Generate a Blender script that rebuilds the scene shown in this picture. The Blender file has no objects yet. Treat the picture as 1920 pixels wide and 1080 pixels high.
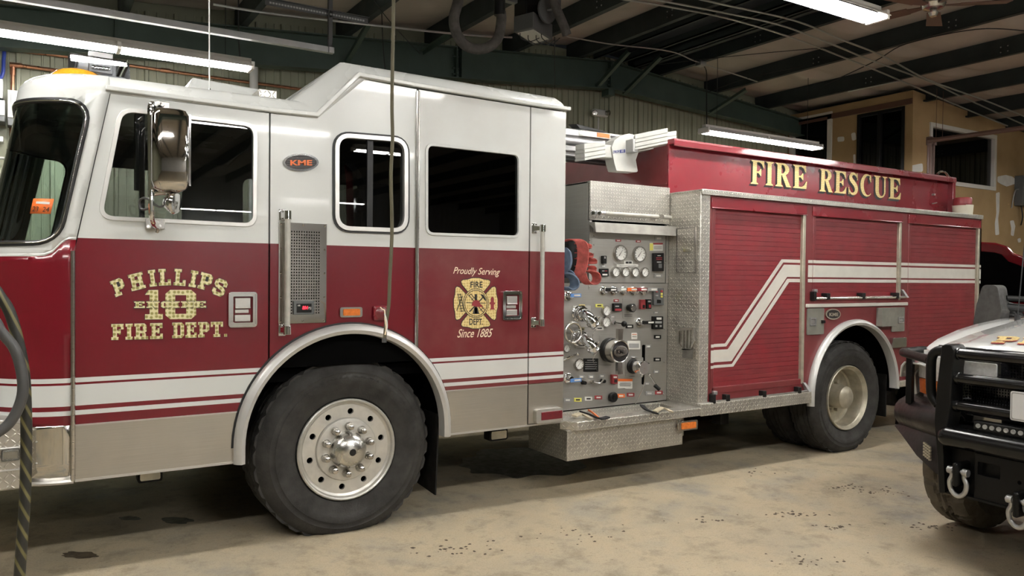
import bpy, bmesh, math, random
from mathutils import Vector, Matrix
from mathutils.geometry import tessellate_polygon
random.seed(7)
sc = bpy.context.scene
COL = sc.collection
pi = math.pi; sin = math.sin; cos = math.cos; R = math.radians

# ---------------------------------------------------------------- camera
FPX = 1442.0                                    # focal length in pixels of a 1920 wide frame
YAW, PITCH, ROLL = R(32.0125), R(-0.9325), R(0.538)
CPOS = Vector((-1.6195, -4.430, 1.566))
_f = Vector((sin(YAW)*cos(PITCH), cos(YAW)*cos(PITCH), sin(PITCH)))
_r = Vector((cos(YAW), -sin(YAW), 0)); _u = _r.cross(_f)
CR = cos(ROLL)*_r + sin(ROLL)*_u; CU = -sin(ROLL)*_r + cos(ROLL)*_u; CF = _f
cam = bpy.data.cameras.new('camera'); cam.sensor_width = 36; cam.lens = FPX/1920*36
cam.clip_start = 0.05; cam.clip_end = 100
camo = bpy.data.objects.new('camera', cam); COL.objects.link(camo)
_m = Matrix((CR, CU, -CF)).transposed().to_4x4(); _m.translation = CPOS
camo.matrix_world = _m
sc.camera = camo

# ---------------------------------------------------------------- world and exposure
w = bpy.data.worlds.new('World'); sc.world = w; w.use_nodes = True
w.node_tree.nodes['Background'].inputs[0].default_value = (0.5, 0.55, 0.6, 1)
w.node_tree.nodes['Background'].inputs[1].default_value = 0.005
sc.view_settings.view_transform = 'Standard'; sc.view_settings.look = 'None'
sc.view_settings.gamma = 1; sc.view_settings.use_curve_mapping = False
sc.view_settings.exposure = 0.78
TUBE_STRENGTH = 60.0

# ---------------------------------------------------------------- measuring: a point of the photograph on a plane of the place
def ray(u, v): return CF + CR*((u-960)/FPX) + CU*((540-v)/FPX)
def at(u, v, Y=None, X=None, Z=None):
    d = ray(u, v)
    if Y is not None: t = (Y-CPOS.y)/d.y
    elif X is not None: t = (X-CPOS.x)/d.x
    else: t = (Z-CPOS.z)/d.z
    return CPOS + d*t
def S(u, v, Y=0.0):
    p = at(u, v, Y=Y); return (p.x, p.z)
def SX(u, v, X):
    p = at(u, v, X=X); return (p.y, p.z)
def px(poly, Y=0.0): return [S(u, v, Y) for u, v in poly]
def fz(x): return -0.0148*x                     # the floor falls gently towards the rear

# ---------------------------------------------------------------- mesh helpers
class MB:
    def __init__(s): s.v = []; s.f = []; s.m = []; s.sm = []
    def V(s, p): s.v.append(tuple(p)); return len(s.v)-1
    def F(s, idx, m=0, sm=False): s.f.append(tuple(idx)); s.m.append(m); s.sm.append(sm)
    def box(s, x0, x1, y0, y1, z0, z1, m=0):
        if x0 > x1: x0, x1 = x1, x0
        if y0 > y1: y0, y1 = y1, y0
        if z0 > z1: z0, z1 = z1, z0
        b = len(s.v)
        for x in (x0, x1):
            for y in (y0, y1):
                for z in (z0, z1): s.v.append((x, y, z))
        for q in ((0,1,3,2),(4,6,7,5),(0,4,5,1),(2,3,7,6),(0,2,6,4),(1,5,7,3)): s.F([b+i for i in q], m)
        return s
    def hexa(s, b4, t4, m=0):                   # eight corners: bottom ring, top ring
        b = len(s.v); s.v += [tuple(p) for p in b4] + [tuple(p) for p in t4]
        for q in ((3,2,1,0),(4,5,6,7),(0,1,5,4),(1,2,6,5),(2,3,7,6),(3,0,4,7)): s.F([b+i for i in q], m)
        return s
    def ring(s, c, ax, r, n, ph=0.0):
        ax = Vector(ax).normalized(); h = Vector((0,0,1)) if abs(ax.z) < .9 else Vector((1,0,0))
        a = ax.cross(h).normalized(); b = ax.cross(a)
        return [s.V(Vector(c)+a*(r*cos(ph+2*pi*k/n))+b*(r*sin(ph+2*pi*k/n))) for k in range(n)]
    def cyl(s, p0, p1, r0, r1=None, n=16, m=0, caps=True, sm=True):
        p0 = Vector(p0); p1 = Vector(p1); r1 = r0 if r1 is None else r1; ax = p1-p0
        A = s.ring(p0, ax, r0, n); B = s.ring(p1, ax, r1, n)
        for k in range(n): s.F((A[k], A[(k+1)%n], B[(k+1)%n], B[k]), m, sm)
        if caps: s.F(A[::-1], m); s.F(B, m)
        return s
    def lathe(s, prof, o, ax, n=32, m=0, sm=True, mats=None, closed=False):    # prof: (radius, distance along axis)
        o = Vector(o); ax = Vector(ax).normalized(); rows = []
        for (r, h) in prof:
            if r < 1e-6: rows.append([s.V(o+ax*h)])
            else: rows.append(s.ring(o+ax*h, ax, r, n))
        L = list(range(len(rows)-1))
        for i in L:
            A, B = rows[i], rows[i+1]; mm = mats[i] if mats else m
            for k in range(n):
                j = (k+1) % n
                if len(A) == 1 and len(B) == 1: continue
                if len(A) == 1: s.F((A[0], B[j], B[k]), mm, sm)
                elif len(B) == 1: s.F((A[k], A[j], B[0]), mm, sm)
                else: s.F((A[k], A[j], B[j], B[k]), mm, sm)
        return s
    def tube(s, pts, r, n=8, m=0, caps=True, flat=None):
        pts = [Vector(p) for p in pts]; N = len(pts); rows = []; a = None
        for i, p in enumerate(pts):
            t = (pts[min(i+1, N-1)]-pts[max(i-1, 0)]).normalized()
            if a is None:
                h = Vector((0,0,1)) if abs(t.z) < .9 else Vector((0,1,0)); a = t.cross(h).normalized()
            a = (a - t*a.dot(t)).normalized(); b = t.cross(a)
            rr = r[i] if isinstance(r, (list, tuple)) else r
            rows.append([s.V(p+a*(rr*cos(2*pi*k/n))+b*(rr*sin(2*pi*k/n))) for k in range(n)])
        for A, B in zip(rows, rows[1:]):
            for k in range(n): s.F((A[k], A[(k+1)%n], B[(k+1)%n], B[k]), m, True)
        if caps: s.F(rows[0][::-1], m); s.F(rows[-1], m)
        return s
    def ribbon(s, pts, wv, th, m=0):            # flat hose or strap: centre line, width vector, thickness
        pts = [Vector(p) for p in pts]; wv = Vector(wv); N = len(pts); rows = []
        for i, p in enumerate(pts):
            t = (pts[min(i+1, N-1)]-pts[max(i-1, 0)]).normalized(); nn = t.cross(wv).normalized()*(th/2); h = wv/2
            rows.append([s.V(p-h-nn), s.V(p-h*1.06), s.V(p-h+nn), s.V(p+h+nn), s.V(p+h*1.06), s.V(p+h-nn)])
        for A, B in zip(rows, rows[1:]):
            for k in range(6): s.F((A[k], A[(k+1)%6], B[(k+1)%6], B[k]), m, True)
        s.F(rows[0][::-1], m); s.F(rows[-1], m)
        return s
    def plate(s, outline, holes=(), c0=0.0, c1=0.01, fn=None, m=0, mside=None):   # flat sheet with openings, (a,b) at depth c0..c1
        fn = fn or (lambda a, b, c: (a, c, b)); mside = m if mside is None else mside
        loops = [list(outline)] + [list(h) for h in holes]
        tri = tessellate_polygon([[Vector((a, b, 0)) for a, b in L] for L in loops])
        flat = [p for L in loops for p in L]
        A = [s.V(fn(a, b, c0)) for a, b in flat]; B = [s.V(fn(a, b, c1)) for a, b in flat]
        for t in tri: s.F([A[i] for i in t], m); s.F([B[i] for i in t][::-1], m)
        o = 0
        for L in loops:
            n = len(L)
            for k in range(n):
                i, j = o+k, o+(k+1)%n; s.F((A[i], A[j], B[j], B[i]), mside)
            o += n
        return s
    def prism(s, poly, c0, c1, fn=None, m=0): return s.plate(poly, (), c0, c1, fn, m)
    def sphere(s, c, r, n=12, m=0, sc3=(1,1,1)):
        c = Vector(c); rows = []
        for i in range(n//2+1):
            th = pi*i/(n//2)
            if i in (0, n//2): rows.append([s.V(c+Vector((0,0,r*cos(th)*sc3[2])))])
            else: rows.append([s.V(c+Vector((r*sin(th)*cos(2*pi*k/n)*sc3[0], r*sin(th)*sin(2*pi*k/n)*sc3[1], r*cos(th)*sc3[2]))) for k in range(n)])
        for A, B in zip(rows, rows[1:]):
            for k in range(n):
                j = (k+1) % n
                if len(A) == 1: s.F((A[0], B[k], B[j]), m, True)
                elif len(B) == 1: s.F((A[k], B[0], A[j]), m, True)
                else: s.F((A[k], B[k], B[j], A[j]), m, True)
        return s
    def grid(s, rows, m=0, sm=True, closed=False):       # rows of 3D points
        I = [[s.V(p) for p in r] for r in rows]
        for A, B in zip(I, I[1:]):
            n = len(A)
            for k in range(n if closed else n-1): s.F((A[k], A[(k+1)%n], B[(k+1)%n], B[k]), m, sm)
        return s
    def build(s, name, mats, parent=None, bevel=0.0, label=None, angle=35, org=None, seg=2):
        if not isinstance(mats, (list, tuple)): mats = [mats]
        o_ = Vector(org) if org is not None else (ORG.get(root_of(parent).name, Vector()) if parent else Vector())
        me = bpy.data.meshes.new(name)
        me.from_pydata([tuple(Vector(p)-o_) for p in s.v], [], s.f)
        for mt in mats: me.materials.append(mt)
        me.polygons.foreach_set('material_index', s.m)
        bm = bmesh.new(); bm.from_mesh(me)
        bmesh.ops.recalc_face_normals(bm, faces=bm.faces); bm.to_mesh(me); bm.free()
        me.polygons.foreach_set('use_smooth', [True]*len(me.polygons))
        me.set_sharp_from_angle(angle=R(angle))
        uv = me.uv_layers.new(name='UVMap')
        for p in me.polygons:
            n = p.normal; ax = max(range(3), key=lambda i: abs(n[i]))
            for li in p.loop_indices:
                c = me.vertices[me.loops[li].vertex_index].co
                uv.data[li].uv = (c.y, c.z) if ax == 0 else (c.x, c.z) if ax == 1 else (c.x, c.y)
        ob = bpy.data.objects.new(name, me); COL.objects.link(ob)
        if parent is not None: ob.parent = parent
        if label: ob['label'] = label
        if bevel:
            b = ob.modifiers.new('bevel', 'BEVEL'); b.width = bevel; b.segments = seg; b.limit_method = 'ANGLE'; b.angle_limit = R(40)
            b.harden_normals = False
        return ob
ORG = {}
def root_of(o):
    while o.parent is not None: o = o.parent
    return o
def thing(name, label, cat, loc=(0,0,0), rotz=0.0, group=None, org=None):
    o = bpy.data.objects.new(name, None); COL.objects.link(o); o.empty_display_size = .2
    o.location = loc; o.rotation_euler = (0,0,rotz); o['label'] = label; o['category'] = cat
    ORG[o.name] = Vector(loc) if org is None else Vector(org)
    if group: o['group'] = group
    return o
def tag(o, label, cat, group=None):
    o['label'] = label; o['category'] = cat
    if group: o['group'] = group
    return o
def struct(name, mb, mats, bevel=0, angle=35, label=None):
    o = mb.build(name, mats, None, bevel, label, angle); o['kind'] = 'structure'; return o
def dup(root, loc, label, rotz=None, group=None):
    r = root.copy(); COL.objects.link(r); r.location = loc; r['label'] = label
    if rotz is not None: r.rotation_euler = (0,0,rotz)
    if group: r['group'] = group
    for ch in list(root.children):
        c = ch.copy(); COL.objects.link(c); c.parent = r
        for g in list(ch.children):
            d = g.copy(); COL.objects.link(d); d.parent = c
    return r
def rp(pts, r, n=4):                            # polygon with rounded corners
    out = []; N = len(pts)
    for i in range(N):
        p = Vector(pts[i]); a = Vector(pts[i-1])-p; b = Vector(pts[(i+1)%N])-p
        rr = r[i] if isinstance(r, (list, tuple)) else r
        la, lb = a.length, b.length; a.normalize(); b.normalize()
        if rr <= 0: out.append(tuple(p)); continue
        ang = max(.05, a.angle(b)); d = min(rr/math.tan(ang/2), .49*la, .49*lb)
        q0 = p+a*d; q1 = p+b*d
        for k in range(n+1):
            t = k/n; q = q0*(1-t)**2 + p*(2*t*(1-t)) + q1*t*t; out.append((q.x, q.y))
    return out
def rrect(x0, x1, z0, z1, r, n=4): return rp([(x0,z0),(x1,z0),(x1,z1),(x0,z1)], r, n)
def ell(cx, cz, a, b, n=28, t0=0.0): return [(cx+a*cos(t0+2*pi*k/n), cz+b*sin(t0+2*pi*k/n)) for k in range(n)]
def offset(poly, d):                            # grow (d>0) a polygon
    A = sum(poly[i-1][0]*poly[i][1]-poly[i][0]*poly[i-1][1] for i in range(len(poly)))
    sg = 1 if A > 0 else -1; out = []; N = len(poly)
    for i in range(N):
        p = Vector(poly[i]); e0 = (p-Vector(poly[i-1])); e1 = (Vector(poly[(i+1)%N])-p)
        if e0.length < 1e-7: e0 = e1
        if e1.length < 1e-7: e1 = e0
        e0.normalize(); e1.normalize()
        n0 = Vector((e0.y, -e0.x))*sg; n1 = Vector((e1.y, -e1.x))*sg; nn = (n0+n1)
        if nn.length < 1e-5: nn = n0
        nn.normalize(); k = d/max(.4, nn.dot(n0)); q = p+nn*k; out.append((q.x, q.y))
    return out
def curve3(pts, n=8):                           # smooth path through points (Catmull-Rom)
    P = [Vector(p) for p in pts]; out = []
    for i in range(len(P)-1):
        p0 = P[max(i-1, 0)]; p1 = P[i]; p2 = P[i+1]; p3 = P[min(i+2, len(P)-1)]
        for k in range(n):
            t = k/n
            out.append(.5*((2*p1)+(p2-p0)*t+(2*p0-5*p1+4*p2-p3)*t*t+(3*p1-p0-3*p2+p3)*t**3))
    out.append(P[-1]); return out
def stroke(pts, wd):                            # centre line with a width (or width per point) to an outline
    P = [Vector(p) for p in pts]; N = len(P); Lf = []; Rt = []
    for i, p in enumerate(P):
        d0 = (p-P[i-1]).normalized() if i else None; d1 = (P[i+1]-p).normalized() if i < N-1 else None
        d0 = d0 or d1; d1 = d1 or d0
        n0 = Vector((-d0.y, d0.x)); n1 = Vector((-d1.y, d1.x)); nn = (n0+n1)
        nn = n0 if nn.length < 1e-5 else nn.normalized()
        ww = (wd[i] if isinstance(wd, (list, tuple)) else wd)/2/max(.5, nn.dot(n0))
        q = p+nn*ww; Lf.append((q.x, q.y)); q = p-nn*ww; Rt.append((q.x, q.y))
    return Lf+Rt[::-1]
# ---------------------------------------------------------------- materials
def nodes(name):
    m = bpy.data.materials.new(name); m.use_nodes = True; nt = m.node_tree
    return m, nt, nt.nodes['Principled BSDF'], nt.nodes['Material Output']
def N(nt, t, **kw):
    n = nt.nodes.new(t)
    for k, v in kw.items():
        if isinstance(k, str) and k.startswith('i_'): n.inputs[k[2:].replace('_', ' ')].default_value = v
        else: setattr(n, k, v)
    return n
def rgb(c): return (c[0], c[1], c[2], 1)
def mathn(nt, op, a, b=None):
    n = nt.nodes.new('ShaderNodeMath'); n.operation = op
    for i, x in enumerate((a, b)):
        if x is None: continue
        if isinstance(x, (int, float)): n.inputs[i].default_value = x
        else: nt.links.new(x, n.inputs[i])
    return n.outputs[0]
def noise(nt, scale, detail=4, vec=None, rough=.55):
    n = N(nt, 'ShaderNodeTexNoise'); n.inputs['Scale'].default_value = scale; n.inputs['Detail'].default_value = detail
    n.inputs['Roughness'].default_value = rough
    if vec is not None: nt.links.new(vec, n.inputs['Vector'])
    return n.outputs['Fac']
def coord(nt, which='Object'): return N(nt, 'ShaderNodeTexCoord').outputs[which]
def ramp(nt, fac, stops, const=False):
    r = N(nt, 'ShaderNodeValToRGB'); cr = r.color_ramp
    if const: cr.interpolation = 'CONSTANT'
    while len(cr.elements) < len(stops): cr.elements.new(.5)
    for e, (p, c) in zip(cr.elements, stops): e.position = p; e.color = rgb(c)
    nt.links.new(fac, r.inputs[0]); return r.outputs[0]
def mixc(nt, fac, a, b):
    n = N(nt, 'ShaderNodeMix', data_type='RGBA')
    for i, x in ((0, fac), (6, a), (7, b)):
        if isinstance(x, (int, float)): n.inputs[i].default_value = x
        elif isinstance(x, tuple): n.inputs[i].default_value = rgb(x)
        else: nt.links.new(x, n.inputs[i])
    return n.outputs[2]
def bumpn(nt, h, strength, dist=.01):
    b = N(nt, 'ShaderNodeBump'); b.inputs['Strength'].default_value = strength; b.inputs['Distance'].default_value = dist
    nt.links.new(h, b.inputs['Height']); return b.outputs[0]
def mat(name, c, rough=.5, metal=0.0, var=0.0, vs=6.0, bump=0.0, bs=60.0, coat=0.0, c2=None, dust=0.0, spec=None):
    m, nt, p, o = nodes(name)
    p.inputs['Base Color'].default_value = rgb(c); p.inputs['Roughness'].default_value = rough; p.inputs['Metallic'].default_value = metal
    if coat: p.inputs['Coat Weight'].default_value = coat; p.inputs['Coat Roughness'].default_value = .06
    if spec is not None: p.inputs['Specular IOR Level'].default_value = spec
    if var or c2 or dust:
        f = noise(nt, vs, 5, coord(nt)); b = c2 or tuple(x*(1-var) for x in c)
        cc = ramp(nt, f, [(.35, b), (.65, c)])
        if dust:
            f2 = noise(nt, vs*3.1, 6, coord(nt)); f3 = mathn(nt, 'MULTIPLY', f2, dust)
            cc = mixc(nt, f3, cc, (.32, .27, .2))
        nt.links.new(cc, p.inputs['Base Color'])
        rr = ramp(nt, f, [(.3, (min(1, rough*1.35),)*3), (.7, (rough*.85,)*3)]); nt.links.new(rr, p.inputs['Roughness'])
    if bump:
        nt.links.new(bumpn(nt, noise(nt, bs, 4, coord(nt)), bump), p.inputs['Normal'])
    return m
def emis(name, c, strength):
    m, nt, p, o = nodes(name); p.inputs['Base Color'].default_value = rgb(c)
    p.inputs['Emission Color'].default_value = rgb(c); p.inputs['Emission Strength'].default_value = strength; return m
def glassm(name, tint, ior=1.5, rough=0.0):                 # thin sheet glass: see-through with mirror reflection by Fresnel
    m, nt, p, o = nodes(name); nt.nodes.remove(p)
    t = N(nt, 'ShaderNodeBsdfTransparent'); t.inputs[0].default_value = rgb(tint)
    g = N(nt, 'ShaderNodeBsdfGlossy'); g.inputs['Roughness'].default_value = rough; g.inputs[0].default_value = (1,1,1,1)
    fr = N(nt, 'ShaderNodeFresnel'); fr.inputs[0].default_value = ior
    mx = N(nt, 'ShaderNodeMixShader'); nt.links.new(fr.outputs[0], mx.inputs[0])
    nt.links.new(t.outputs[0], mx.inputs[1]); nt.links.new(g.outputs[0], mx.inputs[2]); nt.links.new(mx.outputs[0], o.inputs[0])
    return m
def diamond(name, c, rough=.3, metal=.75, cell=.028, dirt=0.25, strength=.9):   # raised alternating lozenges of tread plate
    m, nt, p, o = nodes(name)
    sp = N(nt, 'ShaderNodeSeparateXYZ'); nt.links.new(coord(nt, 'UV'), sp.inputs[0])
    a = mathn(nt, 'DIVIDE', sp.outputs[0], cell); b = mathn(nt, 'DIVIDE', sp.outputs[1], cell)
    par = mathn(nt, 'MODULO', mathn(nt, 'ABSOLUTE', mathn(nt, 'ADD', mathn(nt, 'FLOOR', a), mathn(nt, 'FLOOR', b))), 2)
    lx = mathn(nt, 'SUBTRACT', mathn(nt, 'FRACT', a), .5); ly = mathn(nt, 'SUBTRACT', mathn(nt, 'FRACT', b), .5)
    r1 = mathn(nt, 'MULTIPLY', mathn(nt, 'ADD', lx, ly), .7071); r2 = mathn(nt, 'MULTIPLY', mathn(nt, 'SUBTRACT', lx, ly), .7071)
    def el(x, y):
        x = mathn(nt, 'DIVIDE', x, .50); y = mathn(nt, 'DIVIDE', y, .13)
        return mathn(nt, 'ADD', mathn(nt, 'MULTIPLY', x, x), mathn(nt, 'MULTIPLY', y, y))
    e1 = el(r1, r2); e2 = el(r2, r1)
    d = mathn(nt, 'ADD', mathn(nt, 'MULTIPLY', e1, mathn(nt, 'SUBTRACT', 1.0, par)), mathn(nt, 'MULTIPLY', e2, par))
    h = mathn(nt, 'MAXIMUM', mathn(nt, 'SUBTRACT', 1.0, d), 0.0)
    h2 = mathn(nt, 'POWER', h, .6)
    f = noise(nt, 7, 5, coord(nt)); dk = tuple(x*(1-dirt) for x in c)
    base = ramp(nt, f, [(.3, dk), (.7, c)])
    cc = mixc(nt, mathn(nt, 'MULTIPLY', h2, .55), base, tuple(min(1, x*1.5) for x in c))
    nt.links.new(cc, p.inputs['Base Color']); p.inputs['Metallic'].default_value = metal
    p.inputs['Roughness'].default_value = rough
    nt.links.new(bumpn(nt, h2, strength, .004), p.inputs['Normal']); return m
def brushed(name, c, rough=.32, metal=1.0, axis='x', dirt=.0):
    m, nt, p, o = nodes(name); p.inputs['Metallic'].default_value = metal
    mp = N(nt, 'ShaderNodeMapping'); mp.inputs['Scale'].default_value = (2, 2, 220) if axis == 'x' else (220, 220, 2)
    nt.links.new(coord(nt), mp.inputs[0]); f = noise(nt, 1.5, 3, mp.outputs[0])
    g = noise(nt, 3.0, 5, coord(nt))
    f = mathn(nt, 'ADD', mathn(nt, 'MULTIPLY', f, .5), mathn(nt, 'MULTIPLY', g, .5))
    cc = ramp(nt, f, [(.3, tuple(x*.8 for x in c)), (.7, c)])
    if dirt:
        cc = mixc(nt, mathn(nt, 'MULTIPLY', noise(nt, 5, 6, coord(nt)), dirt), cc, (.30, .27, .2))
    nt.links.new(cc, p.inputs['Base Color'])
    rr = ramp(nt, f, [(.3, (rough*1.3,)*3), (.7, (rough*.8,)*3)]); nt.links.new(rr, p.inputs['Roughness'])
    return m
def leafm(name, c, c2, scale=60, rough=.35, metal=.3):       # gold leaf film with an engine-turned pattern of dots
    m, nt, p, o = nodes(name); v = N(nt, 'ShaderNodeTexVoronoi'); v.inputs['Scale'].default_value = scale
    v.inputs['Randomness'].default_value = .30; v.voronoi_dimensions = '2D'
    nt.links.new(coord(nt, 'UV'), v.inputs['Vector'])
    nt.links.new(ramp(nt, v.outputs['Distance'], [(.22, c2), (.46, c), (.8, c)]), p.inputs['Base Color'])
    p.inputs['Roughness'].default_value = rough; p.inputs['Metallic'].default_value = metal; return m

WHITE = (.60, .612, .59); RED = (.128, .0038, .0100)
M = {}
def bands(name, stops, rough=.22, dust=0.0, coat=.6):         # livery: constant colour bands by height (0..3 m)
    m, nt, p, o = nodes(name); sp = N(nt, 'ShaderNodeSeparateXYZ'); nt.links.new(coord(nt), sp.inputs[0])
    cc = ramp(nt, mathn(nt, 'DIVIDE', sp.outputs[2], 3.0), [(z/3.0, c) for z, c in stops], True)
    if dust:
        f = noise(nt, 3.2, 6, coord(nt)); lo = N(nt, 'ShaderNodeMapRange'); lo.inputs['From Min'].default_value = .35; lo.inputs['From Max'].default_value = .75
        lo.inputs['To Max'].default_value = dust; nt.links.new(f, lo.inputs[0]); cc = mixc(nt, lo.outputs[0], cc, (.33, .25, .2))
    nt.links.new(cc, p.inputs['Base Color']); p.inputs['Roughness'].default_value = rough
    p.inputs['Coat Weight'].default_value = coat; p.inputs['Coat Roughness'].default_value = .05; return m
ZB = 1.738
CAB_STOPS = [(0, RED), (.838, WHITE), (.866, RED), (.884, WHITE), (.988, RED), (1.004, WHITE), (1.030, RED), (ZB-.012, WHITE), (ZB+.004, (.06,.03,.03)), (ZB+.007, WHITE)]
M['cab'] = bands('cab_paint', CAB_STOPS, .25, coat=.3)
M['cab_dusty'] = bands('cab_paint_dusty', CAB_STOPS, .35, dust=.16, coat=.2)
M['white'] = mat('white_paint', WHITE, .25, coat=.3, var=.05, vs=2)
M['red'] = mat('red_paint_lit', (.185, .006, .016), .25, coat=.5, var=.12, vs=2, dust=.05)  # same paint as the cab, lightened: stronger light on the body put into colour
M['red_dusty'] = mat('red_paint_dusty', (.155, .006, .014), .4, coat=.15, var=.2, vs=3, dust=.13)
M['red_slat_lit'] = mat('red_slat_paint_lit', (.185, .008, .017), .38, coat=.2, var=.15, vs=4, dust=.08)  # cab red again, lightened for the light falling on the doors
M['vinyl_white'] = mat('white_vinyl', (.62, .60, .54), .4, var=.08, vs=6, dust=.08)
M['chrome'] = mat('chrome', (.78, .78, .78), .08, 1.0)
M['chrome_dull'] = mat('dull_chrome', (.62, .60, .57), .2, 1.0, var=.2, vs=12)
M['alu'] = mat('polished_aluminium', (.66, .65, .62), .25, 1.0, var=.15, vs=9)
M['alu_trim'] = mat('aluminium_trim', (.62, .61, .58), .34, .85, var=.08, vs=9)
M['rim'] = mat('wheel_aluminium', (.66, .645, .60), .36, .7, var=.15, vs=14)
M['rim_rear'] = mat('painted_wheel', (.50, .46, .36), .35, .45, var=.3, vs=10)
M['steel'] = brushed('brushed_stainless', (.42, .41, .38), .42, .7, dirt=.22)
M['steel_skirt'] = brushed('stainless_skirt', (.52, .49, .43), .38, .85, dirt=.25)
M['steel_mirror'] = mat('polished_stainless', (.6, .58, .55), .06, 1.0)
M['diamond'] = diamond('tread_plate', (.60, .575, .52))
M['diamond_dark'] = diamond('black_tread_plate', (.035, .03, .03), .45, .1)
M['tyre'] = mat('tyre_rubber', (.018, .0175, .017), .7, var=.35, vs=9, dust=.05, bump=.25, bs=90)
M['hatch'] = mat('grimy_grey_hatch', (.19, .185, .155), .5, var=.15, vs=9)
M['tyre_brown'] = mat('dusty_tyre_rubber', (.085, .070, .052), .85, var=.35, vs=9, dust=.3, bump=.4, bs=60)
M['black'] = mat('black_plastic', (.008, .008, .008), .4, spec=.3)
M['black_gloss'] = mat('black_gloss', (.008, .008, .009), .12, coat=.5)
M['black_matte'] = mat('black_matte', (.010, .010, .010), .8)
M['void'] = mat('dark_interior', (.003, .003, .003), 1.0, spec=0.0)
M['chassis'] = mat('chassis_black', (.010, .009, .008), .7, spec=.2, var=.4, vs=8)
M['gasket'] = mat('rubber_gasket', (.010, .010, .010), .5)
M['glass'] = glassm('tinted_window_glass', (.70, .72, .72))
M['glass_mid'] = glassm('shaded_window_glass', (.45, .46, .46))
M['flare'] = mat('satin_aluminium', (.60, .595, .575), .42, .55, var=.08, vs=6)
M['glass_dark'] = glassm('dark_window_glass', (.16, .165, .17))
M['wind'] = glassm('windshield_glass', (.66, .76, .73), 1.62)
M['clear'] = glassm('clear_lens', (.82, .84, .86))
M['amber'] = mat('amber_lens', (.72, .19, .03), .2, coat=.6, var=.25, vs=60)
M['amber_bright'] = mat('amber_dome_lens', (.85, .36, .02), .12, coat=.8, var=.2, vs=80)
M['red_lens'] = mat('red_lens', (.14, .012, .018), .3, coat=.5, var=.25, vs=50)
M['gold'] = leafm('gold_leaf_dots', (.76, .70, .42), (.30, .265, .07), 46)
M['gold_plain'] = leafm('gold_leaf', (.84, .68, .32), (.62, .45, .16), 55)
M['gold_flat'] = mat('gold_line', (.72, .58, .22), .4)
M['cream'] = mat('cream_lettering', (.84, .70, .50), .45)
M['ink'] = mat('black_ink', (.015, .012, .012), .5)
M['paper'] = mat('white_label', (.66, .65, .60), .5)
M['orange'] = mat('orange_label', (.75, .16, .03), .45)
M['yellow'] = mat('yellow_tag', (.72, .68, .14), .45)
M['redtag'] = mat('red_tag', (.26, .03, .035), .4)
M['bluetag'] = mat('blue_tag', (.10, .24, .55), .4)
M['greytag'] = mat('grey_tag', (.30, .30, .29), .4)
M['dial'] = mat('gauge_dial', (.72, .72, .68), .35)
M['rail'] = mat('ribbed_grab_rail', (.50, .49, .44), .4, .4, var=.15, vs=20)
M['hose_red'] = mat('red_hose_jacket', (.50, .095, .08), .75, var=.25, vs=25, bump=.2, bs=300, c2=(.30, .07, .06))
M['hose_blue'] = mat('blue_hose_jacket', (.10, .14, .205), .8, var=.3, vs=25, bump=.2, bs=300)
M['tan_strap'] = mat('tan_strap', (.58, .50, .36), .8, var=.2, vs=30)
M['black_strap'] = mat('black_webbing', (.015, .015, .016), .75)
M['green_steel'] = mat('dark_green_steel', (.052, .082, .066), .45, var=.15, vs=3)
M['purlin'] = mat('green_black_steel', (.030, .040, .040), .55, var=.2, vs=2)
M['insul'] = mat('white_insulation_facing', (.47, .425, .375), .7, var=.12, vs=1.5, bump=.25, bs=3)
M['navy'] = mat('dark_ridge_liner', (.018, .022, .034), .6)
M['siding'] = mat('olive_metal_siding', (.31, .32, .23), .45, var=.08, vs=1.2)
M['siding_white'] = mat('white_metal_siding', (.70, .70, .68), .5, var=.1, vs=1.2)
M['osb'] = mat('tan_wallboard', (.40, .27, .13), .75, var=.15, vs=1.6, bump=.15, bs=30)
M['mud'] = mat('white_joint_compound', (.70, .68, .64), .8, var=.1, vs=9)
M['frame_white'] = mat('white_window_frame', (.62, .60, .55), .45)
M['frame_dark'] = mat('brown_trim', (.12, .06, .04), .5)
M['copper'] = mat('copper_pipe', (.62, .30, .18), .3, 1.0, var=.3, vs=14)
M['iron_pipe'] = mat('brown_painted_pipe', (.10, .05, .035), .45)
M['conduit'] = mat('galvanised_conduit', (.45, .45, .44), .35, .8)
M['galv'] = mat('galvanised_steel', (.50, .50, .50), .35, .85, var=.15, vs=6)
M['perf'] = mat('slotted_angle_steel', (.10, .10, .10), .5, .6)
M['tower'] = mat('off_white_casting', (.46, .46, .43), .5, var=.1, vs=8)
M['hood_steel'] = mat('light_hood_steel', (.40, .385, .35), .55, .5, var=.2, vs=8)
M['whitebox'] = mat('white_enamel', (.62, .62, .60), .4)
M['greybox'] = mat('grey_enamel', (.10, .105, .105), .45)
M['opener'] = mat('grey_opener_case', (.10, .10, .098), .5)
M['duct'] = mat('dusty_rubber_duct', (.085, .075, .066), .8, var=.3, vs=14, bump=.3, bs=40)
M['tube'] = emis('fluorescent_tube', (1.0, .985, .955), TUBE_STRENGTH)
M['fixture'] = mat('fixture_white', (.75, .72, .68), .4)
M['wire'] = mat('dark_cable', (.015, .015, .016), .6)
M['cord'] = mat('olive_cord', (.085, .075, .042), .65)
M['hose_grey'] = mat('grey_air_hose', (.055, .055, .055), .45)
M['truck_white'] = mat('white_pickup_paint', (.62, .62, .60), .15, coat=.8)
M['truck_black'] = mat('black_powder_coat', (.004, .004, .004), .38, bump=.05, bs=200, spec=.22)
M['truck_black_gloss'] = mat('black_pipe_paint', (.004, .004, .004), .22, spec=.4)
M['bumper_dirty'] = mat('scuffed_black_steel', (.014, .009, .009), .35, var=.5, vs=14, bump=.15, bs=40)
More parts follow.
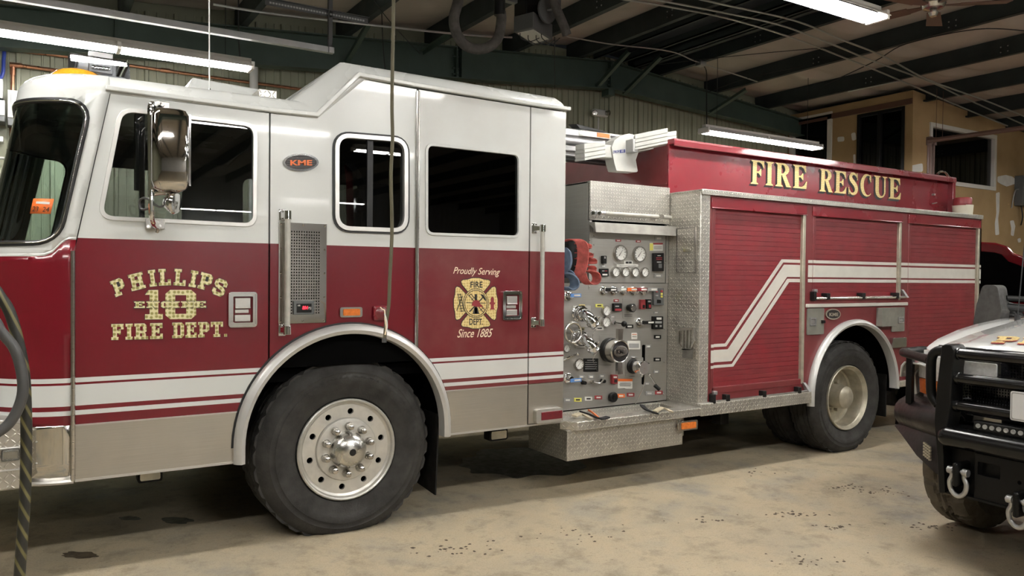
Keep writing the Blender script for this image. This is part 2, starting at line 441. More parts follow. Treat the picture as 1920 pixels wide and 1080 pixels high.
M['mirror_black'] = mat('dusty_black_plastic', (.030, .030, .030), .6, var=.3, vs=30, dust=.08)
M['headlamp'] = mat('headlamp_lens', (.70, .70, .68), .12, .0, coat=.8, var=.2, vs=40)
M['maroon'] = mat('dark_red_car_paint', (.16, .008, .012), .15, coat=.8)
M['cardboard'] = mat('cardboard', (.38, .26, .15), .8)
M['bucket_white'] = mat('translucent_white_plastic', (.62, .58, .46), .5)
M['led_red'] = emis('red_display', (1, .02, .04), 1.5)
M['led_green'] = emis('green_indicator', (.1, 1, .3), 2.0)
M['plate_white'] = mat('licence_plate', (.60, .60, .60), .4)
M['led_tray'] = mat('pale_reflector', (.62, .63, .65), .45)
M['seat'] = mat('dark_seat_vinyl', (.035, .037, .038), .6)
M['belt'] = mat('red_belt_webbing', (.20, .015, .02), .7)
# striped hose: black with a twisted yellow-green stripe
def striped():
    m, nt, p, o = nodes('striped_cable_jacket'); sp = N(nt, 'ShaderNodeSeparateXYZ'); nt.links.new(coord(nt), sp.inputs[0])
    v = N(nt, 'ShaderNodeTexWave'); v.inputs['Scale'].default_value = 10; v.inputs['Distortion'].default_value = 0
    mp = N(nt, 'ShaderNodeMapping'); mp.inputs['Rotation'].default_value = (0, R(24), 0); nt.links.new(coord(nt), mp.inputs[0]); nt.links.new(mp.outputs[0], v.inputs[0])
    nt.links.new(ramp(nt, v.outputs[1], [(.70, (.016, .016, .013)), (.92, (.13, .115, .045))]), p.inputs['Base Color']); p.inputs['Roughness'].default_value = .5; return m
M['striped'] = striped()
# floor: worn tan concrete with grey patches, grit and dark stains
def floorm():
    m, nt, p, o = nodes('worn_concrete'); c = coord(nt)
    a = ramp(nt, noise(nt, .9, 8, c, .62), [(.34, (.255, .245, .215)), (.44, (.40, .345, .25)), (.56, (.46, .385, .265)), (.68, (.37, .33, .255))])
    def mult(x, fac, y):
        q = N(nt, 'ShaderNodeMix', data_type='RGBA', blend_type='MULTIPLY'); q.inputs[0].default_value = fac
        nt.links.new(x, q.inputs[6]); nt.links.new(y, q.inputs[7]); return q.outputs[2]
    b = ramp(nt, noise(nt, 4.5, 9, c, .72), [(.33, (.55, .54, .52)), (.5, (1, 1, 1)), (.7, (1.0, .97, .92))])
    a = mult(a, .8, b)
    mp = N(nt, 'ShaderNodeMapping'); mp.inputs['Scale'].default_value = (1.0, 2.4, 1); mp.inputs['Rotation'].default_value = (0, 0, .5); nt.links.new(c, mp.inputs[0])
    g = ramp(nt, noise(nt, 21, 8, mp.outputs[0], .78), [(.33, (.30, .26, .20)), (.41, (1, 1, 1))])
    k = ramp(nt, noise(nt, 1.7, 4, c, .6), [(.42, (0, 0, 0)), (.58, (1, 1, 1))])
    q = N(nt, 'ShaderNodeMix', data_type='RGBA', blend_type='MULTIPLY'); nt.links.new(k, q.inputs[0]); nt.links.new(a, q.inputs[6]); nt.links.new(g, q.inputs[7])
    a = q.outputs[2]
    a = mult(a, .55, ramp(nt, noise(nt, 120, 3, c, .6), [(.3, (.6, .58, .55)), (.5, (1, 1, 1))]))
    st = ramp(nt, noise(nt, 1.3, 3, c, .4), [(.24, (.30, .27, .24)), (.33, (1, 1, 1))])
    mul3 = N(nt, 'ShaderNodeMix', data_type='RGBA', blend_type='MULTIPLY'); mul3.inputs[0].default_value = .7
    nt.links.new(a, mul3.inputs[6]); nt.links.new(st, mul3.inputs[7])
    nt.links.new(mul3.outputs[2], p.inputs['Base Color']); 
    nt.links.new(ramp(nt, noise(nt, 2, 5, c), [(.3, (.45,)*3), (.7, (.75,)*3)]), p.inputs['Roughness'])
    nt.links.new(bumpn(nt, noise(nt, 40, 6, c, .7), .25, .006), p.inputs['Normal']); return m
M['floor'] = floorm()
# ---------------------------------------------------------------- the building
RX, RZ, RS = 5.97, 4.90, 0.083                  # ridge position, underside of purlins at the ridge, roof slope
def zroof(x): return RZ - RS*abs(x-RX)
YB = 5.2; XL, XR, YN = -7.5, 15.5, -24.0
mb = MB()
rows = [[(x, y, fz(x)) for x in (XL-.2, -2, 0, 3, 6, 9, XR+.2)] for y in (YN-.2, -5, -2, 0, 2, YB+.2)]
mb.grid(rows, sm=False); struct('floor', mb, M['floor'])
def siding(x0, x1, y, z0, ztop, name, m, facing=-1, axis='x'):
    mb = MB(); prof = []; x = x0; d = .032*facing
    while x < x1:
        for a, b in ((0, 0), (.075, 0), (.079, .35), (.095, .35), (.099, 0), (.175, 0), (.179, .35), (.195, .35), (.199, 0), (.252, 0), (.262, 1), (.294, 1), (.304, 0)):
            if x+a <= x1: prof.append((x+a, y+d*b))
        x += .305
    lo = []; hi = []
    for a, b in prof:
        lo.append((a, b, z0) if axis == 'x' else (b, a, z0)); hi.append((a, b, ztop(a) if callable(ztop) else ztop) if axis == 'x' else (b, a, ztop))
    mb.grid([lo, hi], sm=False)
    e = .06*-facing
    mb.box(x0, x1, y+e*.15, y+e, z0, (max(ztop(x0), ztop(x1), ztop(RX)) if callable(ztop) else ztop)) if axis == 'x' else mb.box(y+e*.15, y+e, x0, x1, z0, ztop)
    struct(name, mb, m, angle=20)
siding(XL, XR, YB, -.3, lambda x: zroof(x)+.15, 'wall_back', M['siding'])
siding(XL, XR, YN, -.3, lambda x: zroof(x)+.15, 'wall_front', M['siding_white'], facing=1)
siding(YN, YB, XL, -.3, 4.2, 'wall_left', M['siding'], facing=1, axis='y')
siding(YN, YB, XR, -.3, 4.5, 'wall_right', M['siding'], facing=-1, axis='y')
# roof deck, purlins, sagging insulation between them
purl = [-7.2, -5.9, -4.65, -3.4, -2.1, -.8, .45, 1.7, 2.95, 4.2, 5.35, 6.58, 7.02, 8.3, 9.6, 10.9, 12.2, 13.5, 14.8]
mb = MB()
for a, b in ((XL, RX), (RX, XR)):
    za, zb = zroof(a)+.30, zroof(b)+.30
    mb.hexa([(a, YN, za), (b, YN, zb), (b, YB, zb), (a, YB, za)], [(a, YN, za+.04), (b, YN, zb+.04), (b, YB, zb+.04), (a, YB, za+.04)])
struct('ceiling', mb, M['navy'])
for i, x in enumerate(purl):
    mb = MB(); z = zroof(x); s = 1 if x < RX else -1
    mb.box(x-.004, x+.004, YN, YB, z, z+.26); mb.box(x, x+.075*s, YN, YB, z, z+.006); mb.box(x, x-.075*s, YN, YB, z+.254, z+.26)
    mb.box(x+.071*s, x+.075*s, YN, YB, z, z+.025)
    for yy in (-4.6, -1.2, .9, 2.9):
        for dz in (.07, .14):
            for dy in (0, .09): mb.cyl((x-.011, yy+dy, z+dz), (x+.011, yy+dy, z+dz), .010, n=6, m=1)
    struct('purlin_beam', mb, [M['purlin'], M['galv']])
rnd = random.Random(3)
for i in range(len(purl)-1):
    a, b = purl[i], purl[i+1]
    if 5.3 < a < 6.9: continue
    mb = MB(); rows = []; NY = 560; NX = 14; ph = rnd.random()*6
    for j in range(NY+1):
        y = YN + (YB-.02-YN)*j/NY; row = []
        loc = (y % 1.55)/1.55
        for k in range(NX+1):
            t = k/NX; x = a+.01+(b-a-.02)*t
            sag = .055*sin(pi*t)**.8*(1-.18*abs(cos(pi*loc))**6) + .010*sin(ph+7*loc+5*t)*sin(pi*t) - .052*sin(pi*t)*math.exp(-((loc-.12-.12*sin(pi*t))/.055)**2) + .045*sin(pi*t)*math.exp(-((loc-.23-.15*sin(pi*t))/.06)**2) - .03*sin(pi*t)*math.exp(-((loc-.62+.10*sin(pi*t*1.5))/.06)**2)
            if y > YB-.75: sag *= max(.0, (YB-y)/.75)**.5
            row.append((x, y, zroof(x)+.255-sag))
        rows.append(row)
    mb.grid(rows); o = struct('ceiling', mb, M['insul'])
mb = MB(); rows = [[(x, y, zroof(x)+.20) for x in (5.35, RX, 6.58, 7.02)] for y in (YN, YB-.02)]
mb.grid(rows, sm=False); struct('ceiling', mb, M['navy'])
# thin liner straps running along the ridge bay, as seen from below
for x in (5.62, 6.12, 6.42):
    mb = MB(); mb.box(x-.018, x+.018, YN, YB-.35, zroof(x)-.02, zroof(x)); mb.box(x-.018, x-.014, YN, YB-.35, zroof(x)-.02, zroof(x)+.08); struct('trim_ridge', mb, M['purlin'])
# rigid frames: tapered I-beams rising to the ridge, one just before the back wall, one behind the camera
def frame(y, name='rafter_beam'):
    d = lambda x: .41 if x <= RX else .41-.030*(x-RX)
    bot = lambda x: zroof(x)-.03-d(x); top = lambda x: zroof(x)-.01
    xs = [XL+.3, -4, -1.9, .64, 3.2, RX, 8, 10.4, XR-.3]
    mb = MB()
    for a, b in zip(xs, xs[1:]):
        for (z0a, z1a, z0b, z1b, hw) in ((bot(a)+.012, top(a)-.012, bot(b)+.012, top(b)-.012, .005), (bot(a), bot(a)+.014, bot(b), bot(b)+.014, .09), (top(a)-.014, top(a), top(b)-.014, top(b), .09)):
            mb.hexa([(a, y-hw, z0a), (b, y-hw, z0b), (b, y+hw, z0b), (a, y+hw, z0a)], [(a, y-hw, z1a), (b, y-hw, z1b), (b, y+hw, z1b), (a, y+hw, z1a)])
    for x in (-.85, 3.28, 3.36, RX-.01, RX+.01):
        mb.box(x-.006, x+.006, y-.085, y+.085, bot(x)+.01, top(x)-.01)
    for x in (3.28, RX):
        for dz in (.06, .14, .3): 
            mb.cyl((x-.05, y-.045, bot(x)+dz), (x+.05, y-.045, bot(x)+dz), .012, n=6)
    mb.box(RX-.06, RX+.06, y-.085, y+.085, bot(RX)-.10, bot(RX)+.01)
    struct(name, mb, M['green_steel'])
YF = 4.95
frame(YF); frame(-2.6)
# flange braces from frame to purlins
def brace(p0, p1, wd=.05, name='brace_beam', m='green_steel'):
    mb = MB(); p0 = Vector(p0); p1 = Vector(p1); t = (p1-p0).normalized(); a = t.cross(Vector((0,1,0)))
    a = a.normalized() if a.length > .1 else Vector((1,0,0)); b = t.cross(a)
    q = [a*(wd/2)+b*.003, a*(-wd/2)+b*.003, a*(-wd/2)-b*.003, a*(wd/2)-b*.003]
    mb.hexa([p0+k for k in q], [p1+k for k in q])
    q = [a*(wd/2)+b*.003, a*(wd/2-.006)+b*.003, a*(wd/2-.006)-b*wd, a*(wd/2)-b*wd]
    mb.hexa([p0+k for k in q], [p1+k for k in q]); return struct(name, mb, M[m])
for (u0, v0, u1, v1, x) in ((650, 120, 693, 45, 1.72), (1120, 165, 1180, 98, 5.6), (1170, 178, 1240, 108, 6.5), (1330, 215, 1400, 170, 8.2), (790, 95, 840, 62, 2.95)):
    p0 = at(u0, v0, Y=YF-.05); p1 = at(u1, v1, Y=YF-.75); brace(p0, p1, .055)
# ---------------------------------------------------------------- the plywood room on the right
XM = at(1478, 240, Y=YB).x; YC = at(1712, 180, X=XM).y
zt = lambda y: zroof(XM)+.1
mb = MB()
wins = []
w1 = [SX(1488, 231, XM), SX(1553, 216, XM), SX(1553, 330, XM), SX(1488, 330, XM)]
w2 = [SX(1611, 216, XM), SX(1710, 200, XM), SX(1710, 335, XM), SX(1611, 335, XM)]
def rectf(q): ys = [p[0] for p in q]; zs = [p[1] for p in q]; return (min(ys), max(ys), min(zs), max(zs))
def R4(r): return [(r[0], r[2]), (r[1], r[2]), (r[1], r[3]), (r[0], r[3])]
r1 = rectf(w1); r2 = rectf(w2); r2 = (max(r2[0], YC+.16), r2[1]+.0, r2[2], SX(1660, 209, XM)[1]); r1 = (r1[0], r1[1], r1[2]-.1, SX(1520, 224, XM)[1])
fX = lambda a, b, c: (c, a, b)
zw = zroof(XM)+.12
for ya_, yb_, za_, zb_ in ((YC+.112, r2[0], -.3, zw), (r2[0], r2[1], -.3, r2[2]), (r2[0], r2[1], r2[3], zw), (r2[1], r1[0], -.3, zw), (r1[0], r1[1], -.3, r1[2]), (r1[0], r1[1], r1[3], zw), (r1[1], YB, -.3, zw)): mb.box(XM, XM+.11, ya_, yb_, za_, zb_)
struct('wall_mezzanine', mb, M['osb'])
r3 = [S(1745, 236, YC), S(1865, 258, YC), S(1862, 356, YC), S(1745, 333, YC)]
x0 = (r3[0][0]+r3[3][0])/2; x1 = (r3[1][0]+r3[2][0])/2; z1 = (r3[0][1]+r3[1][1])/2; z0 = (r3[2][1]+r3[3][1])/2
mb = MB(); mb.plate([(XM, -.3), (XR, -.3), (XR, zroof(XR)+.12), (XM, zroof(XM)+.12)], [[(x0, z0), (x1, z0), (x1, z1), (x0, z1)]], YC, YC+.11)
struct('wall_right', mb, M['osb'])
mb = MB(); mb.box(XM-.012, XM+.03, YC-.012, YC+.03, 0, zroof(XM)-.02); struct('trim_corner', mb, M['osb'])
mb = MB(); a = zroof(XM)-.01; mb.box(XM-.03, XM, YC, YB-.03, a-.09, a); struct('trim_eave', mb, M['frame_dark'])
def wframe(r, wd, c0, c1, fn, m, name, mull=None, glass='glass_dark'):
    mb = MB(); O = R4((r[0]-wd, r[1]+wd, r[2]-wd, r[3]+wd)); mb.plate(O, [R4((r[0]+.02, r[1]-.02, r[2]+.02, r[3]-.02))], c0, c1, fn)
    if mull: mb.plate(R4((mull-.03, mull+.03, r[2], r[3])), (), c0, c1, fn)
    o = struct(name, mb, m, bevel=.004)
    mb = MB(); mb.plate(R4(r), (), c1-.02, c1-.014, fn); g = mb.build('window_glass', M[glass], o); g['kind'] = 'structure'; return o
wframe(r1, .07, XM-.03, XM+.06, fX, M['frame_white'], 'window_1')
wframe(r2, .03, XM-.02, XM+.06, fX, M['black'], 'window_2', mull=(r2[0]+r2[1])/2+.02)
wframe((x0, x1, z0, z1), .05, YC-.025, YC+.06, None, M['frame_white'], 'window_3')
# inside the plywood room: back surfaces that keep the windows dark, boxes on the sill
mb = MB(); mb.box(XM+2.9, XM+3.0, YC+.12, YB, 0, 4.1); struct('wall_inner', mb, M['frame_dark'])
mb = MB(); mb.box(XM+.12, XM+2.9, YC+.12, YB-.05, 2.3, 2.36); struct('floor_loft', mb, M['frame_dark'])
wx = lambda u, v, dy: at(u, v, Y=YC+dy)
def carton(u0, v0, u1, v1, dy, label):
    p = wx(u0, v0, dy); q = wx(u1, v1, dy); mb = MB(); zs_ = z0-.018; mb.box(p.x, q.x, p.y, p.y+.3, zs_, p.z); mb.box(p.x+.06, q.x-.1, p.y-.004, p.y, q.z+.12, p.z-.03, 1)
    tag(mb.build('carton', [M['cardboard'], M['paper']], None, .004), label, 'box')
carton(1824, 310, 1856, 353, .25, 'cardboard carton with a white label behind the right plywood-room window')
carton(1780, 322, 1800, 345, .35, 'smaller dim cardboard carton at the left end of the right plywood-room window')
mb = MB(); p0 = wx(1770, 338, .2); p1 = wx(1860, 353, .2); mb.box(p0.x-.2, p1.x+.2, YC+.12, YC+.65, z0-.1, z0-.02); struct('trim_sill', mb, M['frame_white'])
# joint compound smears
def smear(pts, name='trim_joint_compound', Y=None, X=None, rx=1):
    mb = MB()
    if X is not None: mb.prism(rp([SX(u, v, X) for u, v in pts], .03), X-.006, X-.001, fX)
    else: mb.prism(rp(px(pts, Y), .03), Y-.006, Y-.001)
    struct(name, mb, M['mud'])
smear([(1867, 362), (1874, 360), (1873, 395), (1871, 410), (1873, 440), (1866, 441), (1865, 420), (1868, 400)], Y=YC)
smear([(1870, 331), (1885, 328), (1897, 331), (1904, 336), (1902, 345), (1887, 350), (1876, 345), (1870, 341)], Y=YC)
smear([(1893, 414), (1900, 413), (1903, 424), (1900, 443), (1895, 441), (1896, 428)], Y=YC)
smear([(1907, 448), (1913, 446), (1914, 454), (1909, 455)], Y=YC)
smear([(1570, 257), (1583, 256), (1583, 265), (1571, 266)], X=XM)
smear([(1596, 250), (1604, 248), (1606, 262), (1598, 264)], X=XM)
smear([(1600, 290), (1604, 289), (1605, 315), (1601, 315)], X=XM)
smear([(1706, 311), (1730, 306), (1731, 322), (1706, 322)], X=XM)
# brown pipe in front of the room
t = thing('sprinkler_pipe', 'brown painted pipe running level to a drop in front of the plywood room', 'pipe', tuple(at(1740, 262, Y=YC-.5)))
a = at(1741, 264, Y=YC-.5); b = at(1925, 239, Y=YC-1.9)
mb = MB(); mb.tube([a, b], .035, 10); mb.build('level_pipe', M['iron_pipe'], t)
for du in (-.0, .10):
    mb = MB(); mb.cyl((a.x+du+.03, a.y, a.z+.02), (a.x+du+.03, a.y, fz(a.x)+.0), .033 if du == 0 else .026, n=10); mb.cyl((a.x+du+.03, a.y, a.z-.06), (a.x+du+.03, a.y, a.z+.06), .05, n=10); mb.build('drop_pipe', M['iron_pipe'], t)
for uu, vv in ((1755, 150), (1767, 160)):
    p = at(uu, 262, Y=YC-.5); mb = MB(); mb.cyl(p, (p.x, p.y, zroof(p.x)), .004, n=6); mb.build('hanger_rod', M['iron_pipe'], t)
# electrical cabinet at the right edge
p = at(1904, 330, Y=YC-.02); q = at(1960, 392, Y=YC-.02)
t = thing('electrical_cabinet', 'grey electrical cabinet with a hanging cable on the tan wallboard', 'cabinet', (p.x, YC, q.z))
mb = MB(); mb.box(p.x, q.x, YC-.16, YC-.003, q.z, p.z); mb.build('case', M['greybox'], t, .006)
mb = MB(); mb.box(p.x+.03, q.x-.03, YC-.175, YC-.16, q.z+.03, p.z-.03); d = mb.build('door', M['greybox'], t, .004)
mb = MB(); mb.tube(curve3([(p.x+.1, YC-.08, q.z), (p.x+.12, YC-.1, q.z-.2), (p.x+.2, YC-.04, q.z-.35)]), .012); mb.build('cable', M['wire'], t)
mb = MB(); mb.tube(curve3([(p.x, YC-.08, p.z-.25), (p.x-.1, YC-.06, p.z-.3), (p.x-.12, YC-.02, p.z-.6)]), .012); mb.build('cable', M['conduit'], t)
# ---------------------------------------------------------------- strip lights hung from the purlins
def strip(name, x0, x1, y, z, label, segs=2, wide=.25):
    t = thing(name, label, 'light', ((x0+x1)/2, y, z), group='fluorescent strip lights')
    mb = MB(); mb.plate([(y-wide/2, z+.018), (y-.035, z+.085), (y+.035, z+.085), (y+wide/2, z+.018), (y+wide/2-.004, z+.012), (y+.03, z+.07), (y-.03, z+.07), (y-wide/2+.004, z+.012)], (), x0, x1, lambda a, b, c: (c, a, b))
    mb.build('reflector', M['fixture'], t)
    mb = MB(); mb.box(x0, x1, y-.035, y+.035, z+.07, z+.115); mb.build('channel', M['fixture'], t, .003)
    L = (x1-x0)/segs
    for k in range(segs):
        for dy in (-.06, .06):
            mb = MB(); mb.cyl((x0+k*L+.03, y+dy, z+.012), (x0+(k+1)*L-.03, y+dy, z+.012), .021, n=8)
            mb.build('tube', M['tube'], t)
    for k in range(segs+1):
        mb = MB(); xx = x0+k*L; mb.box(xx-.018, xx+.018, y-.10, y+.10, z-.008, z+.07); mb.build('lamp_holder', M['fixture'], t, .004)
    for xx in (x0+.25, x1-.25):
        mb = MB(); mb.tube([(xx, y, z+.11), (xx, y, zroof(xx)+.01)], .004, 5); mb.build('hanger_chain', M['wire'], t)
    return t
ZL = 3.66; YA = 3.78
strip('strip_light', at(470, 136, Y=YA).x-2.44, at(470, 136, Y=YA).x, YA, ZL, 'long strip light hanging above the cab roof and its light bar')
xb = at(1320, 245, Y=3.35).x; strip('strip_light', xb, xb+2.5, 3.35, ZL-.06, 'strip light beyond the red hose bed, in front of the plywood room')
xc = at(1645, 40, Y=-.55).x; strip('strip_light', xc-2.44, xc, -.55, at(1645, 40, Y=-.55).z, 'bright strip light hung beside the ceiling fan under the white insulation', segs=1)
zc = at(1645, 40, Y=-.55).z
for x0, ln, y, z, lab in ((-3.9, 2.44, -.55, zc, 'strip light above the open floor before the cab front'), (8.9, 2.44, -.55, zc, 'strip light over the bay behind the pickup'),
    (-3.6, 2.44, -4.0, 3.72, 'strip light over the near aisle, first of its row from the left'), (.2, 2.44, -4.0, 3.72, 'strip light over the near aisle, second of its row from the left'), (4.2, 2.44, -4.0, 3.72, 'strip light over the near aisle, third of its row from the left'), (8.6, 2.44, -4.0, 3.72, 'strip light over the near aisle, last of its row'),
    (0.0, 2.30, -7.2, 3.7, 'strip light over the middle bays behind the camera, left one'), (3.1, 1.3, -8.3, 3.7, 'short strip light over the middle bays behind the camera'),
    (4.6, 2.44, -18.0, 3.7, 'strip light in the deep bays far behind the camera, right one'), (1.9, 3.2, -22.0, 3.6, 'long strip light in the deepest bay behind the camera')):
    strip('strip_light', x0, x0+ln, y, z, lab)
# ---------------------------------------------------------------- things on the back wall and under the roof
def onwall(u, v, d=.075): return at(u, v, Y=YB-d)
t = thing('emergency_light', 'white two-headed emergency light on the olive siding above the pump', 'light', tuple(onwall(1125, 212)))
p = onwall(1111, 204); q = onwall(1137, 221); mb = MB(); mb.box(p.x, q.x, YB-.13, YB-.04, q.z, p.z); mb.build('case', M['whitebox'], t, .02)
for uu in (1115, 1139):
    c = onwall(uu, 212, .15); mb = MB(); mb.lathe([(0, -.03), (.032, -.03), (.046, .03), (.040, .036), (0, .03)], c, (-.6 if uu < 1120 else .6, -1, -.2), 14); mb.build('lamp_head', M['chrome_dull'], t)
mb = MB(); a = onwall(1124, 220); mb.cyl((a.x, YB-.05, a.z), (a.x, YB-.05, a.z-1.2), .012, n=6); mb.build('conduit', M['whitebox'], t)
# copper air line
t = thing('copper_pipe', 'copper pipe along the olive siding above the cab', 'pipe', tuple(onwall(0, 88)))
mb = MB(); mb.tube([onwall(-60, 82), onwall(126, 106), onwall(260, 125), onwall(420, 148), onwall(600, 172)], .018, 8); mb.build('run', M['copper'], t)
for uu, vv in ((310, 132), (70, 98)):
    c = onwall(uu, vv); mb = MB(); mb.cyl((c.x-.05, c.y, c.z), (c.x+.05, c.y, c.z), .025, n=10); mb.build('coupling', M['copper'], t)
t = thing('copper_pipe', 'lower copper pipe bent down into the white wall box', 'pipe', tuple(onwall(24, 125)))
mb = MB(); k = [onwall(160, 139), onwall(60, 126), onwall(32, 122), onwall(25, 124), onwall(24, 132), onwall(23, 172)]; mb.tube(curve3(k, 4), .019, 8); mb.build('run', M['copper'], t)
mb = MB(); c = onwall(31, 122); mb.cyl((c.x-.06, c.y, c.z-.005), (c.x+.05, c.y, c.z), .026, n=10); c = onwall(24, 130); mb.cyl((c.x, c.y, c.z-.06), (c.x, c.y, c.z+.02), .026, n=10); mb.build('elbow', M['copper'], t)
mb = MB(); mb.tube([onwall(22, 240, .06), onwall(20, 330, .06)], .019, 8); mb.build('run', M['copper'], t)
def wallbox(u0, v0, u1, v1, dep, vs, label, name='wall_cabinet'):
    p = at(u0, v0, Y=YB-dep); q = at(u1, v1, Y=YB-dep); s = at(u0, vs, Y=YB-dep).z
    t = thing(name, label, 'cabinet', (p.x, YB, q.z), group='wall boxes on the olive siding')
    mb = MB(); mb.box(p.x, q.x, YB-dep, YB-.035, q.z, s); mb.build('lower_case', M['greybox'], t, .006)
    mb = MB(); mb.box(p.x, q.x, YB-dep-.01, YB-.035, s, p.z); mb.build('case', M['whitebox'], t, .006)
    mb = MB(); mb.box(p.x+.03, q.x-.03, YB-dep-.022, YB-dep-.01, s+.03, p.z-.03); mb.build('door', M['whitebox'], t, .004)
wallbox(14, 168, 62, 239, .22, 220, 'white wall box with grey base under the bent copper pipe, beside the windshield')
wallbox(-40, 183, 9, 228, .30, 212, 'white wall box with a deep grey base beside the bracketed siding seam')
wallbox(-40, 143, 6, 182, .16, 180, 'small pale wall box directly above the box with the deep grey base')
mb = MB(); mb.tube(curve3([onwall(-30, 160, .13), onwall(2, 145, .13), onwall(7, 110, .12), onwall(8, 92, .11)]), .018, 8)
tag(mb.build('air_hose', mat('blue_air_hose', (.03, .06, .35), .4)), 'blue air hose hanging in front of the copper pipe', 'hose')
mb = MB(); mb.tube([onwall(-40, 295, .1), onwall(14, 297, .1)], .014, 8); tag(mb.build('conduit', M['conduit']), 'short pale conduit on the siding left of the windshield', 'conduit')
mb = MB(); p = onwall(-40, 255); q = onwall(7, 260); mb.box(p.x, q.x, YB-.2, YB-.04, q.z-.05, p.z); tag(mb.build('wall_bracket', M['galv'], None, .005), 'grey bracket on the siding under the stacked wall boxes', 'bracket')
# downspout-like white post under the light end
p = at(476, 122, Y=YB-.17); mb = MB(); mb.cyl((p.x, p.y, p.z+.05), (p.x, p.y, fz(p.x)), .05, n=12); tag(mb.build('vent_pipe', M['whitebox']), 'white vertical pipe behind the cab roof at the end of the long strip light', 'pipe')
mb = MB(); mb.tube([at(200, 118, Y=YB-.07), at(0, 96+4, Y=YB-.07)], .02, 6)
mb = MB(); z = onwall(0, 107).z
# overhead door track with its slotted-angle hangers
ytr = 3.0; a = at(625, 101, Y=ytr); ztr = a.z
t = thing('door_track', 'long galvanised overhead door track hung before the green beam', 'track', (a.x, ytr, ztr))
mb = MB(); mb.plate([(ytr-.03, ztr-.0), (ytr+.03, ztr), (ytr+.03, ztr+.055), (ytr+.02, ztr+.055), (ytr+.02, ztr+.006), (ytr-.024, ztr+.006), (ytr-.024, ztr+.055), (ytr-.03, ztr+.055)], (), -4.5, a.x, lambda p, q, c: (c, p, q)); mb.build('rail', M['galv'], t)
b = at(630, 30, Y=ytr); mb = MB(); mb.box(a.x-.06, a.x-.01, ytr-.003, ytr+.003, ztr, zroof(a.x)-.1); mb.box(a.x-.06, a.x-.055, ytr-.04, ytr, ztr, zroof(a.x)-.1); mb.build('hanger', M['perf'], t)
p0 = at(497, 8, Y=ytr); p1 = at(690, 35, Y=ytr); zz = (p0.z+p1.z)/2
mb = MB(); mb.box(p0.x, p1.x, ytr-.003, ytr+.003, zz-.03, zz+.03); mb.box(p0.x, p1.x, ytr-.04, ytr, zz+.025, zz+.03)
for k in range(34): 
    xx = p0.x+.05+(p1.x-p0.x-.1)*k/33; mb.box(xx-.010, xx+.010, ytr-.0045, ytr+.0045, zz-.012, zz+.006, 1)
mb.build('cross_angle', [M['perf'], M['galv']], t)
# garage door opener
oy = 2.6
t = thing('door_opener', 'grey overhead door opener with a drive wheel under the roof', 'opener', tuple(at(1000, 50, Y=oy)))
pa = at(963, 60, Y=oy); pb = at(1037, 60, Y=oy+.0); 
c0 = at(990, 22, Y=oy); c1 = at(990, 58, Y=oy)
mb = MB(); zt_, zb_ = c0.z, c1.z
q = [at(963, 58, Y=oy+.12), at(1000, 64, Y=oy-.13), at(1036, 54, Y=oy+.10), at(1000, 45, Y=oy+.4)]
mb.hexa([(p.x, p.y, zb_) for p in q], [(p.x, p.y, zb_+.17) for p in q]); mb.build('case', M['opener'], t, .008)
mb = MB(); ctr = sum((Vector((p.x, p.y, 0)) for p in q), Vector())/4
mb.hexa([(ctr.x+(p.x-ctr.x)*.8, ctr.y+(p.y-ctr.y)*.8, zb_-.006) for p in q], [(ctr.x+(p.x-ctr.x)*.8, ctr.y+(p.y-ctr.y)*.8, zb_+.001) for p in q]); mb.build('instruction_sheet', M['paper'], t)
mb = MB(); mb.box(ctr.x-.13, ctr.x+.12, ctr.y-.05, ctr.y+.2, zb_+.17, zb_+.5); mb.build('motor_housing', M['black'], t, .01)
w0 = at(1025, 20, Y=oy-.12); mb = MB(); mb.lathe([(0, -.03), (.03, -.03), (.03, -.02), (.125, -.02), (.135, -.01), (.135, .012), (.12, .02), (0, .02)], w0, (.25, -1, 0), 26); mb.build('drive_wheel', M['opener'], t)
mb = MB(); mb.cyl(w0, w0+Vector((.03, -.09, -.0)), .018, n=10); mb.build('wheel_hub', M['galv'], t)
mb = MB(); p = at(980, 8, Y=oy+.3); mb.box(p.x-3.2, p.x+.15, oy+.25, oy+.32, p.z-.02, p.z+.03); mb.build('drive_rail', M['galv'], t)
for k, (u0, v0) in enumerate(((975, 62), (990, 66), (1005, 66), (1015, 62))):
    p = at(u0, v0, Y=oy); mb = MB(); mb.tube(curve3([p, p+Vector((.03, .02, -.05)), p+Vector((.14, .0, -.065-.01*k)), p+Vector((.25, .0, -.01))], 6), .005, 5); mb.build('wire', M['wire'], t)
for dx in (-.1, .1):
    mb = MB(); mb.box(ctr.x+dx-.015, ctr.x+dx+.015, ctr.y+.03, ctr.y+.06, zb_+.45, zroof(ctr.x)+.1); mb.build('hanger', M['perf'], t)
mb = MB(); mb.tube([at(1040, 70, Y=oy), at(1040, 115, Y=oy+.6), at(1040, 165, Y=oy+1.8)], .006, 5); mb.build('control_cable', M['wire'], t)
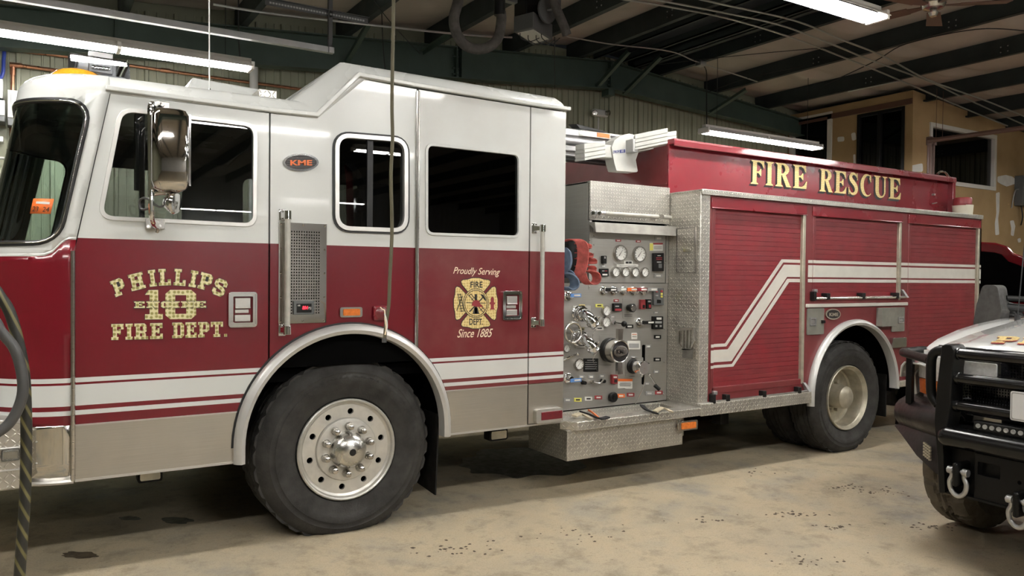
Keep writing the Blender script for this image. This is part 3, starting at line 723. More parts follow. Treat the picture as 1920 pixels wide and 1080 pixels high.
# exhaust hose loop
ey = 2.3
t = thing('exhaust_hose', 'dusty rubber exhaust hose hanging in a loop under the roof', 'hose', tuple(at(900, 90, Y=ey)))
P = [(868, -30), (857, 10), (851, 35), (856, 62), (872, 84), (895, 92), (918, 87), (934, 70), (940, 40), (939, 22)]
mb = MB(); mb.tube(curve3([at(u, v, Y=ey) for u, v in P], 6), .052, 12); mb.build('loop', M['duct'], t)
c = at(937, 10, Y=ey); mb = MB(); mb.cyl((c.x, c.y, c.z-.10), (c.x, c.y, c.z+.05), .058, n=14); mb.cyl((c.x, c.y, c.z+.05), (c.x, c.y, zroof(c.x)), .03, n=10); mb.build('coupling', M['black'], t)
t = thing('exhaust_hose', 'short straight exhaust duct with an open end beside the door opener', 'hose', tuple(at(1055, 40, Y=ey)))
mb = MB(); K = curve3([at(1034, -14, Y=ey), at(1037, 0, Y=ey), at(1047, 25, Y=ey), at(1057, 48, Y=ey), at(1063, 66, Y=ey)], 5)
mb.tube(K, .05, 12, caps=False); mb.cyl(K[-1]-(K[-1]-K[-2]).normalized()*.03, K[-1]-(K[-1]-K[-2]).normalized()*.02, .048, n=12, m=1); mb.build('duct', [M['duct'], M['void']], t)
mb = MB(); c = at(1049, 10, Y=ey+.2); mb.box(c.x-.02, c.x+.02, c.y, c.y+.04, c.z-.1, c.z+.5); mb.build('bracket', M['perf'], t)
# conduits under the purlins and loose cables
def cable(pts, rad, name, label, cat, m='wire', n=6):
    mb = MB(); mb.tube(curve3(pts, 6) if len(pts) > 2 else pts, rad, n); return tag(mb.build(name, M[m]), label, cat, {'conduit': 'conduits under the roof', 'cable': 'loose cables under the roof', 'rod': 'brace rods under the roof'}.get(cat))
def rf(u, v, dz=-.03):                          # a point just under the purlins
    d = ray(u, v); best = None
    for sg in (1, -1):
        tt = (RZ+dz-RS*sg*(CPOS.x-RX)*1.0-CPOS.z)/(d.z+RS*sg*d.x)
        p = CPOS+d*tt
        if tt > 0 and sg*(p.x-RX) >= -.02: best = p
    return best if best is not None else p
cable([rf(1140, -6), rf(1250, 12), rf(1358, 33), rf(1471, 66), rf(1585, 109), rf(1686, 150), rf(1803, 201), rf(1889, 236)], .012, 'conduit', 'upper galvanised conduit crossing the purlins right of the ridge', 'conduit', 'conduit')
cable([rf(1200, -6), rf(1358, 24, -.06), rf(1469, 49, -.06), rf(1577, 90, -.06), rf(1628, 111, -.06), rf(1745, 154, -.06), rf(1800, 180, -.06), rf(1920, 234, -.06)], .012, 'conduit', 'middle galvanised conduit crossing the purlins right of the ridge', 'conduit', 'conduit')
cable([rf(1310, -2, -.09), rf(1358, 9, -.09), rf(1491, 39, -.09), rf(1577, 74, -.09), rf(1655, 105, -.09), rf(1741, 150, -.09), rf(1846, 188, -.09), rf(1925, 220, -.09)], .012, 'conduit', 'conduit furthest right crossing the purlins, ending near the brown pipe', 'conduit', 'conduit')
cable([rf(1590, 172), rf(1690, 151)], .010, 'conduit', 'short bright conduit along one purlin above the plywood room', 'conduit', 'galv')
cable([rf(1062, 68), rf(1140, 82), rf(1255, 96), rf(1310, 117), rf(1420, 153)], .010, 'conduit', 'conduit running from the door opener to the junction box right of the ridge', 'conduit', 'conduit')
c = rf(1314, 119); mb = MB(); mb.box(c.x-.06, c.x+.06, c.y-.06, c.y+.06, c.z-.04, c.z+.03); tag(mb.build('junction_box', M['galv'], None, .005), 'small junction box under the purlins right of the ridge', 'box')
cable([rf(1316, 120), at(1324, 132, Y=rf(1324, 132).y), at(1325, 160, Y=4.1), at(1325, 200, Y=3.6), at(1325, 250, Y=3.4)], .008, 'power_cord', 'dark cord dropping from the junction box to the strip light', 'cable')
cable([at(400, 8, Y=3.4), at(500, 24, Y=3.4), at(680, 45, Y=3.4), at(860, 64, Y=3.4), at(960, 70, Y=3.4)], .012, 'conduit', 'conduit running level above the beam from the door track to the opener', 'conduit', 'conduit')
cable([rf(1545, 160), rf(1640, 115), rf(1700, 82), rf(1830, 55), rf(1925, 58)], .007, 'cable', 'thin dark cable sagging from a purlin beyond the ceiling fan', 'cable')
cable([rf(1200, 125), rf(1330, 110), rf(1460, 97), rf(1600, 85)], .005, 'cable', 'thin dark wire strung across the bays right of the ridge', 'cable')
def below_roof(p): return Vector((p.x, p.y, zroof(p.x)+.19))
cable([below_roof(at(447, 40, Y=4.3)), at(447, 40, Y=4.3), at(448, 80, Y=4.6), at(452, 128, Y=4.7)], .008, 'cable', 'dark cable hanging over the beam above the door track', 'cable')
cable([at(700, 0, Y=3.2), at(735, 45, Y=3.8), at(787, 100, Y=4.85)], .005, 'brace_rod', 'thin steel brace rod slanting down to the beam', 'rod')
cable([below_roof(at(716, 30, Y=4.3)), at(716, 30, Y=4.3), at(718, 80, Y=4.7), at(722, 130, Y=4.75)], .006, 'cable', 'thin cable hanging in front of the beam left of the hanging cord', 'cable')
cable([rf(1500, 125), rf(1400, 147), rf(1330, 172)], .006, 'brace_rod', 'thin brace rod under the third bay right of the ridge', 'rod')
t = thing('ceiling_fan', 'ceiling fan with brown blades beside the bright strip light', 'fan', tuple(at(1748, 6, Y=-.3)))
c = at(1750, 12, Y=-.3); mb = MB(); mb.lathe([(0, -.10), (.03, -.095), (.045, -.06), (.03, -.04), (.09, -.02), (.11, .02), (.09, .08), (.03, .10), (.02, .5), (0, .5)], c, (0, 0, 1), 18); mb.build('motor', M['chrome_dull'], t)
for k in range(5):
    a = 2*pi*k/5+.5; mb = MB(); d = Vector((cos(a), sin(a), 0)); e = Vector((-sin(a), cos(a), .15))
    mb.hexa([c+d*.1+e*-.02, c+d*.24+e*-.05, c+d*.24+e*.05, c+d*.1+e*.02], [c+d*.1+e*-.02+Vector((0,0,.01)), c+d*.24+e*-.05+Vector((0,0,.01)), c+d*.24+e*.05+Vector((0,0,.01)), c+d*.1+e*.02+Vector((0,0,.01))]); ir = mb.build('blade_arm', M['iron_pipe'], t)
    mb = MB(); mb.hexa([c+d*.22+e*-.06, c+d*.66+e*-.075, c+d*.66+e*.075, c+d*.22+e*.06], [p+Vector((0,0,.012)) for p in (c+d*.22+e*-.06, c+d*.66+e*-.075, c+d*.66+e*.075, c+d*.22+e*.06)]); mb.build('blade', M['frame_dark'], t, .004)
# ---------------------------------------------------------------- near the camera: hoses at the left edge, the hanging cord
yh = -1.2
P = [(-60, 520), (-15, 538), (0, 556), (18, 585), (34, 640), (45, 700), (49, 780), (49, 860), (46, 950), (40, 1030), (35, 1100), (26, 1210)]
mb = MB(); pts = curve3([at(u, v, Y=yh) for u, v in P], 8); mb.tube(pts, .0185, 12); tag(mb.build('striped_cable', M['striped']), 'thick dark cable with a twisted yellow-green stripe hanging before the bumper', 'cable')
P = [(-60, 590), (-15, 598), (2, 622), (28, 655), (41, 700), (42, 740), (28, 778), (5, 805), (-40, 830)]
mb = MB(); mb.tube(curve3([at(u, v, Y=yh-.1) for u, v in P], 8), .0175, 12); tag(mb.build('air_hose', M['hose_grey']), 'smooth grey hose curling in beside the striped cable', 'hose')
yc = -.5; t = thing('hanging_cord', 'olive electrical cord hanging in front of the cab with frayed wires at its end', 'cord', tuple(at(722, 640, Y=yc)))
P = [(738, -180), (738, 0), (736, 120), (735, 200), (736, 260), (733, 330), (735, 430), (731, 520), (729, 570), (724, 605), (721, 637)]
mb = MB(); mb.tube(curve3([at(u, v, Y=yc) for u, v in P], 6), [.0105]*44+[.0105]*17, 8) if False else mb.tube(curve3([at(u, v, Y=yc) for u, v in P], 6), .0105, 8); mb.build('cord_jacket', M['cord'], t)
mb = MB(); mb.tube(curve3([at(u, v, Y=yc-.012) for u, v in ((713, 576), (717, 580), (721, 583), (722, 600), (724, 615), (722, 628))], 5), .0035, 6); mb.build('wire', M['cream'], t)
mb = MB(); mb.tube(curve3([at(u, v, Y=yc-.014) for u, v in ((721, 588), (724, 598), (726, 610), (724, 622))], 5), .004, 6); mb.build('wire', M['paper'], t)
c = at(720.5, 638, Y=yc); mb = MB(); mb.cyl((c.x, c.y, c.z+.012), (c.x, c.y, c.z-.012), .013, n=10); mb.build('cord_end', M['hose_grey'], t)
# ---------------------------------------------------------------- lettering
def tmesh(s, shear=0.0, bold=0.0, spacing=1.0):             # built-in typeface to flat triangles, unit size
    cu = bpy.data.curves.new('lettering', 'FONT'); cu.body = s; cu.size = 1; cu.shear = shear; cu.offset = bold; cu.space_character = spacing
    cu.resolution_u = 4; ob = bpy.data.objects.new('lettering', cu); COL.objects.link(ob)
    dg = bpy.context.evaluated_depsgraph_get(); me = bpy.data.meshes.new_from_object(ob.evaluated_get(dg))
    vs = [(v.co.x, v.co.y) for v in me.vertices]; fs = [tuple(p.vertices) for p in me.polygons]
    bpy.data.objects.remove(ob); bpy.data.meshes.remove(me); bpy.data.curves.remove(cu)
    if not vs: return [], []
    x0 = min(v[0] for v in vs); x1 = max(v[0] for v in vs); y0 = min(v[1] for v in vs); y1 = max(v[1] for v in vs)
    return [((a-x0)/(x1-x0), (b-y0)/(y1-y0)) for a, b in vs], fs
def put_text(mb, s, p00, p10, p01, fn, m=0, shear=0.0, bold=0.0):   # p00 lower left, p10 lower right, p01 upper left (pixels); fn(u,v)->point
    vs, fs = tmesh(s, shear, bold); b = len(mb.v)
    for a, c in vs:
        mb.V(fn(p00[0]+(p10[0]-p00[0])*a+(p01[0]-p00[0])*c, p00[1]+(p10[1]-p00[1])*a+(p01[1]-p00[1])*c))
    for f in fs: mb.F([b+i for i in f], m)
def rect(x0, y0, x1, y1): return [(x0, y0), (x1, y0), (x1, y1), (x0, y1)]
def block(ch):                                              # slab letters on a 0..w by 0..1 grid: list of (outline, holes), width
    st, sf = .25, .18
    def stem(x, l=.10, top=True, bot=True):
        o = [(rect(x, 0, x+st, 1), [])]
        if bot: o.append((rect(x-l, 0, x+st+l, sf), []))
        if top: o.append((rect(x-l, 1-sf, x+st+l, 1), []))
        return o
    if ch == 'I': return stem(.1), .45
    if ch == 'H': return stem(.1)+stem(.56)+[(rect(.3, .40, .6, .60), [])], .91
    if ch == 'L': return stem(.1)+[(rect(.1, 0, .74, sf), []), (rect(.56, 0, .74, .36), [])], .78
    if ch == 'P': return stem(.1)+[([(.1,.34),(.62,.34),(.78,.48),(.78,.86),(.62,1),(.1,1)], [[(.34,.52),(.54,.52),(.54,.82),(.34,.82)]])], .80
    if ch == 'R': return stem(.1)+[([(.1,.38),(.60,.38),(.76,.50),(.76,.87),(.62,1),(.1,1)], [[(.34,.55),(.53,.55),(.53,.82),(.34,.82)]]), ([(.40,.42),(.64,.42),(.72,.34),(.72,.18),(.86,.18),(.86,0),(.48,0),(.48,.36)], [])], .88
    if ch == 'F': return stem(.1)+[(rect(.1, 1-sf, .76, 1), []), (rect(.60, .66, .76, 1), []), (rect(.3, .42, .56, .60), []), (rect(.46, .34, .58, .68), [])], .78
    if ch == 'E': return stem(.1)+[(rect(.1, 1-sf, .76, 1), []), (rect(.60, .68, .76, 1), []), (rect(.3, .42, .56, .59), []), (rect(.46, .34, .58, .68), []), (rect(.1, 0, .78, sf), []), (rect(.62, 0, .78, .33), [])], .80
    if ch == 'D': return stem(.1)+[([(.1,0),(.66,0),(.82,.14),(.82,.86),(.66,1),(.1,1)], [[(.35,sf),(.57,sf),(.57,1-sf),(.35,1-sf)]])], .84
    if ch == 'T': return stem(.30, .12, False, True)+[(rect(0, 1-sf, .85, 1), []), (rect(0, .66, .15, 1), []), (rect(.70, .66, .85, 1), [])], .85
    if ch == 'S': return [(stroke([(.68,.62),(.68,.80),(.58,.90),(.22,.90),(.12,.80),(.12,.66),(.22,.56),(.58,.46),(.68,.36),(.68,.22),(.58,.10),(.22,.10),(.12,.20),(.12,.38)], .22), [])], .80
    if ch == '.': return [(rect(0, 0, .2, .18), [])], .22
    if ch == 'N': return stem(.1, .1, True, True)+stem(.62, .1, True, False)+[([(.1,1),(.36,1),(.87,0),(.62,0)], [])], .95
    if ch == 'G': return [(stroke([(.72,.64),(.72,.80),(.60,.90),(.24,.90),(.13,.78),(.13,.22),(.24,.10),(.60,.10),(.72,.22),(.72,.44),(.48,.44)], .22), [])], .84
    if ch == '1': return [(rect(.26, 0, .74, 1), []), (rect(0, 0, 1, .18), []), ([(0,.84),(.2,1),(.4,1),(.3,.84)], [])], 1.0
    if ch == '0': return [([(.16,0),(.84,0),(1,.14),(1,.86),(.84,1),(.16,1),(0,.86),(0,.14)], [[(.32,.18),(.68,.18),(.68,.82),(.32,.82)]])], 1.0
    return [], .4
def arcs(cx, cy, rx, ry, a0, a1, n=14): return [(cx+rx*cos(R(a0+(a1-a0)*k/n)), cy+ry*sin(R(a0+(a1-a0)*k/n))) for k in range(n+1)]
def serif(ch):                                              # bold roman capitals, same convention
    s = .20
    def stem(x): return [(rect(x, 0, x+s, 1), []), ([(x-.09,0),(x+s+.09,0),(x+s+.09,.03),(x+s,.09),(x,.09),(x-.09,.03)], []), ([(x-.09,1),(x-.09,.97),(x,.91),(x+s,.91),(x+s+.09,.97),(x+s+.09,1)], [])]
    if ch == 'I': return stem(.1), .40
    arm = lambda: [([(.2,1),(.66,1),(.68,.70),(.64,.70),(.56,.86),(.44,.93),(.2,.93)], []), ([(.28,.545),(.40,.545),(.50,.66),(.53,.66),(.53,.36),(.50,.36),(.40,.475),(.28,.475)], [])]
    if ch == 'F': return stem(.1)+arm(), .66
    if ch == 'E': return stem(.1)+arm()+[([(.2,0),(.68,0),(.72,.32),(.68,.32),(.58,.15),(.46,.07),(.2,.07)], [])], .72
    if ch == 'R':
        o = [(.2,1)]+arcs(.40,.745,.30,.255,90,-90)+[(.2,.49)]; h = [(.30,.93)]+arcs(.36,.745,.135,.185,90,-90)+[(.30,.56)]
        return stem(.1)+[(o, [h]), ([(.32,.52),(.52,.52),(.74,.07),(.80,.03),(.80,0),(.56,0)], [])], .80
    if ch == 'U': return [(rect(.1,.30,.30,1), []), ([(.01,1),(.39,1),(.39,.97),(.30,.92),(.10,.92),(.01,.97)], []), (rect(.62,.30,.70,1), []), ([(.52,1),(.80,1),(.80,.97),(.70,.92),(.62,.92),(.52,.97)], []),
        (arcs(.40,.32,.30,.34,180,360)+arcs(.46,.34,.165,.27,360,180), [])], .80
    if ch == 'C':
        return [(arcs(.42,.5,.38,.52,48,312,30)+arcs(.50,.5,.27,.45,308,52,30), []), ([(.62,.99),(.66,.99),(.68,.66),(.64,.66),(.56,.82)], [])], .74
    if ch == 'S':
        p = [(.52,.80),(.44,.91),(.32,.96),(.20,.92),(.14,.80),(.20,.66),(.34,.54),(.46,.40),(.50,.24),(.44,.10),(.30,.04),(.16,.08),(.07,.22)]
        q = [(v.x, v.y) for v in curve3([(a, b, 0) for a, b in p], 4)]; n = len(q)
        wd = [.05+.15*max(0, sin(pi*(k/(n-1))))**1.2 for k in range(n)]
        return [(stroke(q, wd), []), ([(.50,.99),(.55,.99),(.57,.68),(.53,.68)], []), ([(.04,.01),(.08,.01),(.06,.33),(.02,.33)], [])], .60
    return [], .35
def put_glyphs(mb, glyph, s, quad, fn, m=0, gap=.08, th=.0015, dx=0, dy=0, space=.35):
    """letters laid between four pixel corners (lower-left, lower-right, upper-right, upper-left); fn(u, v, c) -> point"""
    items = []; w_ = 0
    for ch in s:
        if ch == ' ': w_ += space; continue
        g, gw = glyph(ch); items.append((g, w_)); w_ += gw+gap
    w_ -= gap; a, b, c, d = quad
    def f(x, y):
        t = x/w_; lo = (a[0]+(b[0]-a[0])*t, a[1]+(b[1]-a[1])*t); hi = (d[0]+(c[0]-d[0])*t, d[1]+(c[1]-d[1])*t)
        return (lo[0]+(hi[0]-lo[0])*y+dx, lo[1]+(hi[1]-lo[1])*y+dy)
    for g, x0 in items:
        for kk, (out, holes) in enumerate(g):       # pieces of one letter lie in minutely different layers
            mb.plate([f(x+x0, y) for x, y in out], [[f(x+x0, y) for x, y in h] for h in holes], -th-kk*.0002, 0, fn, m)
def fnY(Y): return lambda u, v, c=0.0: (lambda q: (q[0], Y+c, q[1]))(S(u, v, Y))
# ---------------------------------------------------------------- fire engine: cab
W = 2.45
FE = thing('fire_engine', 'red and white fire engine with gold lettering on its front door and hose bed', 'fire engine', (0, 0, 0))
AL = .40*pi/2; AH = AL + W/2 - .40; AT = 2*AH
def xdoor(z): return -1.44 + .20*max(0, min(z, 2.475)-1.67)
def cabmap(a, z, off=0.0):
    far = a > AH
    if far: a = AT-a
    ins = 0.0
    if z > 2.475:
        d = min(z-2.475, .0999); ins = .10-math.sqrt(.01-d*d)
    o = off-ins; r = .40; xd = xdoor(z)
    if a < AL: th = a/r; x = xd-(r+o)*sin(th); y = r-(r+o)*cos(th)
    else: x = xd-r-o; y = r+(a-AL)
    return (x, W-y if far else y, z)
def bent(polys, fn, da=.05, dz=.12, mats=None):             # flat polygons with openings, cut fine and wrapped round the cab
    mb = MB()
    for k, (outl, holes) in enumerate(polys):
        loops = [list(outl)]+[list(h) for h in holes]
        tri = tessellate_polygon([[Vector((a, b, 0)) for a, b in L] for L in loops]); flat = [p for L in loops for p in L]
        bm = bmesh.new(); vs = [bm.verts.new((a, b, 0)) for a, b in flat]
        for t in tri:
            try: bm.faces.new([vs[i] for i in t])
            except ValueError: pass
        for ax, st in ((0, da), (1, dz)):
            lo = min(p[ax] for p in flat); hi = max(p[ax] for p in flat); n = int((hi-lo)/st)+1
            for i in range(1, n):
                co = [0, 0, 0]; co[ax] = lo+(hi-lo)*i/n; no = [0, 0, 0]; no[ax] = 1
                bmesh.ops.bisect_plane(bm, geom=bm.verts[:]+bm.edges[:]+bm.faces[:], plane_co=co, plane_no=no, dist=1e-6)
        if True:
            for zz in (2.475, 2.5, 2.525, 2.545, 2.56, 2.57):
                bmesh.ops.bisect_plane(bm, geom=bm.verts[:]+bm.edges[:]+bm.faces[:], plane_co=(0, zz, 0), plane_no=(0, 1, 0), dist=1e-6)
        bm.verts.index_update(); b = len(mb.v)
        for v in bm.verts: mb.V(fn(v.co.x, v.co.y))
        for f in bm.faces: mb.F([b+v.index for v in f.verts], mats[k] if mats else 0, True)
        bm.free()
    return mb
def solid(mb, name, mats, parent, th, **kw):
    o = mb.build(name, mats, parent, **kw); s = o.modifiers.new('thickness', 'SOLIDIFY'); s.thickness = th; s.offset = 0; return o
wz0, wz1 = 1.735, 2.425; wa = .088
def wrap(poly): return poly
WS = rp([(wa, wz0-.015), (AH, wz0-.04), (AT-wa, wz0-.015), (AT-wa+.0, wz1-.02), (AH, wz1), (wa, wz1-.02)], [.10, 0, .10, .10, 0, .10], 6)
zl = [(0, ZB), (.035, ZB), (.06, 1.715), (.09, 1.672), (.125, 1.655), (.2, 1.652), (AH, 1.64)]
zl = zl+[(AT-a, z) for a, z in zl[-2::-1]]
zl2 = [(a, z-.014) for a, z in zl]
up = [(0, 2.5745)]+[(0, z) for z in (2.2,)]+zl+[(AT, 2.2), (AT, 2.5745)]
mb = bent([(up[::-1], [offset(WS, .012)]), ([(0, 1.2)]+zl2+[(AT, 1.2), (AT, .795), (0, .795)], [])], lambda a, z: cabmap(a, z), mats=[0, 1])
m2 = bent([(zl2+zl[::-1], [])], lambda a, z: cabmap(a, z)); b = len(mb.v); mb.v += m2.v
for f in m2.f: mb.F([b+i for i in f], 0, True)
ring = [cabmap(AT*k/60, 2.5745) for k in range(61)]; b = len(mb.v); mb.v += ring; mb.F(range(b, b+61), 0)
solid(mb, 'cab_front', [M['white'], M['cab']], FE, .012)
mb = bent([([(0, .512), (AT, .512), (AT, .795), (0, .795)], [])], lambda a, z: cabmap(a, z, .002)); o = solid(mb, 'front_skirt', M['steel_mirror'], FE, .01, label='mirror-polished corner skirt')
mb = MB(); mb.tube([cabmap(AT*k/60, .512, .004) for k in range(61)], .012, 6); mb.build('skirt_edge', M['alu_trim'], o)
mb = bent([(WS, [])], lambda a, z: cabmap(a, z, -.004)); ws = mb.build('windshield', M['wind'], FE)
mb = bent([(offset(WS, .028), [offset(WS, .002)])], lambda a, z: cabmap(a, z, .006)); solid(mb, 'gasket', M['gasket'], ws, .014)
mb = bent([(offset(WS, .016), [offset(WS, .009)])], lambda a, z: cabmap(a, z, .015)); solid(mb, 'bright_strip', M['chrome'], ws, .004)
mb = bent([([(.137, 1.85), (.235, 1.85), (.235, 1.925), (.137, 1.925)], [])], lambda a, z: cabmap(a, z, -.0005)); st = solid(mb, 'inspection_sticker', M['orange'], ws, .001)
def on_ws(u, v): return cabmap(.137+.098*(99-u)/41.0, 1.85+.075*(402-v)/27.0, .002)
mb = MB(); put_text(mb, '23  24', (62, 398), (95, 399), (62, 389), on_ws); b = len(mb.v); mb.v += [on_ws(93, 385), on_ws(66, 384), on_ws(66, 380), on_ws(93, 381)]; mb.F(range(b, b+4), 1); mb.build('sticker_print', [M['ink'], M['paper']], ws)
# --- side sheets
ACX, ACZ, AR = .005, .592, .655
def archz(x, r=AR): return ACZ+math.sqrt(max(0, r*r-(x-ACX)**2))
def archpts(x0, x1, n=14, r=AR): return [(x0+(x1-x0)*k/n, archz(x0+(x1-x0)*k/n, r)) for k in range(n+1)]
def xarch(z, s): return ACX+s*math.sqrt(AR*AR-(z-ACZ)**2)
XD1, XD2, XD3, XE = -.474, .437, 1.288, 1.587
def winpoly(q, r): return rp(px(q), r, 6)
W1q = [(190, 405.5), (475, 420), (476, 237), (229, 207.5)]; W1 = winpoly(W1q, [.05, .05, .06, .07])
W2q = [(633.5, 425), (757.5, 429.5), (757.5, 266), (633.5, 256.5)]; W2 = winpoly(W2q, .075)
W3q = [(801, 437), (972.5, 443), (972.5, 290.5), (801, 271.5)]; W3 = winpoly(W3q, .045)
door1 = [(-1.434, .796), (xarch(.796, -1), .796)]+archpts(xarch(.80, -1), XD1-.006)+[(XD1-.006, 2.470), (-1.276, 2.474), (-1.434, 1.675)]
fn = None
mb = MB(); mb.plate(door1, [W1], 0, .03); D1 = mb.build('front_door', M['cab'], FE)
mid = archpts(XD1+.004, XD2-.006, 20)+[(XD2-.006, 2.728), (.05, 2.740), (-.2, 2.474), (XD1+.004, 2.470)]
mb = MB(); mb.plate(mid, [W2], 0, .03); MID = mb.build('side_panel', M['cab'], FE)
door2 = [(xarch(.818, 1), .818), (XD3-.005, .818), (XD3-.005, 2.722), (XD2+.010, 2.728)]+archpts(XD2+.010, xarch(.82, 1))
mb = MB(); mb.plate(door2, [W3], 0, .03); D2 = mb.build('rear_door', M['cab_dusty'], FE)
mb = MB(); mb.box(XD3+.005, XE, 0, .03, .818, 2.722); mb.build('rear_corner_panel', M['cab_dusty'], FE)
mb = MB(); mb.plate([(-1.434, .512), (-.655, .512), (xarch(.795, -1), .793), (-1.434, .793)], (), 0, .02); o = mb.build('stainless_skirt', M['steel_skirt'], FE, label='brushed stainless lower edge of the front door')
mb = MB(); mb.box(-1.434, -.655, -.006, .006, .506, .518); mb.box(-1.434, -.62, -.004, .002, .788, .796); mb.build('edge_trim', M['alu_trim'], o)
mb = MB(); mb.plate([(.665, .531), (XD3-.005, .531), (XD3-.005, .815), (xarch(.815, 1), .815)], (), 0, .02); o = mb.build('stainless_skirt', M['steel_skirt'], FE, label='brushed stainless lower edge of the rear door')
mb = MB(); mb.box(.665, XE, -.006, .006, .525, .536); mb.box(.64, XD3-.005, -.004, .002, .811, .819); mb.build('edge_trim', M['alu_trim'], o)
mb = MB(); mb.box(XD3+.005, XE, 0, .02, .540, .815); mb.build('stainless_skirt', M['steel_skirt'], FE, label='stainless corner skirt carrying a red reflector')
# dark lining behind the door gaps
mb = MB()
for x, a, b in ((XD1, archz(XD1), 2.47), (XD2, archz(XD2), 2.72), (XD3, .54, 2.72)): mb.box(x-.03, x+.03, .026, .04, a, b)
mb.hexa([(-1.48, .028, .51), (-1.40, .028, .51), (-1.40, .04, .51), (-1.48, .04, .51)], [(-1.48, .028, 1.67), (-1.40, .028, 1.67), (-1.40, .04, 1.67), (-1.48, .04, 1.67)])
mb.hexa([(-1.48, .028, 1.67), (-1.40, .028, 1.67), (-1.40, .04, 1.67), (-1.48, .04, 1.67)], [(-1.315, .028, 2.48), (-1.24, .028, 2.48), (-1.24, .04, 2.48), (-1.315, .04, 2.48)])
mb.build('gap_seal', M['gasket'], FE)
# hinges
mb = MB(); mb.cyl((-1.443, -.008, .515), (-1.443, -.008, 1.668), .011, n=10)
for k in range(17): mb.cyl((-1.443, -.008, .54+k*.067), (-1.443, -.008, .543+k*.067), .0125, n=10)
for k in range(17): mb.sphere((-1.443, -.019, .575+k*.067), .004, 6)
mb.build('hinge', M['chrome_dull'], FE, label='long piano hinge of the front door')
mb = MB(); mb.cyl((XD2+.001, -.008, archz(XD2)+.02), (XD2+.001, -.008, 2.715), .013, n=10)
for k in range(24): mb.cyl((XD2+.001, -.008, 1.12+k*.067), (XD2+.001, -.008, 1.124+k*.067), .0145, n=10)
mb.build('hinge', M['chrome_dull'], FE, label='long piano hinge of the rear door')
# windows
def window(par, poly, wd, m, c0, glass, name='window_frame', inner=0.004):
    mb = MB(); mb.plate(offset(poly, wd), [offset(poly, -inner)], c0, .012); f = mb.build(name, m, par, .004)
    mb = MB(); mb.plate(poly, (), .014, .018); g = mb.build('window_glass', glass, par); return f
window(D1, W1, .018, M['alu_trim'], -.008, M['glass'])
window(MID, W2, .022, M['alu_trim'], -.018, M['glass_mid'])
mb = MB(); mb.plate(offset(W2, .034), [offset(W2, .018)], -.010, .0); mb.build('gasket', M['gasket'], MID)
mb = MB(); x0 = S(694.5, 340)[0]; z0 = S(694, 427)[1]; z1 = S(694, 262)[1]; mb.box(x0-.018, x0+.018, .004, .03, z0, z1); mb.build('slider_bar', M['black'], MID)
window(D2, W3, .014, M['white'], -.008, M['glass_dark'])
# inner window posts and mirrors behind the driver's glass
mb = MB(); x0 = S(268, 300)[0]; mb.box(x0-.012, x0+.012, .03, .06, 1.80, 2.40); mb.box(x0-.03, x0+.01, .035, .12, 2.0, 2.40); mb.build('window_divider', M['black'], D1)
# roof with drip rail
def zd(x): return 2.474 if x < -.2 else 2.474+.268*(x+.2)/.25 if x < .05 else 2.742-.012*(x-.05)/1.55
rows = []
for x in (-1.279, -.9, -.32, -.30, -.05, -.03, .4, 1.0, XE-.06, XE-.02, XE):
    xz = x+.06 if -.33 < x < 0 else x
    z = zd(xz) if not (-.33 < x < 0) else (2.474+.268*min(1, max(0, (x+.32)/.29)))
    e = 0 if x < XE-.05 else (.02 if x < XE-.01 else .07)
    r = .10; row = []
    for k in range(9):
        t = pi/2*k/8; row.append((x + (.12*(1-k/8.0) if -.33 < x < 0 else 0), r-r*cos(t), z+(r-e)*sin(t)))
    row += [(x, y, z+r-e+.0) for y in (.6, 1.2, 1.85)]
    for k in range(8, -1, -1):
        t = pi/2*k/8; row.append((x + (.12*(1-k/8.0) if -.33 < x < 0 else 0), W-(r-r*cos(t)), z+(r-e)*sin(t)))
    rows.append(row)
mb = MB(); mb.grid(rows); b = len(mb.v); mb.v += rows[-1]; mb.F(range(b, b+len(rows[-1])), 0)
solid(mb, 'roof', M['white'], FE, .01)
dr = [S(*p) for p in ((203, 172), (505, 212), (595, 220), (672, 145), (782, 166), (996, 200), (1064, 207))]
dr = [(-1.30, 2.486), (-.478, 2.474), (-.20, 2.478), (.05, 2.748), (.434, 2.737), (1.29, 2.729), (1.612, 2.733)]
mb = MB(); lo = offset(dr+[(1.612, 2.9), (-1.3, 2.9)], 0)
up_ = [(x, z+.026) for x, z in dr]; up_[2] = (-.212, 2.506); up_[3] = (.040, 2.776)
mb.prism(dr+up_[::-1], -.028, .01); mb.build('drip_rail', M['white'], FE, .006, angle=30)
# front corner of the drip rail, far side and rear wall of the cab
mb = MB()
far = [(-1.434, .51), (XE, .51), (XE, 2.73), (.05, 2.742), (-.2, 2.474), (-1.276, 2.474), (-1.434, 1.675)]
mb.plate(far, [W1, W2, W3], W-.03, W); mb.build('far_side', M['cab'], FE)
mb = MB()
for q in (W1, W2, W3): mb.plate(q, (), W-.018, W-.014)
mb.build('far_windows', M['glass'], FE)
mb = MB(); mb.box(XE-.03, XE, .03, W-.03, .54, 2.78); mb.build('rear_wall', M['white'], FE)
mb = MB(); mb.box(-1.42, XE-.03, .05, W-.05, 1.02, 1.06); mb.box(-.72, .72, .03, W-.03, 1.02, 1.30); mb.box(-.48, .46, .75, 1.7, 1.0, 1.75); mb.build('cab_floor', M['void'], FE)
mb = MB(); mb.box(-1.68, -1.25, .16, W-.16, 1.45, 1.70); mb.build('dashboard', M['seat'], FE, .04)
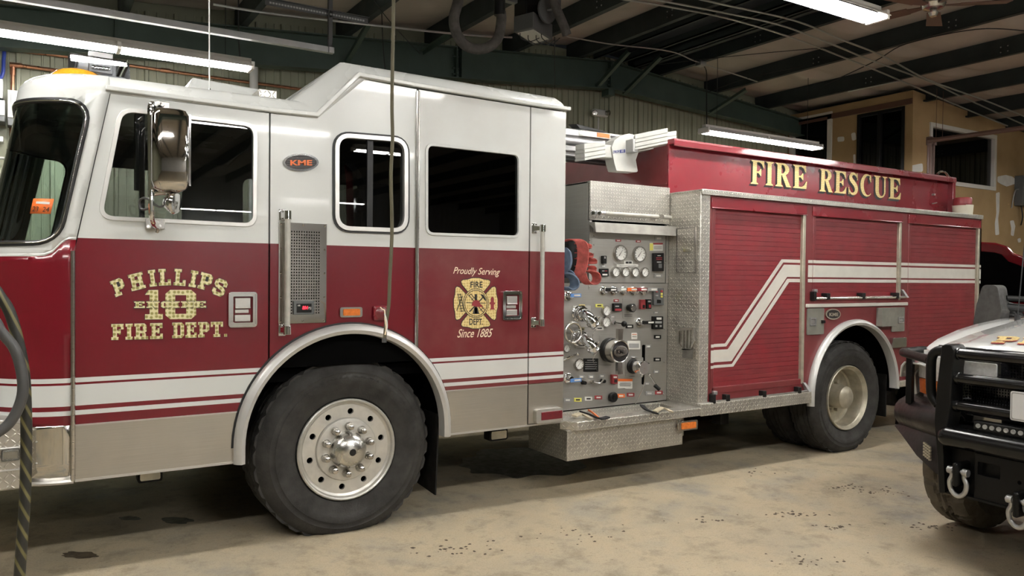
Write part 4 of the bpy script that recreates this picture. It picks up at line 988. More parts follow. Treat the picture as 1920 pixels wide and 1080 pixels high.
# wheel arch lining
mb = MB(); A = [(xarch(.50, -1), .50)]+[(x, z) for x, z in archpts(xarch(.60, -1), xarch(.60, 1), 20, AR)]+[(xarch(.52, 1), .52)]
mb.grid([[(x, .035, z) for x, z in A], [(x, .75, z) for x, z in A]]); mb.box(-.64, .64, .74, .75, .5, 1.25); mb.build('wheel_well', M['void'], FE)
# seats and belts that show through the glass
for x, y, zz in ((-.95, .42, 1.62), (.30, .40, 1.62), (.95, .40, 1.62)):
    mb = MB(); mb.box(x-.05, x+.10, y-.24, y+.24, 1.3, 1.82) if x < 0 else mb.box(x-.08, x+.06, y-.22, y+.22, 1.3, 2.15); mb.box(x-.5 if x < 0 else x-.4, x, y-.24, y+.24, 1.18, 1.38); mb.build('crew_seat', M['seat'], FE, .04)
mb = MB(); mb.ribbon(curve3([at(652, 310, Y=.16), at(655, 340, Y=.15), at(656, 380, Y=.15), at(657, 425, Y=.16)]), (.05, .02, 0), .004); mb.build('seat_belt', M['belt'], FE)
mb = MB(); mb.ribbon(curve3([at(655, 308, Y=.13), at(672, 330, Y=.12), at(677, 360, Y=.12), at(672, 395, Y=.12), at(670, 425, Y=.13)]), (.05, .02, 0), .012); mb.build('harness', M['seat'], FE)
p = at(672, 385, Y=.10); mb = MB(); mb.plate(rrect(p.x-.03, p.x+.03, p.z-.045, p.z+.045, .012), [rrect(p.x-.018, p.x+.018, p.z-.03, p.z+.01, .008)], p.y, p.y+.008); mb.build('buckle', M['chrome'], FE)
mb = MB()
for uu in (806, 820, 840):
    c = at(uu, 395, Y=.25); mb.cyl((c.x, c.y, c.z-.14), (c.x, c.y, c.z), .03, n=12); mb.sphere(c, .03, 10)
mb.build('air_bottle', M['chrome_dull'], FE)
mb = MB(); mb.ribbon(curve3([at(868, 370, Y=.2), at(872, 395, Y=.2), at(876, 420, Y=.2)]), (.05, .01, 0), .01, 0); mb.tube([at(873, 348, Y=.2), at(873, 380, Y=.19)], .008, 6); mb.tube([at(874, 390, Y=.18), at(893, 399, Y=.18)], .006, 6); mb.build('equipment_strap', M['greytag'], FE)
c = at(640, 345, Y=.3)
# steering wheel
mb = MB(); c = Vector((-1.2, .55, 1.72)); ax = Vector((.5, 0, .85)).normalized(); a = ax.cross(Vector((0,1,0))).normalized(); b = ax.cross(a)
ringp = [c+a*(.22*cos(2*pi*k/28))+b*(.22*sin(2*pi*k/28)) for k in range(29)]; mb.tube(ringp, .015, 8)
for k in (0, 9, 19): mb.tube([c, ringp[k]], .012, 6)
mb.cyl(c, c-ax*.3, .03, n=10); mb.build('steering_wheel', M['black'], FE)
# --- stripes need no part: they are in the paint. Lettering on the front door
f0 = fnY(0.0)
mb = MB(); shadow = MB()
ltr = [('P', 255, 350), ('H', 460, 287), ('I', 634, 250), ('L', 775, 238), ('L', 948, 241), ('I', 1096, 258), ('P', 1232, 288), ('S', 1392, 354)]
for ch, cx, cy in ltr:
    g, gw = block(ch); h = 31.0; wdt = 30.0; ang = math.atan2(cx-830, 1500)*1.02
    cu, cv = 180+cx/6.0, 480+cy/6.0
    def f(x, y, ang=ang, cu=cu, cv=cv, gw=gw):
        dx = (x-gw/2)*wdt; dy = -(y-.5)*h
        return (cu+dx*cos(ang)-dy*sin(ang), cv+dx*sin(ang)+dy*cos(ang))
    for kk, (o_, hs) in enumerate(g):
        mb.plate([f(*p) for p in o_], [[f(*p) for p in q] for q in hs], -.0032-kk*.0002, -.0005, f0)
        shadow.plate([(p[0]+.0, p[1]+.0) for p in offset([f(*p) for p in o_], .8)], (), -.0010-kk*.0001, 0, f0)
mb.build('gold_name', M['gold'], D1); mb = MB()
put_glyphs(mb, block, '1', [(272, 599), (305, 598.5), (305, 543.5), (272, 544)], f0, th=.003)
put_glyphs(mb, block, '0', [(310, 598.5), (367.5, 598), (367.5, 543.5), (310, 543.5)], f0, th=.003)
mb.build('gold_numeral', M['gold'], D1); mb = MB()
put_glyphs(mb, block, 'FIRE', [(208.7, 637.5), (305.5, 635), (305.5, 605.5), (208.7, 607.8)], f0, th=.003, gap=.10)
mb.build('gold_lettering', M['gold'], D1); mb = MB()
put_glyphs(mb, block, 'DEPT.', [(323, 634), (426, 631), (426, 603), (323, 605)], f0, th=.003, gap=.09)
put_glyphs(shadow, block, 'FIRE', [(208.0, 638.2), (306.2, 635.8), (306.2, 604.8), (208.0, 607)], f0, th=.0012, gap=.10)
put_glyphs(shadow, block, 'DEPT.', [(322.3, 634.8), (426.8, 631.8), (426.8, 602.2), (322.3, 604.2)], f0, th=.0012, gap=.09)
put_glyphs(shadow, block, '1', [(271, 599.8), (306, 599.3), (306, 542.7), (271, 543.2)], f0, th=.0012)
mb.build('gold_lettering', M['gold'], D1)
put_glyphs(shadow, block, 'ENGINE', [(250, 578.6), (387.8, 577.8), (387.8, 563.6), (250, 564.2)], f0, th=.0042, gap=.10); shadow.build('letter_outline', M['ink'], D1)
mb = MB(); put_glyphs(mb, block, 'ENGINE', [(251.5, 577.4), (386.3, 576.8), (386.3, 564.8), (251.5, 565.3)], f0, th=.0056, gap=.10); mb.build('gold_lettering', M['gold'], D1)
# --- emblem on the rear door
EMu, EMv = 891.7, 568.5
def em(pts): return [(EMu+x*40.8, EMv-y*47.2) for x, y in pts]
petal = [(-.60, .92), (-.36, .94), (-.15, 1.0), (.15, 1.0), (.36, .94), (.60, .92), (.66, .86), (.62, .74), (.30, .40), (-.30, .40), (-.62, .74), (-.66, .86)]
def rot(p, k):
    for _ in range(k): p = [(-y, x) for x, y in p]
    return p
mbk = MB(); mbg = MB(); mbl = MB()
for k in range(4):
    mbk.prism(em(offset(rot(petal, k), .03)), -.0015, 0, f0); mbg.prism(em(rot(petal, k)), -.0028, 0, f0)
C_ = lambda r: em(ell(0, 0, r, r, 40))
mbk.prism(C_(.59), -.0036, 0, f0); mbg.prism(C_(.565), -.0042, 0, f0)
mbk.plate(C_(.525), [C_(.50)], -.0050, -.003, f0)
put_text(mbk, 'FIRE', (881.5, 539.5), (904.5, 539.5), (881.5, 528), lambda u, v: f0(u, v, -.0034), 0, 0, .02)
put_text(mbk, 'DEPT.', (879.5, 609), (905, 609), (879.5, 597.5), lambda u, v: f0(u, v, -.0034), 0, 0, .02)
def ln(mb, a, b, wd, c=-.0055, m=0): mb.prism([(EMu+x, EMv+y) for x, y in stroke([a, b], wd)], c, -.004, f0, m)
ln(mbk, (0, -17), (0, 20), 4.2); mbk.prism([(EMu+x, EMv+y) for x, y in ((-3, 8), (3, 8), (6, 20), (-6, 20))], -.0055, -.004, f0)
ln(mbk, (-14, -16), (14, 17), 1.2); ln(mbk, (-10, -18), (17, 13), 1.2)
for k in range(5): ln(mbk, (-12+k*5.5-2, -14+k*6.6+1), (-12+k*5.5+3, -14+k*6.6-3), 1)
ln(mbk, (15, -13), (-12, 16), 2.0); mbk.prism([(EMu+x, EMv+y) for x, y in ((8, -17), (14, -16), (18, -9), (19, -3), (13, -10))], -.0055, -.004, f0)
ln(mbk, (-18, -1), (18, 0), 1.2)
for k in range(7): ln(mbk, (-33+k*.7, -16+k*5.2), (-28+k*.7, -16.5+k*5.2), 1.0)
ln(mbk, (-25, -14), (-36, 14), 1.3); ln(mbk, (-34, -18), (-27, 16), .9); ln(mbk, (-29, -18), (-22, 16), .9)
mbr = MB(); mbr.prism([(EMu+x, EMv+y) for x, y in ((-8, 4), (-6, -3), (-1, -6), (5, -5), (8, 1), (14, 7), (6, 7), (-2, 6))], -.0065, -.004, f0)
mbr.prism([(EMu+x, EMv+y) for x, y in ((28, -9), (31, -13), (34, -9), (34, -2), (37, 0), (34, 3), (34, 9), (36, 12), (26, 12), (28, 9), (28, 3), (25, 0), (28, -3))], -.0036, -.002, f0)
mbg.build('emblem', M['gold_plain'], D2); mbk.build('emblem_lines', M['ink'], D2); mbr.build('emblem_red', M['redtag'], D2)
mb = MB(); put_text(mb, 'Proudly Serving', (849, 517), (936, 520), (851, 500.5), lambda u, v: f0(u, v, -.002), 0, .25, .006)
mb.build('cream_lettering', M['cream'], D2); mb = MB(); put_text(mb, 'Since 1885', (857, 633), (922, 632), (859, 617), lambda u, v: f0(u, v, -.002), 0, .25, .006); mb.build('cream_lettering', M['cream'], D2)
# --- makers badge (oval)
def badge(par, u, v, au, av, Y, name='badge', dull=False):
    f = fnY(Y); mb = MB(); mb.prism(ell(u, v, au, av, 32), -.012, 0, f); mb.prism(ell(u, v, au*.88, av*.80, 32), -.0135, -.010, f, 1)
    put_text(mb, 'KME', (u-au*.60, v+av*.36), (u+au*.62, v+av*.36), (u-au*.60, v-av*.26), lambda a, b: f(a, b, -.0155), 2, 0, .03)
    if not dull:
        for k in range(5): mb.prism(rect(u-au*.8, v-av*.5+k*av*.25-.16, u+au*.8, v-av*.5+k*av*.25+.16), -.0142, -.013, f, 0)
    return mb.build(name, [M['chrome'] if not dull else M['rim_rear'], M['ink'], M['orange'] if not dull else M['rim_rear']], par)
badge(MID, 563, 304.8, 33.5, 16.5, 0.0)
# --- door handles (recessed paddles)
def paddle(par, u0, u1, v0, v1):
    (x0, za), (x1, zb) = S(u0, v1), S(u1, v0); w_, h_ = x1-x0, zb-za
    mb = MB(); o = rrect(x0, x1, za, zb, .02, 5); i = rrect(x0+w_*.17, x1-w_*.15, za+h_*.13, zb-h_*.13, .006)
    mb.plate(o, [i], -.016, .0); mb.plate(offset(o, .0), [offset(o, -.010)], -.020, -.012); h = mb.build('door_handle', M['chrome'], par, .005, label='recessed chrome paddle handle')
    return h, (x0+w_*.17, x1-w_*.15, za+h_*.13, zb-h_*.13)
def paddle_parts(par, r):
    x0, x1, z0, z1 = r; H = z1-z0
    mb = MB(); mb.box(x0, x1, .001, .004, z0, z1); mb.build('handle_recess', M['hood_steel'], par)
    mb = MB(); mb.box(x0+.01, x1-.012, -.012, -.002, z1-H*.42, z1-H*.06); mb.box(x0+.01, x1-.012, -.016, -.006, z1-H*.46, z1-H*.40)
    mb.box(x0+.01, x1-.02, -.008, -.001, z0+H*.36, z0+H*.50); mb.box(x0+.008, x1-.012, -.012, -.002, z0+H*.04, z0+H*.30); mb.build('handle_paddle', M['alu_trim'], par, .003)
h, r = paddle(D1, 427, 481, 547, 614); paddle_parts(D1, r)
h, r = paddle(D2, 940.3, 976.7, 545.5, 600); paddle_parts(D2, r)
# --- vent panel with square mesh, controller and grab rails
P0 = px([(521.5, 607), (611, 604.6), (611.5, 420.5), (521.5, 416.7)])
x0 = P0[0][0]; x1 = P0[1][0]; z0 = (P0[0][1]+P0[1][1])/2; z1 = (P0[2][1]+P0[3][1])/2
g0 = S(543.5, 590); g1 = S(600, 433.5); nx, nz = 12, 29; holes = []
cw = (g1[0]-g0[0])/nx; chh = (g1[1]-g0[1])/nz
mb = MB(); mb.plate([(x0, z0), (x1, z0), (x1, z1), (x0, z1)], [[(g0[0], g0[1]), (g1[0], g0[1]), (g1[0], g1[1]), (g0[0], g1[1])]], -.006, -.002)
for k in range(nx+1): mb.box(g0[0]+k*cw-.0042, g0[0]+k*cw+.0042, -.0058, -.0035, g0[1], g1[1])
for k in range(nz+1): mb.box(g0[0], g1[0], -.0056, -.0032, g0[1]+k*chh-.0042, g0[1]+k*chh+.0042)
for k in range(5):
    for xx in (x0+.012, x1-.012): mb.sphere((xx, -.006, z0+.012+(z1-z0-.024)*k/4), .006, 8)
mb.sphere(((x0+x1)/2, -.006, z0+.012), .006, 8); mb.sphere(((x0+x1)/2, -.006, z1-.012), .006, 8)
V = mb.build('vent_panel', M['steel_mirror'], FE)
mb = MB(); mb.box(g0[0]-.005, g1[0]+.005, -.0022, -.0005, g0[1]-.005, g1[1]+.005); mb.build('vent_backing', M['void'], V)
q0 = S(548.7, 590); q1 = S(587, 563.5); mb = MB(); mb.box(q0[0], q1[0], -.022, -.006, q0[1], q1[1]); mb.build('pressure_controller', M['greybox'], V, .004)
mb = MB(); a = S(554, 586); b = S(582, 569); mb.box(a[0], b[0], -.0235, -.021, a[1], b[1]); mb.build('controller_face', M['black_gloss'], V)
mb = MB(); put_text(mb, '884', (564.5, 580), (575, 580), (564.5, 573.5), lambda u, v: fnY(0)(u, v, -.0245), 0, .2, .03); mb.build('controller_digits', M['led_red'], V)
mb = MB(); put_text(mb, 'PSI', (576, 580), (581, 580), (576, 575), lambda u, v: fnY(0)(u, v, -.0245), 0); put_text(mb, 'AIR', (555.5, 574), (561, 574), (555.5, 571), lambda u, v: fnY(0)(u, v, -.0245), 0); mb.build('controller_print', M['paper'], V)
def grab(u, v0, v1, bu0, bu1, r=.016):
    x = S(u, v0, -.055)[0]; za = S(u, v1, -.055)[1]; zb = S(u, v0, -.055)[1]
    mb = MB(); mb.cyl((x, -.055, za), (x, -.055, zb), r, n=14); g = mb.build('grab_rail', M['rail'], FE)
    for zz, s in ((zb, 1), (za, -1)):
        bx = (S(bu0, v0)[0]+S(bu1, v0)[0])/2
        mb = MB(); mb.box(bx-.020, bx+.020, -.008, 0, zz-.035, zz+.035); mb.hexa([(bx-.014, -.006, zz-.018), (bx+.014, -.006, zz-.018), (x+.012, -.055, zz-.014), (x-.012, -.055, zz-.014)], [(bx-.014, -.006, zz+.018), (bx+.014, -.006, zz+.018), (x+.012, -.055, zz+.014), (x-.012, -.055, zz+.014)])
        mb.cyl((x, -.055, zz-.025), (x, -.055, zz+.025), r+.006, n=14)
        for dz in (-.024, .024): mb.sphere((bx, -.010, zz+dz), .006, 8)
        mb.build('rail_bracket', M['chrome'], g, .003)
grab(539.5, 403, 619, 524.5, 534); grab(1017.5, 428, 605, 998, 1004, .0155)
# --- marker lamps
def marker(par, u0, u1, v0, v1, lens, Y=0.0, bez=.2, name='marker_lamp', proud=.022):
    (x0, z0), (x1, z1) = S(u0, v1, Y), S(u1, v0, Y); w_, h_ = x1-x0, z1-z0
    o = rrect(x0, x1, z0, z1, h_*.22); i = rrect(x0+w_*.14, x1-w_*.12, z0+h_*.17, z1-h_*.17, h_*.12)
    mb = MB(); mb.plate(o, [i], Y-proud*.7, Y); b = mb.build(name, M['chrome_dull'], par, .003)
    mb = MB(); mb.prism(i, Y-proud, Y); mb.build('lens', lens, b, .006); return b
marker(FE, 636, 678, 575.5, 595, M['amber'])
(x0, z0), (x1, z1) = S(698, 601), S(727, 572.5)
mb = MB(); mb.box(x0, x1, -.03, 0, z0, z1); c = marker_red = mb.build('corner_lamp', M['red'], FE, .012); mb = MB(); c0 = S(711.5, 586.5); mb.lathe([(0, .045), (.025, .043), (.038, .034), (.038, .03)], (c0[0], 0, c0[1]), (0, -1, 0), 20); mb.build('lens', M['red_lens'], marker_red)
# red reflector at the rear lower corner
(x0, z0), (x1, z1) = S(999.8, 793), S(1048.8, 762)
mb = MB(); mb.prism(rrect(x0, x1, z0, z1, .02), -.04, 0); rf_ = mb.build('reflector_housing', M['alu_trim'], FE, .012); mb = MB(); mb.box(x0+.04, x1-.004, -.044, -.036, z0+.02, z1-.02); mb.build('reflector', M['red_lens'], rf_, .003)
# --- wheel arch flares
def flare(cx, cz, ro, ri, zl_, zr_, name, m, legs=True, x_l=None, x_r=None):
    n = 40; outer = []
    pts = []
    for k in range(n+1):
        t = pi-pi*k/n; pts.append((cx, cz, t))
    prof = [(ro, .0), (ro+.004, -.02), (ro-.01, -.045), (ri+.022, -.058), (ri, -.045), (ri-.004, -.01), (ri-.004, .03)]
    rows = []
    rows.append([(cx-r, y, zl_) for r, y in prof])
    for (a, b, t) in pts: rows.append([(a+r*cos(t), y, b+r*sin(t)) for r, y in prof])
    rows.append([(cx+r, y, zr_) for r, y in prof])
    mb = MB(); mb.grid(rows); o = mb.build(name, m, FE, angle=50); return o
flare(ACX, ACZ, .672, .618, .505, .528, 'wheel_arch_flare', M['flare'])
mb = MB(); mb.plate([(ACX+.685*cos(pi-pi*k/30), ACZ+.685*sin(pi-pi*k/30)) for k in range(31)]+[(ACX+.66*cos(pi*k/30), ACZ+.66*sin(pi*k/30)) for k in range(31)], (), -.004, .0); mb.build('flare_seal', M['gasket'], FE)
# mud flap
a = at(800, 800, Y=.10); b = at(835, 920, Y=.10); mb = MB()
mb.hexa([(.60, .04, b.z), (.61, .46, b.z+.02), (.62, .46, b.z+.02), (.61, .04, b.z)], [(.62, .04, .66), (.62, .46, .66), (.63, .46, .66), (.63, .04, .66)]); mb.build('mud_flap', M['chassis'], FE)
# --- mirror
ym = -.26; c = at(315, 283, Y=ym)
mt = at(315, 206, Y=ym).z; mbz = at(315, 361, Y=ym).z
def plan(zf, s): return [(c.x+x*s*1.0, c.y+y*s) for x, y in rp([(-.085, -.085), (.085, -.10), (.085, .10), (-.075, .09)], [.05, .02, .02, .05], 5)]
rows = []
for z, s in ((mt, .55), (mt-.012, .85), (mt-.04, 1.0), (mbz+.05, 1.0), (mbz+.015, .88), (mbz, .55)): rows.append([(x, y, z) for x, y in plan(z, s)])
mb = MB(); mb.grid(rows, closed=True); n = len(rows[0]); mb.F(range(n-1, -1, -1), 0); L = len(mb.v); mb.F(range(L-n, L), 0)
MR = mb.build('side_mirror', M['steel_mirror'], FE, angle=50, label='tall polished mirror head on a tubular arm')
mb = MB(); mb.box(c.x+.083, c.x+.092, c.y-.09, c.y+.085, mbz+.03, mt-.03); mb.build('mirror_glass', M['chrome'], MR); 
mb = MB(); xo = at(283, 300, Y=ym).x
A = [at(300, 198, Y=-.0), at(293, 196, Y=-.12), at(286, 194, Y=ym+.02), at(282, 202, Y=ym), at(282, 240, Y=ym), at(283, 330, Y=ym), at(284, 390, Y=ym), at(285, 412, Y=ym+.02), at(292, 424, Y=-.14), at(300, 425, Y=0)]
mb.tube(curve3(A, 6), .013, 10); mb.cyl(at(283, 356, Y=ym), at(283, 366, Y=ym), .018, n=12); mb.build('mirror_arm', M['chrome'], MR)
mb = MB()
for (u, v) in ((292, 197), (297, 195), (303, 197)): p = at(u, v, Y=-.20); mb.cyl(p-Vector((0,.03,0)), p+Vector((0,.05,0)), .012, n=8)
p = at(300, 200, Y=-.01); mb.box(p.x-.04, p.x+.04, -.05, 0, p.z-.02, p.z+.02); p = at(291, 421, Y=0); mb.box(p.x-.05, p.x+.04, -.04, 0, p.z-.025, p.z+.025); mb.tube(curve3([at(292, 425, Y=-.12), at(296, 430, Y=-.1), at(294, 436, Y=-.09)]), .008, 8); mb.build('mirror_clamp', M['chrome_dull'], MR, .003)
p = at(327, 381, Y=ym-.02); mb = MB(); mb.lathe([(0, -.05), (.03, -.045), (.05, -.015), (.055, .0), (.05, .012), (0, .018)], p, (.75, -.55, -.1), 22); mb.build('spot_mirror', M['chrome'], MR)
mb = MB(); mb.tube(curve3([at(286, 364, Y=ym), at(300, 362, Y=ym), at(320, 362, Y=ym), at(326, 368, Y=ym)]), .010, 8); mb.build('spot_mirror_arm', M['chrome_dull'], MR)
mb = MB(); mb.tube(curve3([at(283, 390, Y=ym), at(266, 392, Y=ym+.05), at(262, 376, Y=ym+.05), at(275, 372, Y=ym), at(300, 388, Y=ym), at(318, 372, Y=ym)]), .006, 6); mb.build('mirror_cable', M['hose_grey'], MR)
# --- roof equipment
yl = .34; p = at(128, 138, Y=yl); q = at(245, 138, Y=yl); zt_ = at(130, 97, Y=yl).z; zb_ = p.z-.005
LB0 = p.x; LB1 = q.x
mb = MB(); o = [(LB0, yl+.12), (LB0+.02, yl), (LB1-.10, yl-.06), (LB1, yl+.02), (LB1, 2.1), (LB0, 2.1)]
mb.hexa([(LB0, yl, zb_), (LB1, yl-.02, zb_), (LB1, 2.1, zb_), (LB0, 2.1, zb_)], [(LB0, yl, zt_), (LB1-.01, yl-.02, zt_-.01), (LB1-.01, 2.1, zt_-.01), (LB0, 2.1, zt_)])
LB = mb.build('light_bar', M['clear'], FE, .012, label='clear-lensed light bar with LED module')
mb = MB(); mb.box(LB0+.01, LB1-.01, yl+.03, 2.08, zb_-.035, zb_); mb.build('light_bar_base', M['greybox'], LB, .004)
mb = MB(); mb.box(LB0+.012, LB1-.02, yl+.03, 2.05, zb_+.008, zb_+.03); mb.box(LB0+.05, LB1-.07, yl+.035, 2.05, zb_+.03, zt_-.025); mb.build('reflector_tray', M['led_tray'], LB, .004)
a = at(166, 137, Y=yl+.015); b = at(212, 101, Y=yl+.015); mb = MB(); mb.box(a.x, b.x, yl+.015, yl+.06, a.z+.01, b.z); mb.build('led_module', M['galv'], LB, .004)
mb = MB()
for r_ in range(2):
    for k in range(5):
        mb.lathe([(0, .012), (.010, .010), (.014, 0)], (a.x+.025+(b.x-a.x-.05)*k/4, yl+.014, a.z+.035+r_*.045), (0, -1, 0), 10)
mb.build('led_lens', M['chrome'], LB)
c = at(146, 140, Y=.30); mb = MB(); mb.lathe([(.13, -.02), (.135, .0), (.125, .02), (.10, .045), (.05, .062), (0, .066)], (c.x, .30, 2.578), (0, 0, 1), 26); bl = mb.build('beacon', M['amber_bright'], FE, label='low amber dome light'); mb = MB(); mb.cyl((c.x, .30, 2.57), (c.x, .30, 2.585), .138, n=26); mb.build('beacon_base', M['black'], bl)
ya = .75; q = [at(330, 172, Y=ya), at(494, 190, Y=ya)]; zt_ = at(345, 141, Y=ya).z
mb = MB(); x0 = at(330, 160, Y=ya).x; x1 = at(494, 180, Y=ya).x
mb.hexa([(x0, ya, 2.575), (x1, ya, 2.575), (x1, 1.8, 2.575), (x0, 1.8, 2.575)], [(x0+.10, ya+.02, zt_), (x1, ya+.02, zt_-.02), (x1, 1.78, zt_-.02), (x0+.10, 1.78, zt_)]); mb.build('roof_air_conditioner', M['white'], FE, .012)
p = at(486, 188, Y=.5); q = at(520, 170, Y=.5); mb = MB(); mb.box(p.x, q.x, .5, .8, 2.575, q.z); mb.build('roof_box', M['diamond'], FE, .006)
p = at(393, 166, Y=.42); mb = MB(); mb.lathe([(.03, 0), (.028, .015), (.012, .05), (.006, .085), (0, .09)], (p.x, .42, 2.575), (0, 0, 1), 12); an = mb.build('antenna_base', M['chrome_dull'], FE); mb = MB(); mb.cyl((p.x, .42, 2.65), (p.x-.01, .42, 4.0), .0045, .003, n=6); mb.build('antenna_whip', M['whitebox'], an)
# --- bumper at the front
mb = MB(); xr = S(52, 850)[0]; mb.box(-2.5, xr, -.015, W+.015, .505, .835); BP = mb.build('front_bumper', M['diamond'], FE, .012)
mb = MB(); mb.box(-2.52, xr+.004, -.022, W+.022, .825, .85); mb.box(-2.51, xr+.003, -.02, .0, .705, .716); mb.box(-2.51, xr+.003, -.02, .0, .598, .608); mb.build('bumper_edge', M['alu_trim'], BP, .005)
a = S(2, 866, -.02); b = S(38, 840, -.02); mb = MB(); mb.box(a[0], b[0], -.035, -.014, a[1], b[1]); ml = mb.build('marker_lamp', M['clear'], BP, .008); mb = MB(); mb.box(a[0]+.01, b[0]-.01, -.024, -.016, a[1]+.01, b[1]-.012); mb.build('lamp_reflector', M['chrome_dull'], BP)
mb = MB(); mb.box(a[0]-.12, a[0]-.004, -.03, -.014, a[1], b[1]); mb.build('marker_lamp', M['red_lens'], BP, .006)
# small lamps under the sills
for u0, u1, v0, v1 in ((258, 305, 884, 907), (918, 952, 806, 828)):
    a = at(u0, v1, Y=.12); b = at(u1, v0, Y=.12); mb = MB(); mb.prism(rrect(a.x, b.x, a.z, b.z+.03, .015), .12, .2); s_ = mb.build('ground_lamp', M['chassis'], FE, .005); mb = MB(); mb.prism(rrect(a.x+.012, b.x-.012, a.z+.012, b.z, .01), .114, .125); mb.build('lens', M['rim_rear'], s_)
# ---------------------------------------------------------------- wheels and chassis
def tyre(cx, cz, y0, dirn, Rr, wid, floor_z, n=132, brown=False, parent=None, big=True):
    k = Rr/.556; h = lambda t: t*wid
    side = [(.300, .06), (.306, .03), (.318, .008), (.340, .0), (.372, -.012), (.400, -.018), (.404, -.021), (.440, -.021), (.444, -.017), (.470, -.014), (.474, -.016), (.480, -.012), (.508, .002), (.524, .016), (.540, .038)]
    prof = [((r if i < 4 else .318+(r-.318)*((Rr-.318)/(.556-.318))), t, 0) for i, (r, t) in enumerate(side)]
    tread = []; ys = [.105, .20, .215, .235, .25, .36, .375, .395, .41, .59, .605, .625, .64, .75, .765, .785, .80, .895]
    for i, t in enumerate(ys): tread.append((Rr-(.012 if i in (2, 3, 6, 7, 10, 11, 14, 15) else 0), t*wid, 1 if (t < .2 or t > .8) else 2))
    back = [(r, wid-t, 0) for r, t, q in prof[::-1]]
    P = prof[:]; P.append((Rr-.002, .095*wid, 1)); P += tread; P += back
    mb = MB(); rows = []
    for (r, t, q) in P:
        row = []
        for j in range(n):
            a = 2*pi*j/n; rr = r
            if q == 1 and j % 4 == 0: rr -= .016
            if q == 2 and j % 6 == (int(t*97) % 6): rr -= .008
            x = cx+rr*cos(a); z = cz+rr*sin(a); y = y0+dirn*t
            fl = floor_z+.003
            if z < fl:
                over = fl-z; z = fl; 
                if t < 0: y -= dirn*min(.012, over*.3)
            row.append((x, y, z))
        rows.append(row)
    mb.grid(rows, closed=True); return mb
def front_wheel(cx, cz, y0, dirn, label=None):
    mb = tyre(cx, cz, y0, dirn, .553, .385, fz(cx)); T = mb.build('tyre', M['tyre'], FE, angle=40)
    ax = (0, dirn, 0); o = (cx, y0, cz)
    mb = MB(); mb.lathe([(.308, .02), (.308, .0), (.300, -.006), (.292, .0), (.286, .02), (.275, .028), (.268, .03)], o, ax, 48); 
    mb.lathe([(.192, .022), (.186, .012), (.175, .010), (.10, .010)], o, ax, 48)
    fn = lambda a, b, c: (cx+a, y0+dirn*c, cz+b)
    hh = [ell(.229*cos(2*pi*(k+.32)/10), .229*sin(2*pi*(k+.32)/10), .0185, .0185, 16) for k in range(10)]
    mb.plate(ell(0, 0, .270, .270, 60), [ell(0, 0, .190, .190, 60)]+hh, .026, .045, fn)
    Rm = mb.build('wheel_rim', M['rim'], T)
    mb = MB(); mb.cyl((cx, y0+dirn*.12, cz), (cx, y0+dirn*.10, cz), .30, n=40); mb.build('wheel_back', M['void'], T)
    mb = MB(); mb.lathe([(.112, .012), (.112, -.005), (.110, -.022), (.102, -.046), (.084, -.068), (.057, -.083), (.026, -.090), (0, -.091)], o, ax, 36); mb.build('hub_cover', M['alu'], T)
    mb = MB(); mb.lathe([(.022, -.089), (.019, -.093), (0, -.0935)], o, ax, 20); mb.build('hub_plug', M['black'], T)
    for k in range(10):
        a = 2*pi*(k+.42)/10; c = Vector((cx+.142*cos(a), y0, cz+.142*sin(a)))
        mb = MB(); mb.lathe([(.025, .012), (.026, .0), (.024, -.006), (.021, -.010), (.021, -.034), (.017, -.046), (.008, -.052), (0, -.053)], c, ax, 14); mb.build('lug_nut', M['chrome_dull'], T)
    return T
HZ = S(653, 843.5, .02)[1]; HX = S(653, 843.5, .02)[0]
FT = front_wheel(HX, HZ, .03, 1)
front_wheel(HX, HZ, W-.03, -1)
# raised letters on the front tyre
mb = MB()
def arctext(mb, s, a0, a1, r0, r1, o, y):
    n = len(s)
    for i, ch in enumerate(s):
        if ch == ' ': continue
        vs, fs = tmesh(ch); am = a0+(a1-a0)*(i+.1)/n; ae = a0+(a1-a0)*(i+.9)/n; b = len(mb.v)
        for a, c in vs:
            t = am+(ae-am)*a; r = r0+(r1-r0)*c; mb.V((o[0]+r*cos(t), y, o[2]+r*sin(t)))
        for f in fs: mb.F([b+k for k in f], 0)
arctext(mb, 'ROADMASTER', R(128), R(62), .415, .452, (HX, 0, HZ), .03-.0225); arctext(mb, 'RM332', R(42), R(14), .415, .452, (HX, 0, HZ), .03-.0225)
mb.build('raised_lettering', M['tyre'], FT)
RHX, RHZ = S(1590, 746, .03)
def rear_wheel(y0, dirn):
    mb = tyre(RHX, RHZ, y0, dirn, .535, .27, fz(RHX)); T = mb.build('tyre', M['tyre'], FE, angle=40)
    ax = (0, dirn, 0); o = (RHX, y0, RHZ)
    mb = MB(); mb.lathe([(.308, .02), (.306, .0), (.299, -.006), (.291, .004), (.284, .02), (.272, .028), (.264, .06), (.262, .15), (.25, .165), (.20, .17), (.11, .172)], o, ax, 48); mb.build('wheel_rim', M['rim_rear'], T)
    mb = MB(); mb.lathe([(.112, .172), (.112, .06), (.105, .02), (.085, .002), (.05, -.008), (0, -.010)], o, ax, 32); mb.build('hub_cover', M['rim_rear'], T)
    for k in range(10):
        a = 2*pi*k/10; c = Vector((RHX+.142*cos(a), y0+dirn*.17, RHZ+.142*sin(a))); mb = MB(); mb.cyl(c, c-Vector((0, dirn*.035, 0)), .017, n=8); mb.build('lug_nut', M['rim_rear'], T)
    mb = tyre(RHX, RHZ, y0+dirn*.34, dirn, .535, .27, fz(RHX), n=96); mb.build('inner_tyre', M['tyre'], FE, angle=40)
rear_wheel(.03, 1); rear_wheel(W-.03, -1)
